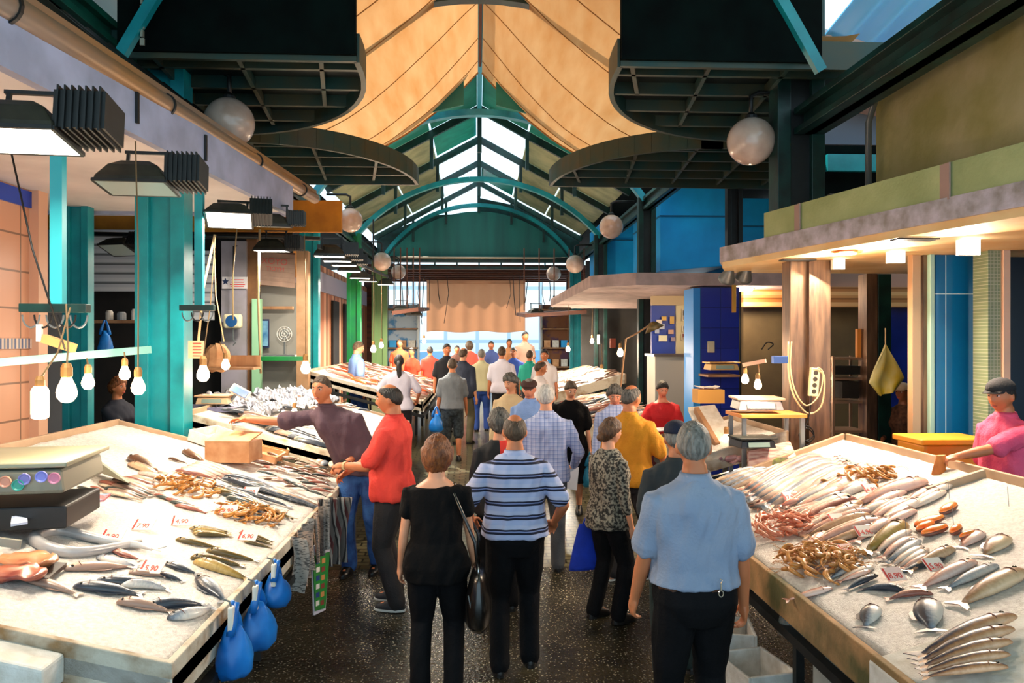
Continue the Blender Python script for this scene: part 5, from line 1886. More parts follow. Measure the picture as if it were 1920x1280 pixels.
def row(h0, t0, h1, t1, n, P_, prof, matk, label, group, side, jit=.01, full=False, ws=1, lift=0, bend=.1):
    for i in range(n):
        t = i / max(1, n - 1)
        h = P_(h0[0] + (h1[0] - h0[0]) * t, h0[1] + (h1[1] - h0[1]) * t)
        tl = P_(t0[0] + (t1[0] - t0[0]) * t, t0[1] + (t1[1] - t0[1]) * t)
        j1 = Vector((rnd.uniform(-jit, jit), rnd.uniform(-jit, jit), 0))
        j2 = Vector((rnd.uniform(-jit, jit), rnd.uniform(-jit, jit), 0))
        k_ = matk if isinstance(matk, str) else matk[i % len(matk)]
        fish(h + j1, tl + j2, prof, k_, label, group, side, 1 if rnd.random() < .7 else -1, rnd.choice([-bend, 0, bend]), full, ws, lift=lift + rnd.uniform(0, .008))


# -- near left table, single fishes (head px, tail px)
A = [
    ((136, 1102), (268, 1118), 'slim', 'silver', 'dark backed silver fish at the front left, lying furthest left of the five large ones', 1, 0, 1.1),
    ((180, 1092), (300, 1100), 'slim', 'silver', 'blue grey fish lying just behind the furthest left large one', 1, -.1, 1.1),
    ((224, 1098), (318, 1106), 'slim', 'silver', 'dark striped fish in the middle of the front group', -1, -.3, 1.3),
    ((218, 1130), (325, 1150), 'slim', 'white', 'pale fish with its belly up in the front row', 1, .1, 1.2),
    ((270, 1140), (385, 1135), 'slim', 'silver', 'silver grey fish at the front, right of the belly up fish', 1, .1, 1.2),
    ((318, 1165), (402, 1142), 'slim', 'silver', 'dark green backed fish at the front right corner', -1, .2, 1.2),
    ((368, 1085), (425, 1132), 'bream', 'silver', 'broad blue silver fish near the hanging bags', 1, 0, 1),
    ((308, 1058), (372, 1078), 'bream', 'silver', 'short steel blue fish above the broad one', 1, .2, 1),
    ((50, 1090), (150, 1118), 'slim', 'white', 'translucent pale fish at the front left of the ice', 1, .1, 1),
    ((118, 1070), (248, 1064), 'slim', 'white', 'long pale fish behind the large dark ones', 1, 0, .9),
    ((178, 1048), (258, 1066), 'slim', 'silver', 'shiny fish with a spotted head beside the red tag', -1, .2, 1.2),
    ((206, 1033), (265, 1052), 'bream', 'pink', 'small rosy fish curled behind the spotted one', 1, .2, 1),
    ((295, 1075), (345, 1092), 'bream', 'silver', 'small fish head pointing left beside the steel blue fish', 1, .2, 1),
    ((240, 1075), (310, 1082), 'slim', 'white', 'pale fish half covered beside the red tag', 1, 0, 1.1),
    ((328, 1014), (412, 1030), 'long', 'olive', 'olive brown lizard fish, topmost of the four long ones', 1, -.1, 1.2),
    ((385, 1035), (484, 1055), 'long', 'olive', 'olive fish pointing to the right table edge', 1, -.1, 1.2),
    ((356, 1048), (458, 1064), 'long', 'olive', 'yellowish olive fish in the middle of the long ones', 1, 0, 1.4),
    ((362, 1056), (468, 1090), 'long', 'olive', 'longest olive brown fish lying towards the blue bags', -1, 0, 1.5),
    ((240, 860), (300, 888), 'slim', 'brown', 'upper dark fish of the pair at the back of the left table', 1, 0, 1.2),
    ((240, 872), (305, 896), 'slim', 'brown', 'lower dark fish of the pair at the back of the left table', -1, 0, 1.2),
    ((342, 848), (385, 868), 'slim', 'brown', 'single dark fish near the back rail of the left table', 1, 0, 1.2),
    ((315, 860), (352, 870), 'slim', 'brown', 'small dark fish left of the single one by the back rail', 1, 0, 1),
]
for h, t, pf, mk_, lb, fl, bd, ws in A:
    fish(LP(*h), LP(*t), pf, mk_, lb, None, -1, fl, bd, True, ws * (1.35 if pf != 'bream' else 1.1))
# curled ribbon fish
pts = [(262, 1014), (200, 1028), (140, 1035), (90, 1026), (66, 1010), (78, 998), (112, 994), (160, 1004), (215, 1016), (262, 1022), (285, 1030)]
P3 = [LP(a, b, .025) for a, b in pts]
Q = []
for i in range(len(P3) - 1):
    p0, p1, p2, p3 = P3[max(i - 1, 0)], P3[i], P3[i + 1], P3[min(i + 2, len(P3) - 1)]
    for t in [j / 5 for j in range(5)]:
        Q.append(.5 * ((2 * p1) + (p2 - p0) * t + (2 * p0 - 5 * p1 + 4 * p2 - p3) * t * t + (3 * p1 - p0 - 3 * p2 + p3) * t ** 3))
Q.append(P3[-1])
c0 = Q[0].copy()
n = len(Q)
rf = empty('ribbon_fish', c0, 'long silver ribbon fish curled in a loop on the near left table', 'fish')
MB().tube([q - c0 for q in Q], [max(.006, .034 * math.sin(math.pi * min(1, .12 + i / n * .88)) ** .6) for i in range(n)], 12).build('fish_body', mat('ribbon_skin', '#a8a6a8', .3, col2='#d0ccc8', nscale=5, metal=.2), rf, smooth=True)
m = MB().slab([Q[-1] - c0, Q[-1] - c0 + Vector((.06, .05, .0)), Q[-1] - c0 + Vector((.03, 0, 0)), Q[-1] - c0 + Vector((.07, -.05, 0))], (0, 0, .005))
m.build('tail_fin', FM['silver'], rf)
# meat slabs at the left edge
for i, (a, b, w, d, c, c2) in enumerate([(45, 1048, .17, .085, '#d89a6c', '#a8603c'), (28, 1072, .15, .075, '#b86a4c', '#7a2c24')]):
    p = LP(a, b, .05)
    m = MB().ball((0, 0, -.01), (w, d, .03), 26, 10)
    m.v = [v + Vector((.03 * noise.noise(v * 9), .03 * noise.noise(v * 8 + Vector((5, 0, 0))), .03 * noise.noise(v * 17))) for v in m.v]
    o = m.build('fish_fillet', mat('fillet_%d' % i, c, .3, col2=c2, nscale=7, coat=.4), smooth=True, loc=p)
    tag(o, ['large glossy orange brown fish cutlet at the left edge of the near table', 'reddish cut fish piece in front of the orange cutlet'][i], 'fish')
o = MB().slab([LP(-20, 1082, .02), LP(90, 1092, .02), LP(125, 1062, .02), LP(-20, 1050, .02)], (0, 0, .02)).build('dark_liner', mat('dark_liner', '#2a1f1c', .4))
tag(o, 'dark plastic sheet under the fish cutlets', 'sheet')
# rows on the left table
LT = 'small fish laid out on the near left table'
row((150, 915), (190, 930), (255, 890), (330, 905), 8, LP, 'slim', ['slim', 'pink'], 'small brownish fish lying between the left scale and the shrimp', 'small fish between the left scale and the shrimp', -1, .03, ws=1.2)
row((195, 925), (262, 940), (215, 900), (300, 925), 7, LP, 'slim', ['slim', 'white'], 'slender pale fish in the heap right of the left scale', 'slender fish right of the left scale', -1, .02, ws=1.1)
row((285, 928), (335, 942), (330, 948), (388, 962), 5, LP, 'slim', ['pink', 'slim'], 'rosy fish in the loose row below the back shrimp', 'rosy fish below the back shrimp', -1, .02, ws=1.3)
row((330, 885), (400, 900), (365, 870), (445, 895), 6, LP, 'slim', ['pink', 'white'], 'pale rosy fish near the back rail of the left table', 'pale fish near the back rail', -1, .02, ws=1.2)
row((410, 900), (560, 945), (430, 965), (520, 985), 5, LP, 'long', 'silver', 'dark silver fish of the long rows beside the man in the dark shirt', 'long silver fish rows', -1, .02, ws=.9, full=True)
row((420, 895), (540, 930), (500, 925), (615, 960), 13, LP, 'long', ['silver', 'slim'], 'dark silver fish of the long rows by the front rail', 'long silver fish by the front rail', -1, .03, ws=1.2, full=False)
row((400, 915), (500, 950), (440, 940), (545, 975), 11, LP, 'long', ['silver', 'olive', 'slim'], 'greenish silver fish of the rows above the front shrimp', 'greenish fish above the front shrimp', -1, .03, ws=1.1)
row((360, 992), (425, 1000), (365, 1005), (440, 1008), 5, LP, 'long', 'olive', 'small olive fish behind the long lizard fish', 'small olive fish behind the lizard fish', -1, .02, ws=1.5, full=True)
row((450, 1000), (510, 1018), (460, 1016), (512, 1030), 4, LP, 'long', 'olive', 'small olive fish at the front rail by the tag', 'small olive fish at the front rail', -1, .02, ws=1.4)
# heap of little fish at the far right corner of the left table
for i in range(56):
    u, v = rnd.random(), rnd.random()
    a = 480 + 125 * u + 20 * v
    b = 855 + 22 * u + 62 * v - 10 * (1 - u)
    c = LP(a, b, .03)
    an = rnd.uniform(-.6, .9)
    d = Vector((math.cos(an), math.sin(an) * 1, -.27 * math.cos(an))) * rnd.uniform(.07, .1)
    fish(c - d, c + d, 'slim', rnd.choice(['brown', 'pink', 'slim', 'white']), 'little brownish fish in the heap at the far corner of the near left table', 'heap of little fish at the far corner', -1, 1, 0, False, 1.2, lift=rnd.uniform(0, .03))
row((500, 820), (560, 800), (620, 880), (650, 860), 14, LP, 'slim', ['silver', 'white'], 'grey fish at the back of the heap beside the peach box', 'grey fish at the back of the heap', -1, .05, ws=1.3)

# -- second left table (base .14)
L2 = lambda a, b, dz=.02: PP(a, b, .85 + .14 + dz, -.27, -1.25)
row((440, 775), (540, 800), (560, 830), (650, 850), 16, L2, 'long', ['silver', 'white', 'slim'], 'long silver fish on the second left table below the outstretched arm', 'long fish on the second left table', -1, .05, ws=1.5)
for i in range(34):
    a, b = rnd.uniform(430, 780), rnd.uniform(735, 800)
    c = L2(a, b, .04)
    if not (7.8 < c.y < 11.7 and -2.95 < c.x < -1.4):
        c = Vector((rnd.uniform(-2.9, -1.15), rnd.uniform(7.9, 11.5), 0))
        c.z = ZL(c.x, c.y, .14) + .03
    an = rnd.uniform(.6, 1.8)
    d = Vector((math.cos(an), math.sin(an), -.27 * math.cos(an))) * rnd.uniform(.14, .2)
    fish(c - d, c + d, 'slim', rnd.choice(['silver', 'white', 'silver']), 'silver grey fish in the wide heap behind the man in the dark shirt', 'silver heap on the second left table', -1, 1, 0, False, 1.1, lift=rnd.uniform(0, .03))
# crumpled foil sheets behind
for i, (x, y) in enumerate([(-2.75, 9.0), (-2.6, 10.2), (-2.5, 11.3)]):
    m = MB()
    m.grid(lambda u, v: (x + .7 * (u - .5), y + 1.0 * (v - .5), ZL(x + .7 * (u - .5), y, .14) + .08 + .09 * noise.noise(Vector((u * 5 + i * 3, v * 6, 0))) + .04 * noise.noise(Vector((u * 16, v * 16, i)))), 30, 36, (0, 0, .008))
    tag(m.build('foil_sheet', mat('silver_foil', '#c9ccd4', .25, .5, col2='#9fa4b4', nscale=4), smooth=False), ['crumpled silver sheet nearest on the second left table', 'crumpled silver sheet in the middle of the second left table', 'crumpled silver sheet at the far end of the second left table'][i], 'sheet')
# far tables: beyond the counted three hundred
for k_, (mk_, n_) in enumerate((('pink', 70), ('brown', 35), ('orange', 40), ('white', 40))):
    far_heap('fish_heap', ['rosy fish heaped on the far left table', 'brown fish mixed into the heap on the far left table', 'orange lit fish on the far left table', 'pale fish on the far left table'][k_], mk_, -1, n_, (-2.85, -1.05), (13.4, 19.2), .36, (-.7, .3), (.14, .22), 'long', 1.6, .07)
for k_, (mk_, n_) in enumerate((('white', 60), ('silver', 40), ('pink', 25))):
    far_heap('fish_heap', ['pale fish heaped on the second right table', 'silver fish in the heap on the second right table', 'rosy fish in the heap on the second right table'][k_], mk_, 1, n_, (1.6, 2.2), (10.0, 13.4), .24, (2.6, 3.5), (.14, .22), 'long', 1.4, .08)
far_heap('fish_heap', 'pale fish on the far right table', 'white', 1, 60, (1.6, 2.8), (14.8, 19.8), .36, (0, 3.1), (.12, .2), 'long', 1.4, .06)

# -- near right table singles
B = [
    ((1562, 1105), (1472, 1128), 'bream', 'pink', 'flat rosy fish with its tail toward the front rail', 1, .1, .75),
    ((1702, 1108), (1612, 1105), 'slim', 'silver', 'silver fish bent in an arc under the red price card', -1, .5, 1.3),
    ((1748, 1112), (1660, 1124), 'slim', 'pink', 'open mouthed fish bent in an arc right of the silver one', -1, .5, 1.2),
    ((1642, 1140), (1622, 1180), 'bream', 'silver', 'small round silver bream pointing its tail to the front rail', 1, 0, 1.4),
    ((1740, 1130), (1748, 1188), 'bream', 'silver', 'small pale bream with its tail toward the camera', 1, 0, 1.3),
    ((1832, 1056), (1722, 1106), 'slim', 'pink', 'long rosy silver fish right of the price cards', 1, 0, 1.1),
    ((1872, 1062), (1770, 1108), 'slim', 'silver', 'long silver fish lying next to the rosy one', 1, 0, 1.0),
    ((1790, 1032), (1700, 1076), 'long', 'brown', 'slender dark headed fish behind the rosy silver fish', 1, 0, 1.6),
    ((1745, 1032), (1680, 1068), 'slim', 'white', 'pale fish in front of the mauve squid like fish', 1, .2, 1.1),
    ((1728, 1018), (1652, 1020), 'slim', 'silver', 'dark mauve fish pointing right in the middle of the right table', 1, 0, 1.3),
    ((1892, 1010), (1842, 1046), 'bream', 'brown', 'bright orange brown fish with its tail down, at the right', 1, 0, 1.3),
    ((1845, 1000), (1800, 1030), 'bream', 'pink', 'pink fish beside the orange salmon steaks', 1, 0, 1.2),
    ((1700, 988), (1620, 1042), 'long', 'olive', 'long golden brown fish crossing the middle of the right table', 1, 0, 2.0),
    ((1676, 975), (1602, 1020), 'slim', 'pink', 'pinkish fish under the white price card', 1, 0, 1.2),
    ((1740, 905), (1600, 950), 'slim', 'pink', 'largest rosy fish with an open red gill on the right table', 1, 0, 1.3),
    ((1676, 942), (1590, 975), 'slim', 'white', 'long pale fish in front of the largest rosy one', 1, 0, 1.2),
    ((1760, 915), (1690, 950), 'slim', 'pink', 'rosy fish right of the largest one by the divider', 1, 0, 1.1),
    ((1735, 940), (1640, 985), 'slim', 'white', 'pale fish lying in the second row by the divider', 1, 0, 1.1),
    ((1925, 1075), (1795, 1140), 'slim', 'brown', 'big dark brown fish at the right edge of the picture', 1, 0, 1.3),
    ((1550, 1000), (1500, 1040), 'slim', 'pink', 'slim pink fish near the golden shrimp', 1, 0, 1.1),
    ((1640, 1065), (1560, 1096), 'slim', 'white', 'pale fish left of the red price card', 1, 0, 1.1),
]
for h, t, pf, mk_, lb, fl, bd, ws in B:
    fish(RP(*h), RP(*t), pf, mk_, lb, None, 1, fl, bd, True, ws * 1.1)
for i in range(5):
    h = RP(1905 - i * 3, 1165 + i * 24, .03 + .0 * i)
    t = RP(1715 + i * 4, 1238 - 3 * (i - 2) + i * 12, .03)
    fish(h, t, 'slim', 'tuna', ['topmost striped tuna on the tray at the bottom right', 'second striped tuna from the top of the bottom right tray', 'middle striped tuna on the bottom right tray', 'fourth striped tuna on the bottom right tray', 'lowest striped tuna at the bottom right corner'][i], 'striped tunas on the bottom right tray', 1, 1, -.12, True, 1.0, lift=.02)
# red mullets
for i, (h, t) in enumerate([((1425, 922), (1462, 912)), ((1440, 932), (1480, 918)), ((1452, 942), (1500, 926)), ((1470, 910), (1490, 900)), ((1488, 925), (1525, 922)), ((1462, 950), (1500, 938))]):
    fish(RP(*t, .02), RP(*h, .02), 'slim', 'red', 'bright red mullet in the small cluster at the far end of the right table', 'red mullets on the right table', 1, 1, 0, True, 1.9)
RN = 'rows on the right table'
row((1530, 858), (1380, 925), (1600, 885), (1420, 960), 16, RP, 'long', ['white', 'pink', 'silver'], 'slender fish of the far rows on the near right table', 'far rows of slender fish on the right table', 1, .03, ws=1.3)
row((1590, 862), (1500, 900), (1622, 885), (1520, 925), 9, RP, 'slim', ['white', 'pink', 'silver'], 'silver pink fish of the rows behind the red mullets', 'silver pink fish behind the red mullets', 1, .03, ws=1.1, full=True)
row((1600, 930), (1470, 985), (1660, 990), (1520, 1030), 9, RP, 'long', ['white', 'pink', 'brown'], 'pale slender fish in the middle rows of the right table', 'pale slender fish in the middle rows', 1, .03, ws=1.3, full=True)
row((1480, 885), (1350, 925), (1420, 880), (1340, 905), 8, RP, 'long', ['slim', 'silver'], 'thin greyish fish at the far front corner of the right table', 'thin fish at the far front corner', 1, .03, ws=1.2)
row((1700, 925), (1610, 965), (1720, 960), (1640, 1000), 5, RP, 'slim', ['pink', 'white'], 'soft pink fish left of the salmon steaks', 'soft pink fish left of the salmon', 1, .02, ws=1.1, full=True)
row((1600, 880), (1480, 935), (1640, 905), (1540, 945), 9, RP, 'slim', ['white', 'pink', 'silver'], 'pale fish in the rows right of the red mullets', 'pale fish right of the red mullets', 1, .03, ws=1.2)
row((1560, 945), (1460, 968), (1600, 975), (1500, 1000), 8, RP, 'slim', ['pink', 'white'], 'rosy fish between the red mullets and the pink shrimp', 'rosy fish by the pink shrimp', 1, .03, ws=1.1)
row((1700, 1000), (1640, 1040), (1760, 1050), (1690, 1080), 6, RP, 'slim', ['white', 'pink', 'silver'], 'pale fish in the centre of the right table', 'pale fish in the centre', 1, .03, ws=1.1)
row((1790, 905), (1715, 935), (1770, 925), (1700, 962), 4, RP, 'slim', ['pink', 'white'], 'rosy white fish along the divider strip of the right table', 'rosy fish along the divider', 1, .02, ws=1.1, full=True)
row((1600, 1045), (1530, 1075), (1650, 1085), (1590, 1110), 4, RP, 'slim', ['pink', 'silver'], 'small rosy fish below the golden prawn pile', 'rosy fish below the golden prawns', 1, .02, ws=1.2, full=True)
row((1560, 895), (1440, 950), (1590, 925), (1500, 960), 8, RP, 'long', ['pink', 'silver', 'white'], 'thin rosy fish beside the red mullets', 'thin rosy fish beside the red mullets', 1, .03, ws=1.3)
# salmon steaks
for i, (a, b, w, an) in enumerate([(1778, 951, .085, .5), (1742, 975, .1, .1), (1752, 992, .085, .1), (1792, 991, .06, .6), (1815, 1002, .05, 0), (1735, 985, .07, .3)]):
    p = RP(a, b, .03)
    r = empty('salmon_steak', p, ['upper orange salmon steak on the open ice', 'long orange salmon fillet left of the group', 'lower salmon fillet of the group', 'small deep orange salmon piece', 'smallest pink salmon piece beside the orange brown fish', 'salmon fillet partly covered by the long one'][i], 'salmon', 'salmon pieces on the right table')
    R = RY(-SLB) @ RZ(an)
    m = MB().ball((0, 0, 0), (w, w * .42, .022), 18, 8, R)
    m.build('flesh', mat('salmon_flesh', '#ff6a14', .35, col2='#ff9a44', nscale=18, stretch=(1, 4, 1), coat=.4), r, smooth=True)
    m = MB().ball((0, -.004, -.008), (w * 1.03, w * .45, .018), 18, 8, R)
    m.build('skin', mat('salmon_skin', '#7a4a3c', .3), r, smooth=True)

# -- prawns
def prawn_mesh(mm, k_):
    m = MB()
    pts = [(.05 * math.cos(a) * (1 + .2 * k_), .05 * math.sin(a), .012) for a in [-.4 + (2.2 + .3 * k_) * i / 9 for i in range(10)]]
    m.tube(pts, [.009, .0115, .012, .0125, .012, .011, .0095, .0075, .005, .003], 7)
    for s in (-1, 1):
        m.tube([pts[0], (pts[0][0] + .02, pts[0][1] - .05, .02 + .004 * s), (pts[0][0] + .01 * s, pts[0][1] - .09, .01)], .0013, 4)
    for i in (2, 3, 4, 5):
        q = Vector(pts[i])
        m.tube([q, q * .72 + Vector((0, 0, -.006))], .0016, 4)
    a = Vector(pts[-1])
    m.slab([a, a + Vector((-.016, -.01, .002)), a + Vector((-.02, .004, .002)), a + Vector((-.01, .012, .002))], (0, 0, .003))
    me = m.mesh('prawn', True)
    me.materials.append(mm)
    return me


PR = {k_: [prawn_mesh(mat('prawn_' + k_, c, .3, col2=c2, nscale=40, coat=.4), j) for j in range(3)] for k_, c, c2 in (('gold', '#c98a3c', '#a06424'), ('pink', '#dd8c68', '#c87050'), ('tan', '#cf9048', '#b0743a'))}


def pile(px, py, rx, ry, n, P_, side, kind, label, group, h=.05, sc=1):
    c = P_(px, py)
    ax = (P_(px + rx, py) - P_(px - rx, py)).length / 2
    ay = (P_(px, py - ry) - P_(px, py + ry)).length / 2
    for i in range(n):
        an, q = rnd.uniform(0, 6.283), math.sqrt(rnd.random())
        x = c.x + ax * q * math.cos(an)
        y = c.y + ay * q * math.sin(an)
        z = (ZL(x, y) if side < 0 else ZR(x, y)) + .005 + h * (1 - q * q) * rnd.uniform(.55, 1)
        o = bpy.data.objects.new('prawn', rnd.choice(PR[kind]))
        COL.objects.link(o)
        o.location = (x, y, z)
        o.rotation_euler = (rnd.uniform(-.4, .4), -side * SLB + rnd.uniform(-.4, .4), rnd.uniform(0, 6.283))
        s = rnd.uniform(.8, 1.15) * sc
        o.scale = (s, s, s)
        tag(o, label, 'prawn', group)


pile(352, 915, 52, 15, 42, LP, -1, 'gold', 'golden brown prawn in the back pile of the near left table', 'back prawn pile on the left table')
pile(468, 968, 55, 16, 52, LP, -1, 'gold', 'golden brown prawn in the front pile of the near left table', 'front prawn pile on the left table')
pile(1540, 1058, 62, 34, 90, RP, 1, 'tan', 'curled golden prawn in the pile nearest the front rail of the right table', 'golden prawn pile on the right table', .05)
pile(1468, 992, 52, 22, 60, RP, 1, 'pink', 'pink prawn in the pile behind the golden one', 'pink prawn pile on the right table')
pile(1600, 905, 45, 14, 36, RP, 1, 'gold', 'small golden prawn in the back pile of the right table', 'back prawn pile on the right table')
pile(1650, 895, 22, 8, 14, RP, 1, 'gold', 'small golden prawn beside the back pile of the right table', 'prawns beside the back pile')

# -- price cards
M_CARDP = mat('price_card', '#f2c9bc', .6, col2='#f5dcd0', nscale=6)
M_CARDW = mat('white_price_card', '#efe2d4', .6)
CARDS = [(270, 983, -1, '7,90', 'wide price card behind the curled ribbon fish'), (212, 1003, -1, '8,90', 'price card lying on the tail of the ribbon fish'), (286, 1062, -1, '5,90', 'pink price card standing among the large grey fish'),
         (466, 1003, -1, '6,90', 'price card among the small olive fish at the front rail'), (428, 955, -1, '9,90', 'price card on the front prawn pile'), (470, 920, -1, '3,90', 'price card on the long silver rows of the left table'), (342, 975, -1, '4,90', 'price card on the rosy fish row'),
         (1676, 1076, 1, '8,90', 'red lettered price card in front of the arched silver fish'), (1590, 1030, 1, '7,90', 'price card propped against the golden prawns'), (1620, 995, 1, '14,90', 'white price card in the middle of the right table'),
         (1632, 915, 1, '6,90', 'white price card beside the back prawn pile'), (1570, 972, 1, '12,90', 'white price card near the pink prawns'), (1592, 900, 1, '9,90', 'white price card on the back prawn pile'), (1752, 1058, 1, '5,90', 'white price card on the rosy silver fish'), (1480, 930, 1, '17,90', 'small white price card on the red mullets'), (1838, 962, 1, '', '')]
for a, b, s, tx, lb in CARDS:
    if not tx:
        continue
    P_ = LP if s < 0 else RP
    p = P_(a, b, .045)
    an = rnd.uniform(-.25, .15) if s < 0 else rnd.uniform(.0, .5)
    r = empty('price_card', p, lb, 'price card', rz=an)
    T = RX(math.radians(38))
    w = .125 if s < 0 else .11
    MB().box((0, 0, 0), (w, .08, .004), T).build('card', M_CARDP if s < 0 or a in (1676, 1590) else M_CARDW, r)
    lettering(tx, .045, M_RED, r, Matrix.Translation(T @ Vector((0, -.012, .004))) @ T.to_4x4())
    m = MB().box(T @ Vector((-w * .44, 0, .003)), (w * .08, .072, .003), T)
    m.build('red_band', M_RED, r)
# thin wire stakes
for i, (a, b) in enumerate([(1780, 935), (1788, 985), (1892, 950), (1700, 1010)]):
    p = RP(a, b)
    tag(MB().tube([p, p + Vector((-.01, 0, .12))], .002, 4).build('wire_stake', M_GREYST), 'thin wire stake stuck into the ice of the right table', 'stake', 'wire stakes in the right table')
# ================================================================== PEOPLE
SK = {
    'fair': mat('skin_fair', '#d99a78', .5, col2='#cc8862', nscale=5),
    'tan': mat('skin_tan', '#c67a50', .5, col2='#b86c44', nscale=5),
    'rosy': mat('skin_rosy', '#dc8f70', .5, col2='#cc7a5c', nscale=5),
    'dark': mat('skin_dark', '#9a5c3c', .5, col2='#8a4e32', nscale=5),
}
HAIR = {k: mat('hair_' + k, c, .55, col2=c2, nscale=60, stretch=(1, 1, .25), bump=.8, bscale=90) for k, c, c2 in (
    ('black', '#14100e', '#2a211c'), ('brown', '#3a2a1c', '#54402c'), ('auburn', '#8a4c1c', '#5a2c12'), ('grey', '#8c867e', '#5c5852'),
    ('white', '#d2ccc4', '#a8a29a'), ('saltpepper', '#6c665e', '#2c2824'), ('chestnut', '#6a4424', '#3c2414'), ('sandy', '#b09468', '#8a7450'))}


def remesh(mb, name, vox, m, parent, smooth_it=2, disp=None):
    me = mb.mesh('tmp', fix=True)
    o = bpy.data.objects.new('tmp', me)
    COL.objects.link(o)
    r = o.modifiers.new('r', 'REMESH')
    r.mode = 'VOXEL'
    r.voxel_size = vox
    r.adaptivity = 0
    if smooth_it:
        s = o.modifiers.new('s', 'SMOOTH')
        s.iterations = smooth_it
        s.factor = .5
    dg = bpy.context.evaluated_depsgraph_get()
    out = bpy.data.meshes.new_from_object(o.evaluated_get(dg))
    bpy.data.objects.remove(o)
    bpy.data.meshes.remove(me)
    if disp:
        nn = [v.normal.copy() for v in out.vertices]
        for v, n_ in zip(out.vertices, nn):
            v.co += n_ * disp(v.co)
    for p in out.polygons:
        p.use_smooth = True
    out.materials.clear()
    out.materials.append(m)
    out.name = name
    ob = bpy.data.objects.new(name, out)
    COL.objects.link(ob)
    ob.parent = parent
    return ob


# (z, half width, front depth, back depth)
MALE = [(.80, .12, .085, .10), (.88, .158, .105, .12), (.96, .162, .108, .118), (1.06, .150, .105, .095), (1.16, .152, .108, .098),
        (1.26, .168, .118, .108), (1.35, .180, .112, .112), (1.415, .165, .088, .098), (1.455, .115, .065, .08), (1.485, .066, .052, .064), (1.56, .054, .048, .058)]
FEMALE = [(.80, .13, .085, .115), (.88, .170, .105, .13), (.96, .162, .105, .12), (1.06, .132, .095, .088), (1.16, .138, .100, .09),
          (1.26, .152, .140, .098), (1.35, .160, .110, .10), (1.415, .145, .082, .09), (1.455, .10, .06, .072), (1.485, .058, .048, .056), (1.56, .047, .043, .05)]


def interp(tab, z):
    if z <= tab[0][0]:
        return tab[0][1:]
    for a, b in zip(tab[:-1], tab[1:]):
        if z <= b[0]:
            t = (z - a[0]) / (b[0] - a[0])
            return tuple(a[i] + (b[i] - a[i]) * t for i in (1, 2, 3))
    return tab[-1][1:]


def ring(c, w, f, b, n=22, ex=2.5):
    out = []
    for j in range(n):
        t = 2 * math.pi * j / n
        cs, sn = math.cos(t), math.sin(t)
        x = w * math.copysign(abs(cs) ** (2 / ex), cs)
        y = (f if sn > 0 else b) * math.copysign(abs(sn) ** (2 / ex), sn)
        out.append(Vector((c[0] + x, c[1] + y, c[2])))
    return out


def ik(a, t, l1, l2, pole):
    a, t = Vector(a), Vector(t)
    d = t - a
    L_ = min(d.length, (l1 + l2) * .995)
    d.normalize()
    t = a + d * L_
    x = (l1 * l1 - l2 * l2 + L_ * L_) / (2 * L_)
    h = math.sqrt(max(0, l1 * l1 - x * x))
    pole = Vector(pole)
    p = (pole - d * pole.dot(d)).normalized()
    return a + d * x + p * h, t


def hand(mb, w, d, palm_n, curl=.35, s=1, side=1, spread=1):
    """w wrist, d hand direction, palm_n palm normal; side: which way the thumb points (+-)"""
    d = Vector(d).normalized()
    n_ = Vector(palm_n)
    n_ = (n_ - d * n_.dot(d)).normalized()
    x = d.cross(n_).normalized() * side
    R = Matrix((x, d, n_)).transposed()
    w = Vector(w)
    mb.ball(w + d * .045 * s, (.041 * s, .055 * s, .016 * s), 14, 8, R)
    mb.ball(w + d * .055 * s + x * .002, (.038 * s, .042 * s, .015 * s), 12, 8, R)
    mb.limb([w - d * .02 * s, w + d * .04 * s], [.024 * s, .026 * s], 10)
    for i, (ox, ln) in enumerate(((.031, .068), (.0105, .078), (-.0105, .072), (-.031, .056))):
        p = w + d * (.088 - .006 * abs(i - 1)) * s + x * ox * s
        dd = d + x * (ox * 1.6 * spread)
        pts = [p - d * .02 * s]
        q = p
        ang = 0
        for k_, fr in enumerate((.42, .32, .26)):
            ang += curl * (1 + .35 * k_) * (1 + .12 * i)
            v = (dd.normalized() * math.cos(ang) + n_ * math.sin(ang))
            pts.append(q.copy())
            q = q + v * ln * fr * s
        pts.append(q)
        mb.limb(pts, [.009 * s, .0088 * s, .0082 * s, .0076 * s, .0068 * s][:len(pts)], 8)
    # thumb from the side of the palm near its base
    p = w + d * .022 * s + x * .026 * s
    a = (d * .6 + x * .75 + n_ * .25).normalized()
    b = (d * .9 + x * .25 + n_ * (.3 + .4 * curl)).normalized()
    mb.limb([p, p + a * .032 * s, p + a * .032 * s + b * .03 * s, p + a * .032 * s + b * .055 * s], [.012 * s, .011 * s, .0095 * s, .0075 * s], 8)
    return R


def head_dir(u, v):
    th = math.pi * v
    return Vector((math.sin(th) * math.cos(u), math.sin(th) * math.sin(u), math.cos(th)))


def head_pt(q, nose=1):
    x, y, z = q
    g = lambda a, s: math.exp(-(a / s) ** 2)
    px = x * .077
    py = y * (.098 if y > 0 else .101)
    pz = z * .118
    if z < 0:
        k_ = (-z) ** 1.4
        px *= 1 - .34 * k_
        if y < 0:
            py *= 1 - .45 * k_
        else:
            py *= 1 - .04 * k_
    if y > 0:
        py -= .006 * g(z - .12, .22) * g(abs(x) - .42, .22)
        py += .007 * g(z - .33, .14) * g(x, .6)
        if nose:
            py += .026 * g(x, .16) * g(z + .2, .13) + .014 * g(x, .12) * g(z - .02, .16)
            py += .006 * g(x, .34) * g(z + .52, .1)
            py += .012 * g(x, .35) * g(z + .88, .18)
        py += .004 * g(abs(x) - .55, .2) * g(z + .15, .25)
    return Vector((px, py, pz))


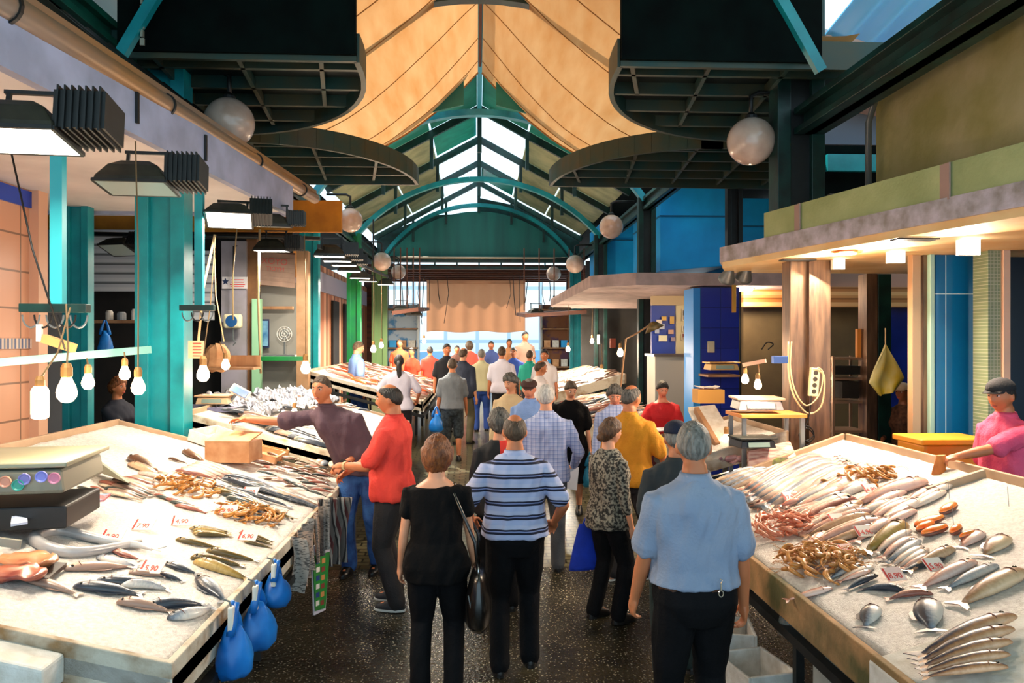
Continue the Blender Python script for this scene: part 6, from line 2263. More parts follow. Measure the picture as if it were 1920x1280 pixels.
def head_mesh(mb, T, ears=True):
    nu, nv = 36, 26
    rs = []
    for i in range(1, nv):
        rs.append([T(head_pt(head_dir(2 * math.pi * j / nu, i / nv))) for j in range(nu)])
    mb.rings(rs)
    if ears:
        for s in (-1, 1):
            c = Vector((s * .078, -.012, -.008))
            vs = MB().ball(c, (.011, .02, .031), 10, 8, RZ(-s * .35))
            mb.add([T(v) for v in vs.v], vs.f)


def hair_mesh(style, T, seed=0):
    """shell over the skull; outside the hair area it dives under the skin"""
    nu, nv = 44, 32
    rs = []
    for i in range(1, nv):
        rg = []
        for j in range(nu):
            q = head_dir(2 * math.pi * j / nu, i / nv)
            x, y, z = q
            p = head_pt(q, 0)
            th, line, amp = .012, 0, .003
            fr = max(0, y)
            bk = max(0, -y)
            if style == 'short' or style == 'bald' or style == 'crop':
                line = .0 + .68 * fr ** .9 - .62 * bk
                th = .006 if style == 'crop' else .010
            elif style == 'bob':
                line = .1 + .45 * fr ** 1.5 - 1.2 * bk ** .7 - .5 * abs(x) * (y < .35)
                th = .034
                amp = .008
            elif style == 'curly':
                line = -.04 + .68 * fr - .8 * bk
                th = .03
                amp = .012
            elif style == 'tied':
                line = -.05 + .74 * fr ** 1.1 - .75 * bk
                th = .013
            elif style == 'bun':
                line = -.05 + .55 * fr - .8 * bk
                th = .022
                amp = .007
            line += .07 * noise.noise(Vector((x * 9 + seed, y * 9, 2)))
            mk = 1 / (1 + math.exp(-(z - line) * 15))
            if style == 'bald':
                top = .9 / (1 + math.exp(-(z - .78 + .15 * bk) * 8))
                mk *= (1 - top)
            nz_ = noise.noise(Vector((x * 5 + seed, y * 5, z * 4))) + .8 * noise.noise(Vector((x * 13, y * 13 + seed, z * 8)))
            t = -.012 + (th + .012 + amp * nz_) * mk
            if style in ('bob', 'curly', 'bun') and z < .3:
                t += .008 * mk
            l = p.length
            p = p * ((l + t) / l)
            if style == 'bob' and z < -.2 and mk > .5:
                p.z -= .02 * (-z - .2)
            rg.append(T(p))
        rs.append(rg)
    return MB().rings(rs)


SHIRT_FOLD = lambda amp, sd: (lambda c: .003 + max(-.35, 1.3 * noise.noise(Vector((c.x * 11 + sd + c.z * 2, c.y * 11, c.z * 2.6))) + .8 * noise.noise(Vector((c.x * 22 - c.z * 6, c.y * 20 + sd, c.z * 8)))) * amp)
PCOUNT = 0


def person(px, py, Y, face, label, h=None, skin='fair', hair=('short', 'black'), top=None, bot=None, shoes=None, sex='m', build=1.0, belly=0.0,
           arms=(('hang',), ('hang',)), head=(0, 0), lean=(0, 0), step=.06, sleeve='short', hem=.86, bottype='trousers', vox=None, tuck=False,
           seated=False, base=None, cap=None, X=None, belt=None, curl=.35, group=None, skirt_hem=.5, neckline=1.49, legskin=False):
    """px,py: centre / top of the head in the photo; Y its distance down the aisle"""
    global PCOUNT
    PCOUNT += 1
    sd = PCOUNT * 1.7
    p = PY(px, py, Y)
    fz = floor_z(Y) if base is None else base
    hh = h if h else p.z - fz
    s = hh / 1.755
    if seated:
        s = seated_scale = (h or 1.7) / 1.755
    vox = vox or (.0075 if Y < 6 else .0095 if Y < 8 else .013 if Y < 12.5 else .02)
    lx, ly = lean
    root = empty('person', (0, 0, 0), label, 'person', group, rz=math.radians(face))
    tab = FEMALE if sex == 'f' else MALE
    bw = build
    PZ0 = 0
    if seated:
        PZ0 = -.46

    def spine(z):
        t = max(0, (z - .92) / .55)
        return Vector((lx * t, ly * t - (.03 * 0), z - (lx * lx + ly * ly) * .5 * t + PZ0))

    def S(v):
        return Vector(v) * s
    # --- joints
    shw = (.170 if sex == 'm' else .150) * bw
    shz = 1.385
    SH = [spine(shz) + Vector((sd_ * shw, -.005, 0)) for sd_ in (-1, 1)]
    EL, WR, HD, HN = [], [], [], []
    for i, sd_ in enumerate((-1, 1)):
        a = arms[i]
        pole = Vector((sd_ * .5, -.6, -.35))
        pn = None
        if a[0] == 'hang':
            tgt = SH[i] + Vector((sd_ * (.075 + .03 * (bw - 1)), .03 + (a[1] if len(a) > 1 else 0), -.535))
            pole = Vector((sd_ * .25, -1, 0))
        else:
            tgt = spine(shz) * 1.0
            tgt = Vector((sd_ * a[1], a[2], a[3] + PZ0)) + Vector((lx, ly, 0)) * (1 if a[0] == 'rel' else 0)
            if len(a) > 4:
                pole = Vector((sd_ * a[4][0], a[4][1], a[4][2]))
        e, w = ik(SH[i], tgt, .29, .255, pole)
        EL.append(e)
        WR.append(w)
    # legs
    HP = [Vector((sd_ * .092, 0, .90 + PZ0)) for sd_ in (-1, 1)]
    KN, AN = [], []
    for i, sd_ in enumerate((-1, 1)):
        if seated:
            KN.append(Vector((sd_ * .13, .42, .50)))
            AN.append(Vector((sd_ * .12, .40, .09)))
        else:
            fy = step * (1 if i else -1)
            an = Vector((sd_ * (.10 + .01 * bw), fy - .03, .085))
            k_, an = ik(HP[i], an, .42, .42, (sd_ * .1, 1, 0))
            KN.append(k_)
            AN.append(an)
    # --- body
    m = MB()
    zs = [r[0] for r in tab]
    rs = []
    for z in zs:
        w, f, b = interp(tab, z)
        k_ = bw if z < 1.45 else 1 + (bw - 1) * .4
        f2 = f * (1 + (bw - 1) * .5) + belly * max(0, 1 - abs(z - 1.08) / .22)
        rs.append([S(v) for v in ring(spine(z), w * k_ * .97, f2 * .97, b * (1 + (bw - 1) * .5) * .97)])
    m.rings(rs)
    for i, sd_ in enumerate((-1, 1)):
        up = .047 if sex == 'm' else .04
        m.limb([S(SH[i] - Vector((sd_ * .04, 0, .01))), S(SH[i]), S(SH[i].lerp(EL[i], .5)), S(EL[i])], [up * .9 * s, up * .95 * s, up * .95 * s, up * .82 * s], 12)
        m.limb([S(EL[i]), S(EL[i].lerp(WR[i], .35)), S(WR[i])], [up * .8 * s, up * .82 * s, up * .55 * s], 12)
        d = (WR[i] - EL[i]).normalized()
        a = arms[i]
        if a[0] == 'hang':
            pn = Vector((-sd_, .15, 0))
            th = 1
        else:
            pn = Vector((-sd_ * .5, 0, -1)) if len(a) < 6 else Vector((sd_ * a[5][0], a[5][1], a[5][2]))
        if Y < 9.5 or vox < .012:
            # thumb side: forward/up
            xx = d.cross((pn - d * pn.dot(d)).normalized())
            ref = Vector((0, 1, .3)) if a[0] == 'hang' else Vector((-sd_, .2, .5))
            hand(m, S(WR[i]), d, pn, curl, s * (1.0 if sex == 'm' else .9), 1 if xx.dot(ref) > 0 else -1)
        else:
            hand(m, S(WR[i]), d, pn, .3, s, 1, 1.6)
        if seated:
            m.limb([S(HP[i]), S(KN[i])], [.075 * s, .055 * s], 12)
        else:
            m.limb([S(HP[i]), S(HP[i].lerp(KN[i], .5)), S(KN[i])], [.078 * s * bw, .068 * s, .052 * s], 12)
        m.limb([S(KN[i]), S(KN[i].lerp(AN[i], .35) + Vector((0, -.008, 0))), S(AN[i])], [.05 * s, .052 * s, .034 * s], 12)
        m.limb([S(AN[i] + Vector((0, -.02, -.045))), S(AN[i] + Vector((0, .12, -.05)))], [.032 * s, .028 * s], 8)
    # head
    yaw, pit = math.radians(head[0]), math.radians(head[1])
    HR = RZ(yaw) @ RX(pit)
    nb = spine(1.49)
    HC = nb + Vector((lx * .12, ly * .12 + .018, .15))
    if pit < 0:
        HC += HR @ Vector((0, .01, 0)) + Vector((0, .03 * -pit, .02 * pit))
    HSC = 1.0 if sex == 'm' else .955
    T = lambda v: S(HC + HR @ (Vector(v) * HSC))
    m.limb([S(nb + Vector((0, -.005, -.03))), S(HC + HR @ Vector((0, -.03, -.06)))], [.056 * s * (1 if sex == 'm' else .85), .052 * s * (1 if sex == 'm' else .85)], 14)
    head_mesh(m, T)
    body = remesh(m, 'body', vox, SK[skin], root, 1)
    # --- face details (not needed on backs of heads)
    wy = math.radians(face) + yaw
    facing_cam = -math.cos(wy) > -.55
    if facing_cam and Y < 18:
        for sd_ in (-1, 1):
            e_ = MB().ball((0, 0, 0), (.0125, .008, .0075), 12, 8)
            e_.v = [T(v + Vector((sd_ * .031, .0835, .012))) for v in e_.v]
            e_.build('eye', mat('eye_white', '#d8cec4', .3), root, smooth=True)
            if Y < 12:
                e_ = MB().ball((0, 0, 0), (.006, .004, .0065), 10, 6)
                e_.v = [T(v + Vector((sd_ * .031, .0905, .012))) for v in e_.v]
                e_.build('iris', mat('iris_dark', '#1a100a', .2), root, smooth=True)
            b_ = MB()
            b_.limb([T((sd_ * .014, .093, .031)), T((sd_ * .03, .091, .036)), T((sd_ * .048, .078, .031))], [.0035 * s, .0045 * s, .003 * s], 6)
            b_.build('eyebrow', HAIR[hair[1]] if hair[1] != 'white' else HAIR['grey'], root, smooth=True)
        l_ = MB()
        l_.limb([T((-.022, .089, -.062)), T((0, .0985, -.061)), T((.022, .089, -.062))], [.003 * s, .0058 * s, .003 * s], 8)
        l_.build('mouth', mat('lip_' + sex, '#a04a3c' if sex == 'm' else '#b84038', .4), root, smooth=True)
    # --- hair
    if hair[0] != 'none':
        hm = hair_mesh(hair[0], T, sd)
        hm.build('hair', HAIR[hair[1]], root, smooth=True)
        if hair[0] == 'tied' and len(hair) > 2:
            tl = MB()
            tl.limb([T((0, -.1, .0)), T((0, -.145, -.04)), T((0, -.14, -.13)), T((.01, -.125, -.24)), T((0, -.12, -.3))], [.03 * s, .038 * s, .042 * s, .035 * s, .015 * s], 12)
            tl.build('ponytail', HAIR[hair[1]], root, smooth=True)
            MB().tube([T((0, -.135, -.035)), T((0, -.142, -.05))], .042 * s, 12).build('hair_tie', M_BLACK, root)
        if hair[0] == 'bun':
            bn = MB().ball((0, -.115, -.045), (.045, .04, .04), 14, 10)
            bn.v = [T(v) for v in bn.v]
            bn.build('bun', HAIR[hair[1]], root, smooth=True)
    if cap:
        kind, cm = cap
        c_ = MB()
        rs = []
        for i in range(1, 9):
            t = math.pi / 2 * i / 8 * 1.08
            rg = []
            for j in range(28):
                u = 2 * math.pi * j / 28
                flat = 1 if kind == 'cap' else .72
                wd = 1.0 if kind == 'cap' else 1.12 + .08 * math.sin(t * 2)
                rg.append(T((.09 * wd * math.sin(t) * math.cos(u), .114 * wd * math.sin(t) * math.sin(u), .055 + .082 * flat * math.cos(t))))
            rs.append(rg)
        c_.rings(rs)
        c_.build('cap_crown' if kind == 'cap' else 'cap_top', cm, root, smooth=True)
        br = MB()
        top_, bot_ = [], []
        L1 = .075 if kind == 'cap' else .04
        for j in range(11):
            a = math.pi * (.16 + .68 * j / 10)
            a0 = Vector((.088 * math.cos(a), .106 * math.sin(a), .055))
            a1 = Vector((.078 * math.cos(a), .11 * math.sin(a) + L1 * math.sin(a) ** 1.5, .046 - .012 * abs(math.cos(a))))
            top_.append((a0, a1))
        br.rings([[T(a) for a, b in top_] + [T(b) for a, b in reversed(top_)], [T(a - Vector((0, 0, .006))) for a, b in top_] + [T(b - Vector((0, 0, .006))) for a, b in reversed(top_)]])
        br.build('cap_visor', cm, root)
    # --- trousers / skirt
    if bottype != 'none':
        m = MB()
        if seated:
            rs = [[S(v) for v in ring(spine(z), interp(tab, z)[0] * bw * 1.05, .13, .13)] for z in (.86, .92, 1.0)]
            m.rings(rs)
            for i in range(2):
                m.limb([S(HP[i]), S(KN[i])], [.1 * s, .075 * s], 12)
                m.limb([S(KN[i]), S(AN[i] + Vector((0, 0, .02)))], [.07 * s, .06 * s], 12)
        elif bottype == 'skirt':
            rs = []
            for z, k_ in ((1.03, 1.02), (.95, 1.08), (.86, 1.14), (.7, 1.2), (skirt_hem, 1.25)):
                w, f, b = interp(tab, max(z, .88))
                rs.append([S(v) for v in ring(Vector((0, 0, z)), w * bw * k_, f * k_ + .02, b * k_ + .02)])
            m.rings(rs)
        else:
            zt = 1.02 if not tuck else 1.03
            rs = []
            for z, k_ in ((.79, .92), (.84, 1.04), (.90, 1.1), (.96, 1.08), (zt, 1.05)):
                w, f, b = interp(tab, z)
                rs.append([S(v) for v in ring(spine(z), w * bw * k_ + .006, f * k_ + .01 + belly * .6 * (z > .93), b * k_ + .012)])
            m.rings(rs)
            end = AN if bottype == 'trousers' else [KN[i].lerp(AN[i], .12) for i in (0, 1)]
            for i in range(2):
                hp = HP[i] + Vector((0, -.005, 0))
                lw = 1 if sex == 'm' else 1.02
                if bottype == 'trousers':
                    e_ = end[i] + Vector((0, .0, -.02))
                    m.limb([S(hp), S(hp.lerp(KN[i], .5)), S(KN[i]), S(KN[i].lerp(e_, .5)), S(e_)], [.098 * s * bw * lw, .088 * s * bw, .074 * s, .068 * s, .066 * s], 14)
                else:
                    m.limb([S(hp), S(hp.lerp(KN[i], .5)), S(end[i])], [.1 * s * bw, .095 * s, .09 * s], 14)
        remesh(m, 'skirt' if bottype == 'skirt' else 'trousers', vox * 1.15, bot, root, 2, SHIRT_FOLD(.006 if Y < 9 else 0.003, sd))
    # shoes
    if not seated:
        for i in range(2):
            a = AN[i]
            m = MB()
            m.rings([[S(v) for v in ring(Vector((a.x, a.y + dy, a.z + dz)), w, l, l * .8, 16, 2.3)] for dy, dz, w, l in ((.045, -.083, .046, .135), (.045, -.065, .05, .14), (.04, -.04, .046, .125), (.0, -.01, .04, .06), (0, .02, .036, .045))])
            sh_ = m.build('shoe', shoes or mat('dark_shoe', '#15120f', .4), root, smooth=True)
            MB().rings([[S(v) for v in ring(Vector((a.x, a.y + .045, a.z + dz)), .052, .145, .115, 16, 2.3)] for dz in (-.085, -.068)]).build('sole', mat('pale_sole' if shoes and 'sneaker' in shoes.name else 'dark_sole', '#c9ccc8' if shoes and 'sneaker' in shoes.name else '#0c0a09', .5), sh_)
    # --- top
    if top is not None:
        m = MB()
        o_ = .014
        rs = []
        zz = [hem] + [z for z in (.90, .98, 1.06, 1.16, 1.26, 1.35, 1.415, 1.452, neckline) if z > hem + .02 and z <= neckline]
        for z in zz:
            w, f, b = interp(tab, z)
            low = max(0, (1.12 - z) / .26)
            fl = .018 * low if not tuck else -.004
            k_ = bw if z < 1.45 else 1 + (bw - 1) * .4
            f2 = f * (1 + (bw - 1) * .5) + belly * max(0, 1 - abs(z - 1.06) / .26)
            blouse = .012 if tuck and 1.0 < z < 1.1 else 0
            sex_w = .016 * low if sex == 'm' else .012 * low
            rs.append([S(v) for v in ring(spine(z), w * k_ + o_ + fl + sex_w + blouse + (.012 if sex == 'm' and z < 1.3 else 0), f2 + o_ + fl + blouse, b * (1 + (bw - 1) * .5) + o_ + fl + blouse + (.012 if z < 1.2 else 0), 24)])
        m.rings(rs)
        for i, sd_ in enumerate((-1, 1)):
            up = .047 if sex == 'm' else .041
            if sleeve == 'none':
                continue
            r0 = up * 1.05 + .019
            if sleeve == 'short':
                e_ = SH[i].lerp(EL[i], .8)
                m.limb([S(SH[i] - Vector((sd_ * .04, 0, .012))), S(SH[i] + Vector((0, 0, -.004))), S(SH[i].lerp(EL[i], .4)), S(e_)], [r0 * s, r0 * s, (up + .022) * s, (up + .026) * s], 14)
            elif sleeve == 'cap':
                e_ = SH[i].lerp(EL[i], .42)
                m.limb([S(SH[i] - Vector((sd_ * .04, 0, .012))), S(SH[i]), S(e_)], [r0 * s, r0 * s, (up + .02) * s], 14)
            else:
                e_ = EL[i].lerp(WR[i], .9 if sleeve == 'long' else .45)
                m.limb([S(SH[i] - Vector((sd_ * .04, 0, .012))), S(SH[i]), S(SH[i].lerp(EL[i], .5)), S(EL[i]), S(e_)], [r0 * s, r0 * s, (up + .014) * s, (up + .01) * s, (up * .8 + .006) * s], 14)
        remesh(m, 'shirt', vox * 1.15, top, root, 2, SHIRT_FOLD(.014 if Y < 9 else .006, sd))
        if sex == 'm' and neckline > 1.48:
            m = MB()
            m.rings([[S(v) for v in ring(spine(z) + Vector((0, -.004, 0)), w, f, b, 20, 2.1)] for z, w, f, b in ((1.448, .104, .078, .094), (1.47, .098, .08, .09), (1.5, .078, .068, .08), (1.522, .070, .06, .074), (1.51, .066, .056, .07))])
            m.build('collar', top, root, smooth=True)
    if belt:
        m = MB()
        w, f, b = interp(tab, 1.0)
        m.rings([[S(v) for v in ring(spine(z), w * bw * 1.07 + .012, f * 1.07 + .016 + belly * .6, b * 1.07 + .02)] for z in (.95, .985)])
        m.build('belt', belt, root)
    # place so that the head top lands where the photo has it
    if seated:
        top_l = S(HC + Vector((0, 0, .12)))
        base_z = p.z - top_l.z
        if base is not None:
            base_z = base
    else:
        base_z = fz
    hx = RZ(math.radians(face)) @ S(Vector((HC.x, HC.y, 0)))
    root.location = (p.x - hx.x, Y - hx.y, base_z)
    root['jl'] = 0
    del root['jl']
    W = [root.matrix_basis @ S(WR[i]) for i in (0, 1)]
    R_ = RZ(math.radians(face)).to_4x4()
    R_.translation = root.location
    return root, [R_ @ S(WR[i]) for i in (0, 1)], [R_ @ S(EL[i]) for i in (0, 1)], [R_ @ S(SH[i]) for i in (0, 1)], s


def cloth(name, c, c2=None, **k):
    return mat(name, c, .85, col2=c2 or c, nscale=k.pop('nscale', 5), bump=.25, bscale=70, **k)


C_BLK = cloth('black_cloth', '#070607', '#0c0b0c', spec=.15)
C_BLKT = cloth('black_trouser', '#09090b', '#101013', spec=.15)
C_JEAN = cloth('jeans_blue', '#1d3f86', '#2a5aa4')
C_DK = cloth('dark_trouser', '#1e1c1e', '#2a2628')
C_KHAKI = cloth('olive_trouser', '#4a4632', '#5c5640')
SNK = mat('sneaker_dark', '#141a22', .6)
SNK2 = mat('sneaker_tan', '#b8856a', .6)
LEATHER = mat('black_leather', '#0c0b0b', .25, coat=.5)
STRIPES = banded('navy_striped_cloth', [(0, '#a4aed2'), (.36, '#10142c'), (.52, '#7f8cbc'), (.6, '#10142c'), (.72, '#b0b6d2')], .09, 'z', .85)  # shade on the pale stripes put into their bluish colour
PLAID = banded('blue_plaid', [(0, '#b4c0dc'), (.5, '#7f94c4'), (.6, '#c2cbe0')], .036, 'z', .85, axis2='x', stops2=[(0, '#e8e8f4'), (.45, '#a4b0d4'), (.6, '#dcdff0')], period2=.04)
LEO = mat('leopard_knit', '#8f8878', .85, col2='#23211e', nscale=48, ramp=(.44, .56))
LB = cloth('light_blue_shirt', '#8b96aa', '#7c8ca6')

# 1 man in the light blue shirt, nearest
r1 = person(1300, 793, 3.7, 2, 'grey haired man nearest the camera, from behind, in a light blue shirt', skin='tan', hair=('short', 'grey'), top=LB, bot=C_BLKT,
            build=1.1, belly=.03, head=(-12, 0), arms=(('hang', .12), ('hang', .02)), hem=.985, belt=mat('brown_belt', '#4a2a16', .5), tuck=False, vox=.007, step=.04)
# 2 woman in black
r2_ = person(820, 820, 4.7, -3, 'auburn haired woman seen from behind all in black with a black shoulder bag', skin='fair', hair=('bob', 'auburn'), top=C_BLK, bot=C_BLKT, sex='f', build=1.17, head=(-6, -3), arms=(('hang', .02), ('hang', .06)), hem=.8, neckline=1.43, step=.03, sleeve='cap')
# 3 striped polo
r3 = person(965, 778, 5.05, 2, 'stout man seen from behind in a navy and white striped polo shirt', skin='tan', hair=('bald', 'brown'), top=STRIPES, bot=C_BLKT, build=1.14, belly=.03, arms=(('rel', .3, .18, 1.0), ('rel', .3, .14, .98)), hem=.93, vox=.008, step=.07)
# 4 grey haired woman in red/black
r4 = person(936, 768, 6.0, 6, 'grey curly haired woman in a red and black sleeved top behind the striped polo', skin='fair', hair=('curly', 'saltpepper'), top=banded('red_black_top', [(0, '#0f0e10'), (.2, '#0f0e10'), (.62, '#d83024')], 1.0, 'x', .8, off=.63), bot=C_BLKT, sex='f', build=1.1)
# 5 plaid
r5 = person(1024, 722, 6.9, -4, 'white haired man seen from behind in a pale blue checked shirt', skin='fair', hair=('short', 'white'), top=PLAID, bot=cloth('grey_trousers', '#5a5c60', '#4a4c50'), build=1.1, head=(-8, 0), arms=(('hang', .02), ('rel', .27, .2, .96)), sleeve='long', hem=.86)
# 6 red polo
r6 = person(730, 720, 6.15, 78, 'dark haired balding man in a bright coral red polo shirt turned to the left', skin='tan', hair=('bald', 'black'), top=cloth('coral_polo', '#e84434', '#dc3a30'), bot=C_DK, shoes=SNK, build=1.12, belly=.05, head=(8, -6),
            arms=(('rel', .14, .36, 1.12, (.6, -.5, -.8)), ('rel', .1, .4, 1.04, (.6, -.6, -.8))), hem=.86, step=.04)
# 7 man reaching
r7 = person(603, 722, 6.85, 168, 'man in a brown purple polo shirt leaning over the fish and stretching out his arm', h=1.86, skin='tan', hair=('crop', 'brown'), top=cloth('plum_polo', '#4c3640', '#56404a'), bot=cloth('work_jeans', '#1c3c78', '#3464a4', nscale=9), build=1.12, belly=.03,
            lean=(.27, .10), head=(-4, -4), arms=(('rel', .2, .12, .98), ('rel', .74, .22, 1.34, (.2, .1, -1), (0, .2, -1))), step=.05, shoes=mat('rubber_boot', '#0c0c0c', .3), curl=.3)
# 8 leopard cardigan woman
r8 = person(1146, 785, 5.8, -62, 'chestnut haired woman in a grey leopard cardigan turned to the right', skin='fair', hair=('bun', 'chestnut'), top=LEO, bot=C_BLKT, sex='f', build=1.12, belly=.03, head=(0, -2), sleeve='threeq', arms=(('hang', .04), ('hang', .03)), hem=.82, step=.05)
# 9 mustard polo man
r9 = person(1184, 722, 6.7, -40, 'balding grey man in a mustard yellow polo shirt facing the right stall', skin='tan', hair=('bald', 'saltpepper'), top=cloth('mustard_polo', '#d08a14', '#c47c0e'), bot=C_DK, shoes=SNK2, build=1.12, belly=.03, head=(-12, -4), arms=(('hang', .04), ('rel', .24, .3, .98)), hem=.86, step=.1)
# 10 navy cap
r10 = person(1268, 792, 4.95, -8, 'person in a dark navy cap half hidden behind the man in light blue', skin='tan', hair=('short', 'grey'), top=banded('charcoal_top', [(0, '#2e3234'), (.5, '#2b2f31')], 1, 'x', .9), bot=cloth('dark_green_trouser', '#1c2c28', '#16221e'), build=1.0, cap=('cap', cloth('navy_cap', '#141c38', '#10162c')), head=(0, -2), hem=.9)
# 11 woman in black tee
r11 = person(1070, 712, 8.8, 172, 'short dark haired woman in a black t-shirt and skirt looking down at the fish', skin='fair', hair=('tied', 'brown'), top=C_BLK, bot=C_BLKT, sex='f', build=1.16, head=(18, -26), bottype='skirt', skirt_hem=.42, arms=(('hang', .03), ('rel', .2, .2, 1.0)), hem=.8)
# 12 glasses woman
r12 = person(957, 700, 9.0, 176, 'grey curly haired woman with glasses and a beige jacket facing the camera', skin='fair', hair=('curly', 'saltpepper'), top=cloth('beige_jacket', '#cdb48c', '#c0a47c'), bot=C_DK, sex='f', build=1.1, head=(-30, -14), sleeve='long')
# 13 flat cap man
r13 = person(992, 710, 8.4, 160, 'man in a brown flat cap and light blue shirt facing left', skin='rosy', hair=('short', 'grey'), top=cloth('sky_shirt', '#7f9cd0', '#7290c4'), bot=C_DK, head=(10, -14), cap=('flat', cloth('brown_cap', '#4a2a22', '#3c221c')), sleeve='long')
# 14 grey tee boy
r14 = person(848, 672, 12.0, 4, 'boy seen from behind in a grey t-shirt and dark plaid knee shorts', skin='tan', hair=('crop', 'brown'), top=cloth('grey_tee', '#74787c', '#666a6e'), bot=mat('dark_plaid', '#1a2226', .85, col2='#3c4448', nscale=26), bottype='shorts', build=1.0, arms=(('hang', .05), ('hang', .1)), hem=.9)
# 15 navy jacket man
r15 = person(869, 652, 13.6, -28, 'man in a navy and grey sleeved jacket beside the boy in the grey t-shirt', skin='fair', hair=('bald', 'brown'), top=cloth('navy_jacket', '#1c2436', '#2a3244'), bot=C_KHAKI, sleeve='threeq', build=1.05, hem=.84)
# 16 ponytail woman
r16 = person(748, 665, 12.0, 5, 'woman seen from behind with a long black ponytail and a pale grey t-shirt', skin='tan', hair=('tied', 'black', 1), top=cloth('pale_grey_tee', '#c2bcc8', '#b4aebc'), bot=C_DK, sex='f', build=1.25, arms=(('rel', .3, .2, 1.0), ('rel', .3, .2, 1.0)))
# 17 man in blue polo behind left far stall
r17 = person(672, 640, 14.2, -62, 'brown haired vendor in a washed blue polo shirt behind the far left fish', skin='rosy', hair=('short', 'brown'), top=cloth('washed_blue', '#6f8fc4', '#5c7cb4'), bot=C_JEAN, build=1.08, head=(-10, -10), base=.4)
FAR = [
    (838, 645, 15.2, 200, 'm', 'tan', ('short', 'black'), '#1a1c24', '#2a2a30', 'black haired man in a dark shirt looking left, behind the boy in grey'),
    (903, 655, 15.4, 2, 'm', 'rosy', ('short', 'grey'), '#c9c49c', '#2a4c9c', 'man seen from behind in a pale yellow shirt and blue jeans'),
    (941, 650, 14.4, -4, 'm', 'tan', ('short', 'brown'), '#d8d4e2', '#18181c', 'man seen from behind in a white shirt with dark trousers'),
    (963, 652, 17.0, 170, 'm', 'dark', ('short', 'black'), '#2448a0', '#1c1c24', 'dark haired man in a strong blue shirt beyond the man in white'),
    (994, 657, 15.7, -30, 'm', 'tan', ('short', 'brown'), '#1fa08c', '#2a2a30', 'person in a sea green shirt near the right far stall'),
    (1021, 656, 14.6, 165, 'm', 'tan', ('short', 'black'), '#e0dade', '#2a3040', 'dark haired man in a white t-shirt facing the camera by the right far stall'),
    (1014, 676, 11.2, -75, 'm', 'tan', ('bald', 'brown'), '#e2d6d4', '#3c3c44', 'brown haired man in a white shirt in profile beyond the flat cap man'),
    (806, 650, 20, 20, 'm', 'tan', ('short', 'black'), '#c83a2c', '#22242c', 'distant person in a red shirt left of the black haired man'),
    (880, 640, 21.5, 10, 'f', 'fair', ('bob', 'brown'), '#d84434', '#22242c', 'distant person in a bright red top in the middle of the aisle'),
    (857, 648, 22.5, 190, 'm', 'tan', ('short', 'black'), '#4c2c20', '#22242c', 'distant person in a dark brown top under the curtain'),
    (921, 640, 22, 180, 'm', 'dark', ('short', 'black'), '#2a3a6c', '#22242c', 'distant dark haired person in a navy top right of the red top'),
    (749, 637, 23, 180, 'm', 'tan', ('short', 'brown'), '#e04a24', '#22242c', 'distant vendor in an orange red vest by the left goods rack'),
    (772, 652, 19.6, 150, 'f', 'tan', ('short', 'black'), '#d83a20', '#22242c', 'distant vendor in a vivid red top behind the far left fish'),
    (955, 636, 24, 190, 'm', 'tan', ('short', 'brown'), '#b87c50', '#22242c', 'distant person in a tan top beneath the right edge of the curtain'),
    (985, 622, 22, 200, 'm', 'tan', ('short', 'black'), '#8a6a5a', '#22242c', 'distant vendor in a greyish brown top by the right end of the curtain'),
]
for px, py, y, fc, sx, sk, hr, tc_, bc_, lb in FAR:
    person(px, py, y, fc, lb, sex=sx, skin=sk, hair=hr, top=cloth('top_' + tc_[1:], tc_), bot=cloth('bot_' + bc_[1:], bc_), build=1.08, sleeve='short')
# 25 curly haired customer plaid
r25 = person(1153, 722, 8.2, 172, 'dark grey curly haired person in a blue checked shirt bending over by the right fish', skin='rosy', hair=('curly', 'saltpepper'), top=PLAID, bot=C_DK, build=1.0, head=(0, -22), sleeve='long')
# 26 red vendor
r26 = person(1242, 712, 8.95, 165, 'vendor in a red t-shirt with tied back black hair reading a white paper', skin='rosy', hair=('tied', 'black'), top=cloth('red_tee', '#cc1c24', '#b8161e'), bot=cloth('maroon_apron', '#5c1420', '#48101a'), sex='f', build=1.08, head=(14, -22), arms=(('rel', .12, .34, 1.10, (.7, -.4, -.6)), ('rel', .14, .3, 1.12, (.7, -.4, -.6))), hem=.85, neckline=1.44)
# 27 pink shirt vendor
r27 = person(1877, 712, 5.35, 96, 'vendor in a pink t-shirt and black cap reaching over the right table', skin='tan', hair=('short', 'black'), top=cloth('pink_tee', '#ee5c80', '#e84c72'), bot=C_DK, build=1.03, head=(16, -5), cap=('cap', cloth('black_cap', '#1c1c20', '#28282c')), arms=(('rel', .15, .54, 1.22, (.2, -.3, -1), (0, 0, -1)), ('hang', .0)), base=.14, vox=.008)
# 28 seated right
r28 = person(1692, 718, 8.6, 120, 'seated person with a cream cap and dark brown patterned top behind the dark green post', h=1.65, seated=True, skin='dark', hair=('short', 'brown'), top=mat('brown_pattern', '#3c2418', .85, col2='#6a4430', nscale=22), bot=C_BLKT, sex='f', build=1.1, sleeve='threeq', cap=('cap', cloth('cream_cap', '#d8ccbc', '#c8bca8')), arms=(('rel', .12, .3, 1.0), ('rel', .1, .3, 1.02)))
r29 = person(222, 708, 9.2, -110 + 360, 'seated auburn haired person with folded arms behind the near left table', h=1.7, seated=True, skin='tan', hair=('curly', 'auburn'), top=mat('navy_print_tee', '#20222e', .85, col2='#2a2c3a', nscale=4), bot=C_BLKT, sex='f', build=1.15, arms=(('rel', -.1, .24, 1.14, (.8, .2, -.6)), ('rel', -.12, .26, 1.1, (.8, .2, -.6))))


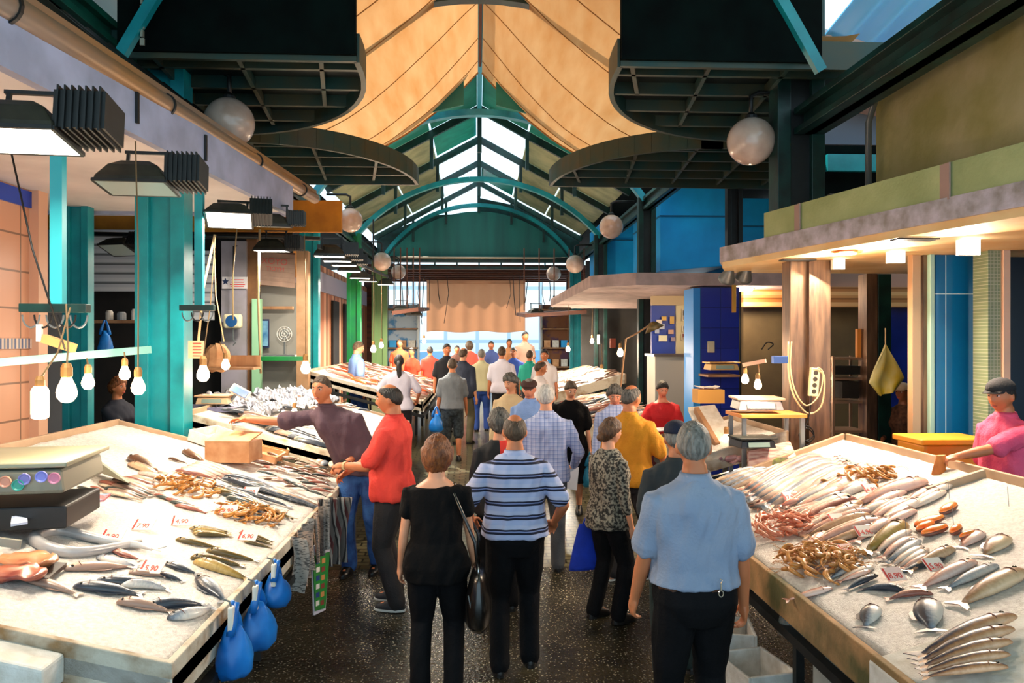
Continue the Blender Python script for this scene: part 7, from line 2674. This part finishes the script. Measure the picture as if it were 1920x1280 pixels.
# stools beneath the seated persons
for rr_, lb in ((r28, 'stool under the seated person at the right'), (r29, 'tall stool under the seated person at the left')):
    x, y, z = rr_[0].location
    f0 = floor_z(y)
    r = empty('stool', (x, y, f0), lb, 'stool')
    zt = z + .34 - f0
    MB().lathe((0, 0, zt), [(.001, 0), (.17, 0), (.18, .02), (.17, .04), (.001, .04)], 18).build('seat', M_WOOD, r)
    for a in range(4):
        c_, s_ = math.cos(a * math.pi / 2 + .7), math.sin(a * math.pi / 2 + .7)
        MB().tube([(c_ * .12, s_ * .12, zt), (c_ * .17, s_ * .17, 0)], .015, 6).build('leg', M_GREYST, r)

# ---------------------------------------------------------------- carried things
# black shoulder bag of the woman in black
sh = r2_[3][1]
hp = sh + Vector((.1, -.06, -.62))
r = empty('handbag', hp, 'black leather shoulder bag with a silver ring hanging at the woman in black', 'handbag')
m = MB()
rs = []
for t, w, d in ((0, .15, .03), (.15, .17, .05), (.5, .2, .075), (.85, .19, .08), (1, .13, .05)):
    rs.append([Vector((d * 1.1 * math.cos(2 * math.pi * j / 18) + .004 * math.sin(j * 5), w * math.sin(2 * math.pi * j / 18), .17 - .36 * t)) for j in range(18)])
m.rings(rs)
m.build('bag_body', LEATHER, r, smooth=True)
top_p = sh - hp + Vector((-.05, -.0, .055))
MB().tube([(0, -.1, .16), (-.02, -.1, .35), top_p + Vector((0, -.07, -.05)), top_p, top_p + Vector((0, .06, -.06)), (-.0, .1, .35), (0, .1, .16)], .011, 8).build('strap', LEATHER, r, smooth=True)
m = MB().tube([(.0 + .0, -.11 + .016 * math.cos(a), .18 + .024 * math.sin(a)) for a in [i * math.pi / 6 for i in range(13)]], .004, 6)
m.build('ring', mat('silver_ring', '#d8d8d8', .2, .9), r)
m = MB().tube([(-.06, -.16, .05), (-.02, -.165, -.14)], .004, 5)
m.build('tassel', M_GREYST, r)
# royal blue bag of the leopard woman
w = r8[1][0]
r = empty('shopping_bag', w + Vector((-.1, -.06, -.05)), 'royal blue cloth shopping bag carried by the woman in the leopard cardigan', 'bag', rz=.3)
m = MB()
m.rings([[Vector((a * math.cos(2 * math.pi * j / 16), d * math.sin(2 * math.pi * j / 16), z)) for j in range(16)] for a, d, z in ((.06, .02, .0), (.08, .035, -.05), (.12, .05, -.2), (.15, .055, -.33), (.15, .05, -.36))])
m.build('bag_body', cloth('royal_blue', '#0f3cc8', '#0c30a4'), r, smooth=True)
MB().tube([(-.03, 0, -.01), (0, 0, .06), (.03, 0, -.01)], .008, 6).build('handle', MATS['royal_blue'], r)
# light blue bag of the woman in black tee
w = r11[1][0]
carrier(w + Vector((-.0, -.02, -.02)), .2, .42, 'light blue plastic bag carried by the woman in the black t-shirt', mat('aqua_bag', '#2f9ac0', .4, alpha=.92), 7)
carrier(PY(818, 762, 11.7), .22, .4, 'blue plastic bag hanging beside the boy in the grey t-shirt', M_BBAG, 8)
# paper held by the red vendor
w = (r26[1][0] + r26[1][1]) / 2
o = MB().slab([(-.14, -.1, 0), (.14, -.08, .02), (.13, .1, .03), (-.13, .08, .01)], (0, 0, .012)).build('paper_pad', mat('white_pad', '#e8e4ea', .6), loc=w + Vector((-.03, -.1, .0)))
tag(o, 'white paper pad held by the vendor in red', 'paper')
# brown paper bag held by the pink vendor
w = r27[1][0]
r = empty('paper_bag', w + Vector((-.12, .0, -.03)), 'orange brown paper bag held over the ice by the vendor in pink', 'bag', rz=.5)
m = MB()
m.rings([[Vector((a * math.cos(2 * math.pi * j / 14 + .4) + .008 * noise.noise(Vector((j, z * 30, 0))), d * math.sin(2 * math.pi * j / 14 + .4), z)) + Vector((z * .2, 0, 0)) for j in range(14)] for a, d, z in ((.05, .02, .04), (.045, .03, 0), (.06, .04, -.08), (.065, .045, -.18), (.05, .035, -.25), (.03, .02, -.26))])
m.build('bag_body', mat('kraft_paper', '#d8843c', .7, col2='#b8682c', nscale=9, bump=.5, bscale=12), r, smooth=False)
# phone of the red polo man, watch, white papers of the plaid man
w = r6[1][1]
o = MB().box((0, 0, 0), (.14, .07, .02), RY(.3)).build('dark_wallet', M_BLACK, loc=w + Vector((.0, -.05, .07)))
tag(o, 'black wallet held by the man in the coral red polo', 'wallet')
e_, w = r6[2][0], r6[1][0]
q = w.lerp(e_, .1)
d = (e_ - w).normalized()
m = MB().tube([q - d * .012, q + d * .012], .036, 14)
o = m.build('wrist_watch', mat('gold_watch', '#d8c49a', .3, .7))
tag(o, 'pale metal wrist watch of the man in the coral red polo', 'watch')
w = r5[1][1]
o = MB().slab([(-.08, 0, 0), (.05, .02, .02), (.03, .02, -.2), (-.1, 0, -.17)], (0, .012, 0)).build('folded_paper', mat('white_news', '#cfd0d6', .7), loc=w + Vector((0, -.03, -.03)))
tag(o, 'folded white papers in the hand of the man in the checked shirt', 'paper')
# key clip on the belt of the nearest man
p = PY(1352, 1105, 3.52)
m = MB()
m.tube([p + Vector((.011 * math.cos(a), 0, -.02 + .015 * math.sin(a))) for a in [i * math.pi / 6 for i in range(13)]], .003, 6)
m.tube([p + Vector((0, 0, -.005)), p + Vector((0, 0, .03))], .004, 6)
m.tube([p + Vector((0, 0, .03)), p + Vector((.006, 0, .045)), p + Vector((-.006, 0, .05))], .003, 6)
o = m.build('key_clip', mat('nickel', '#d8c8b0', .2, .9))
tag(o, 'small metal key clip on the trousers of the man in light blue', 'clip')
# glasses of the woman in beige
r = r12[0]
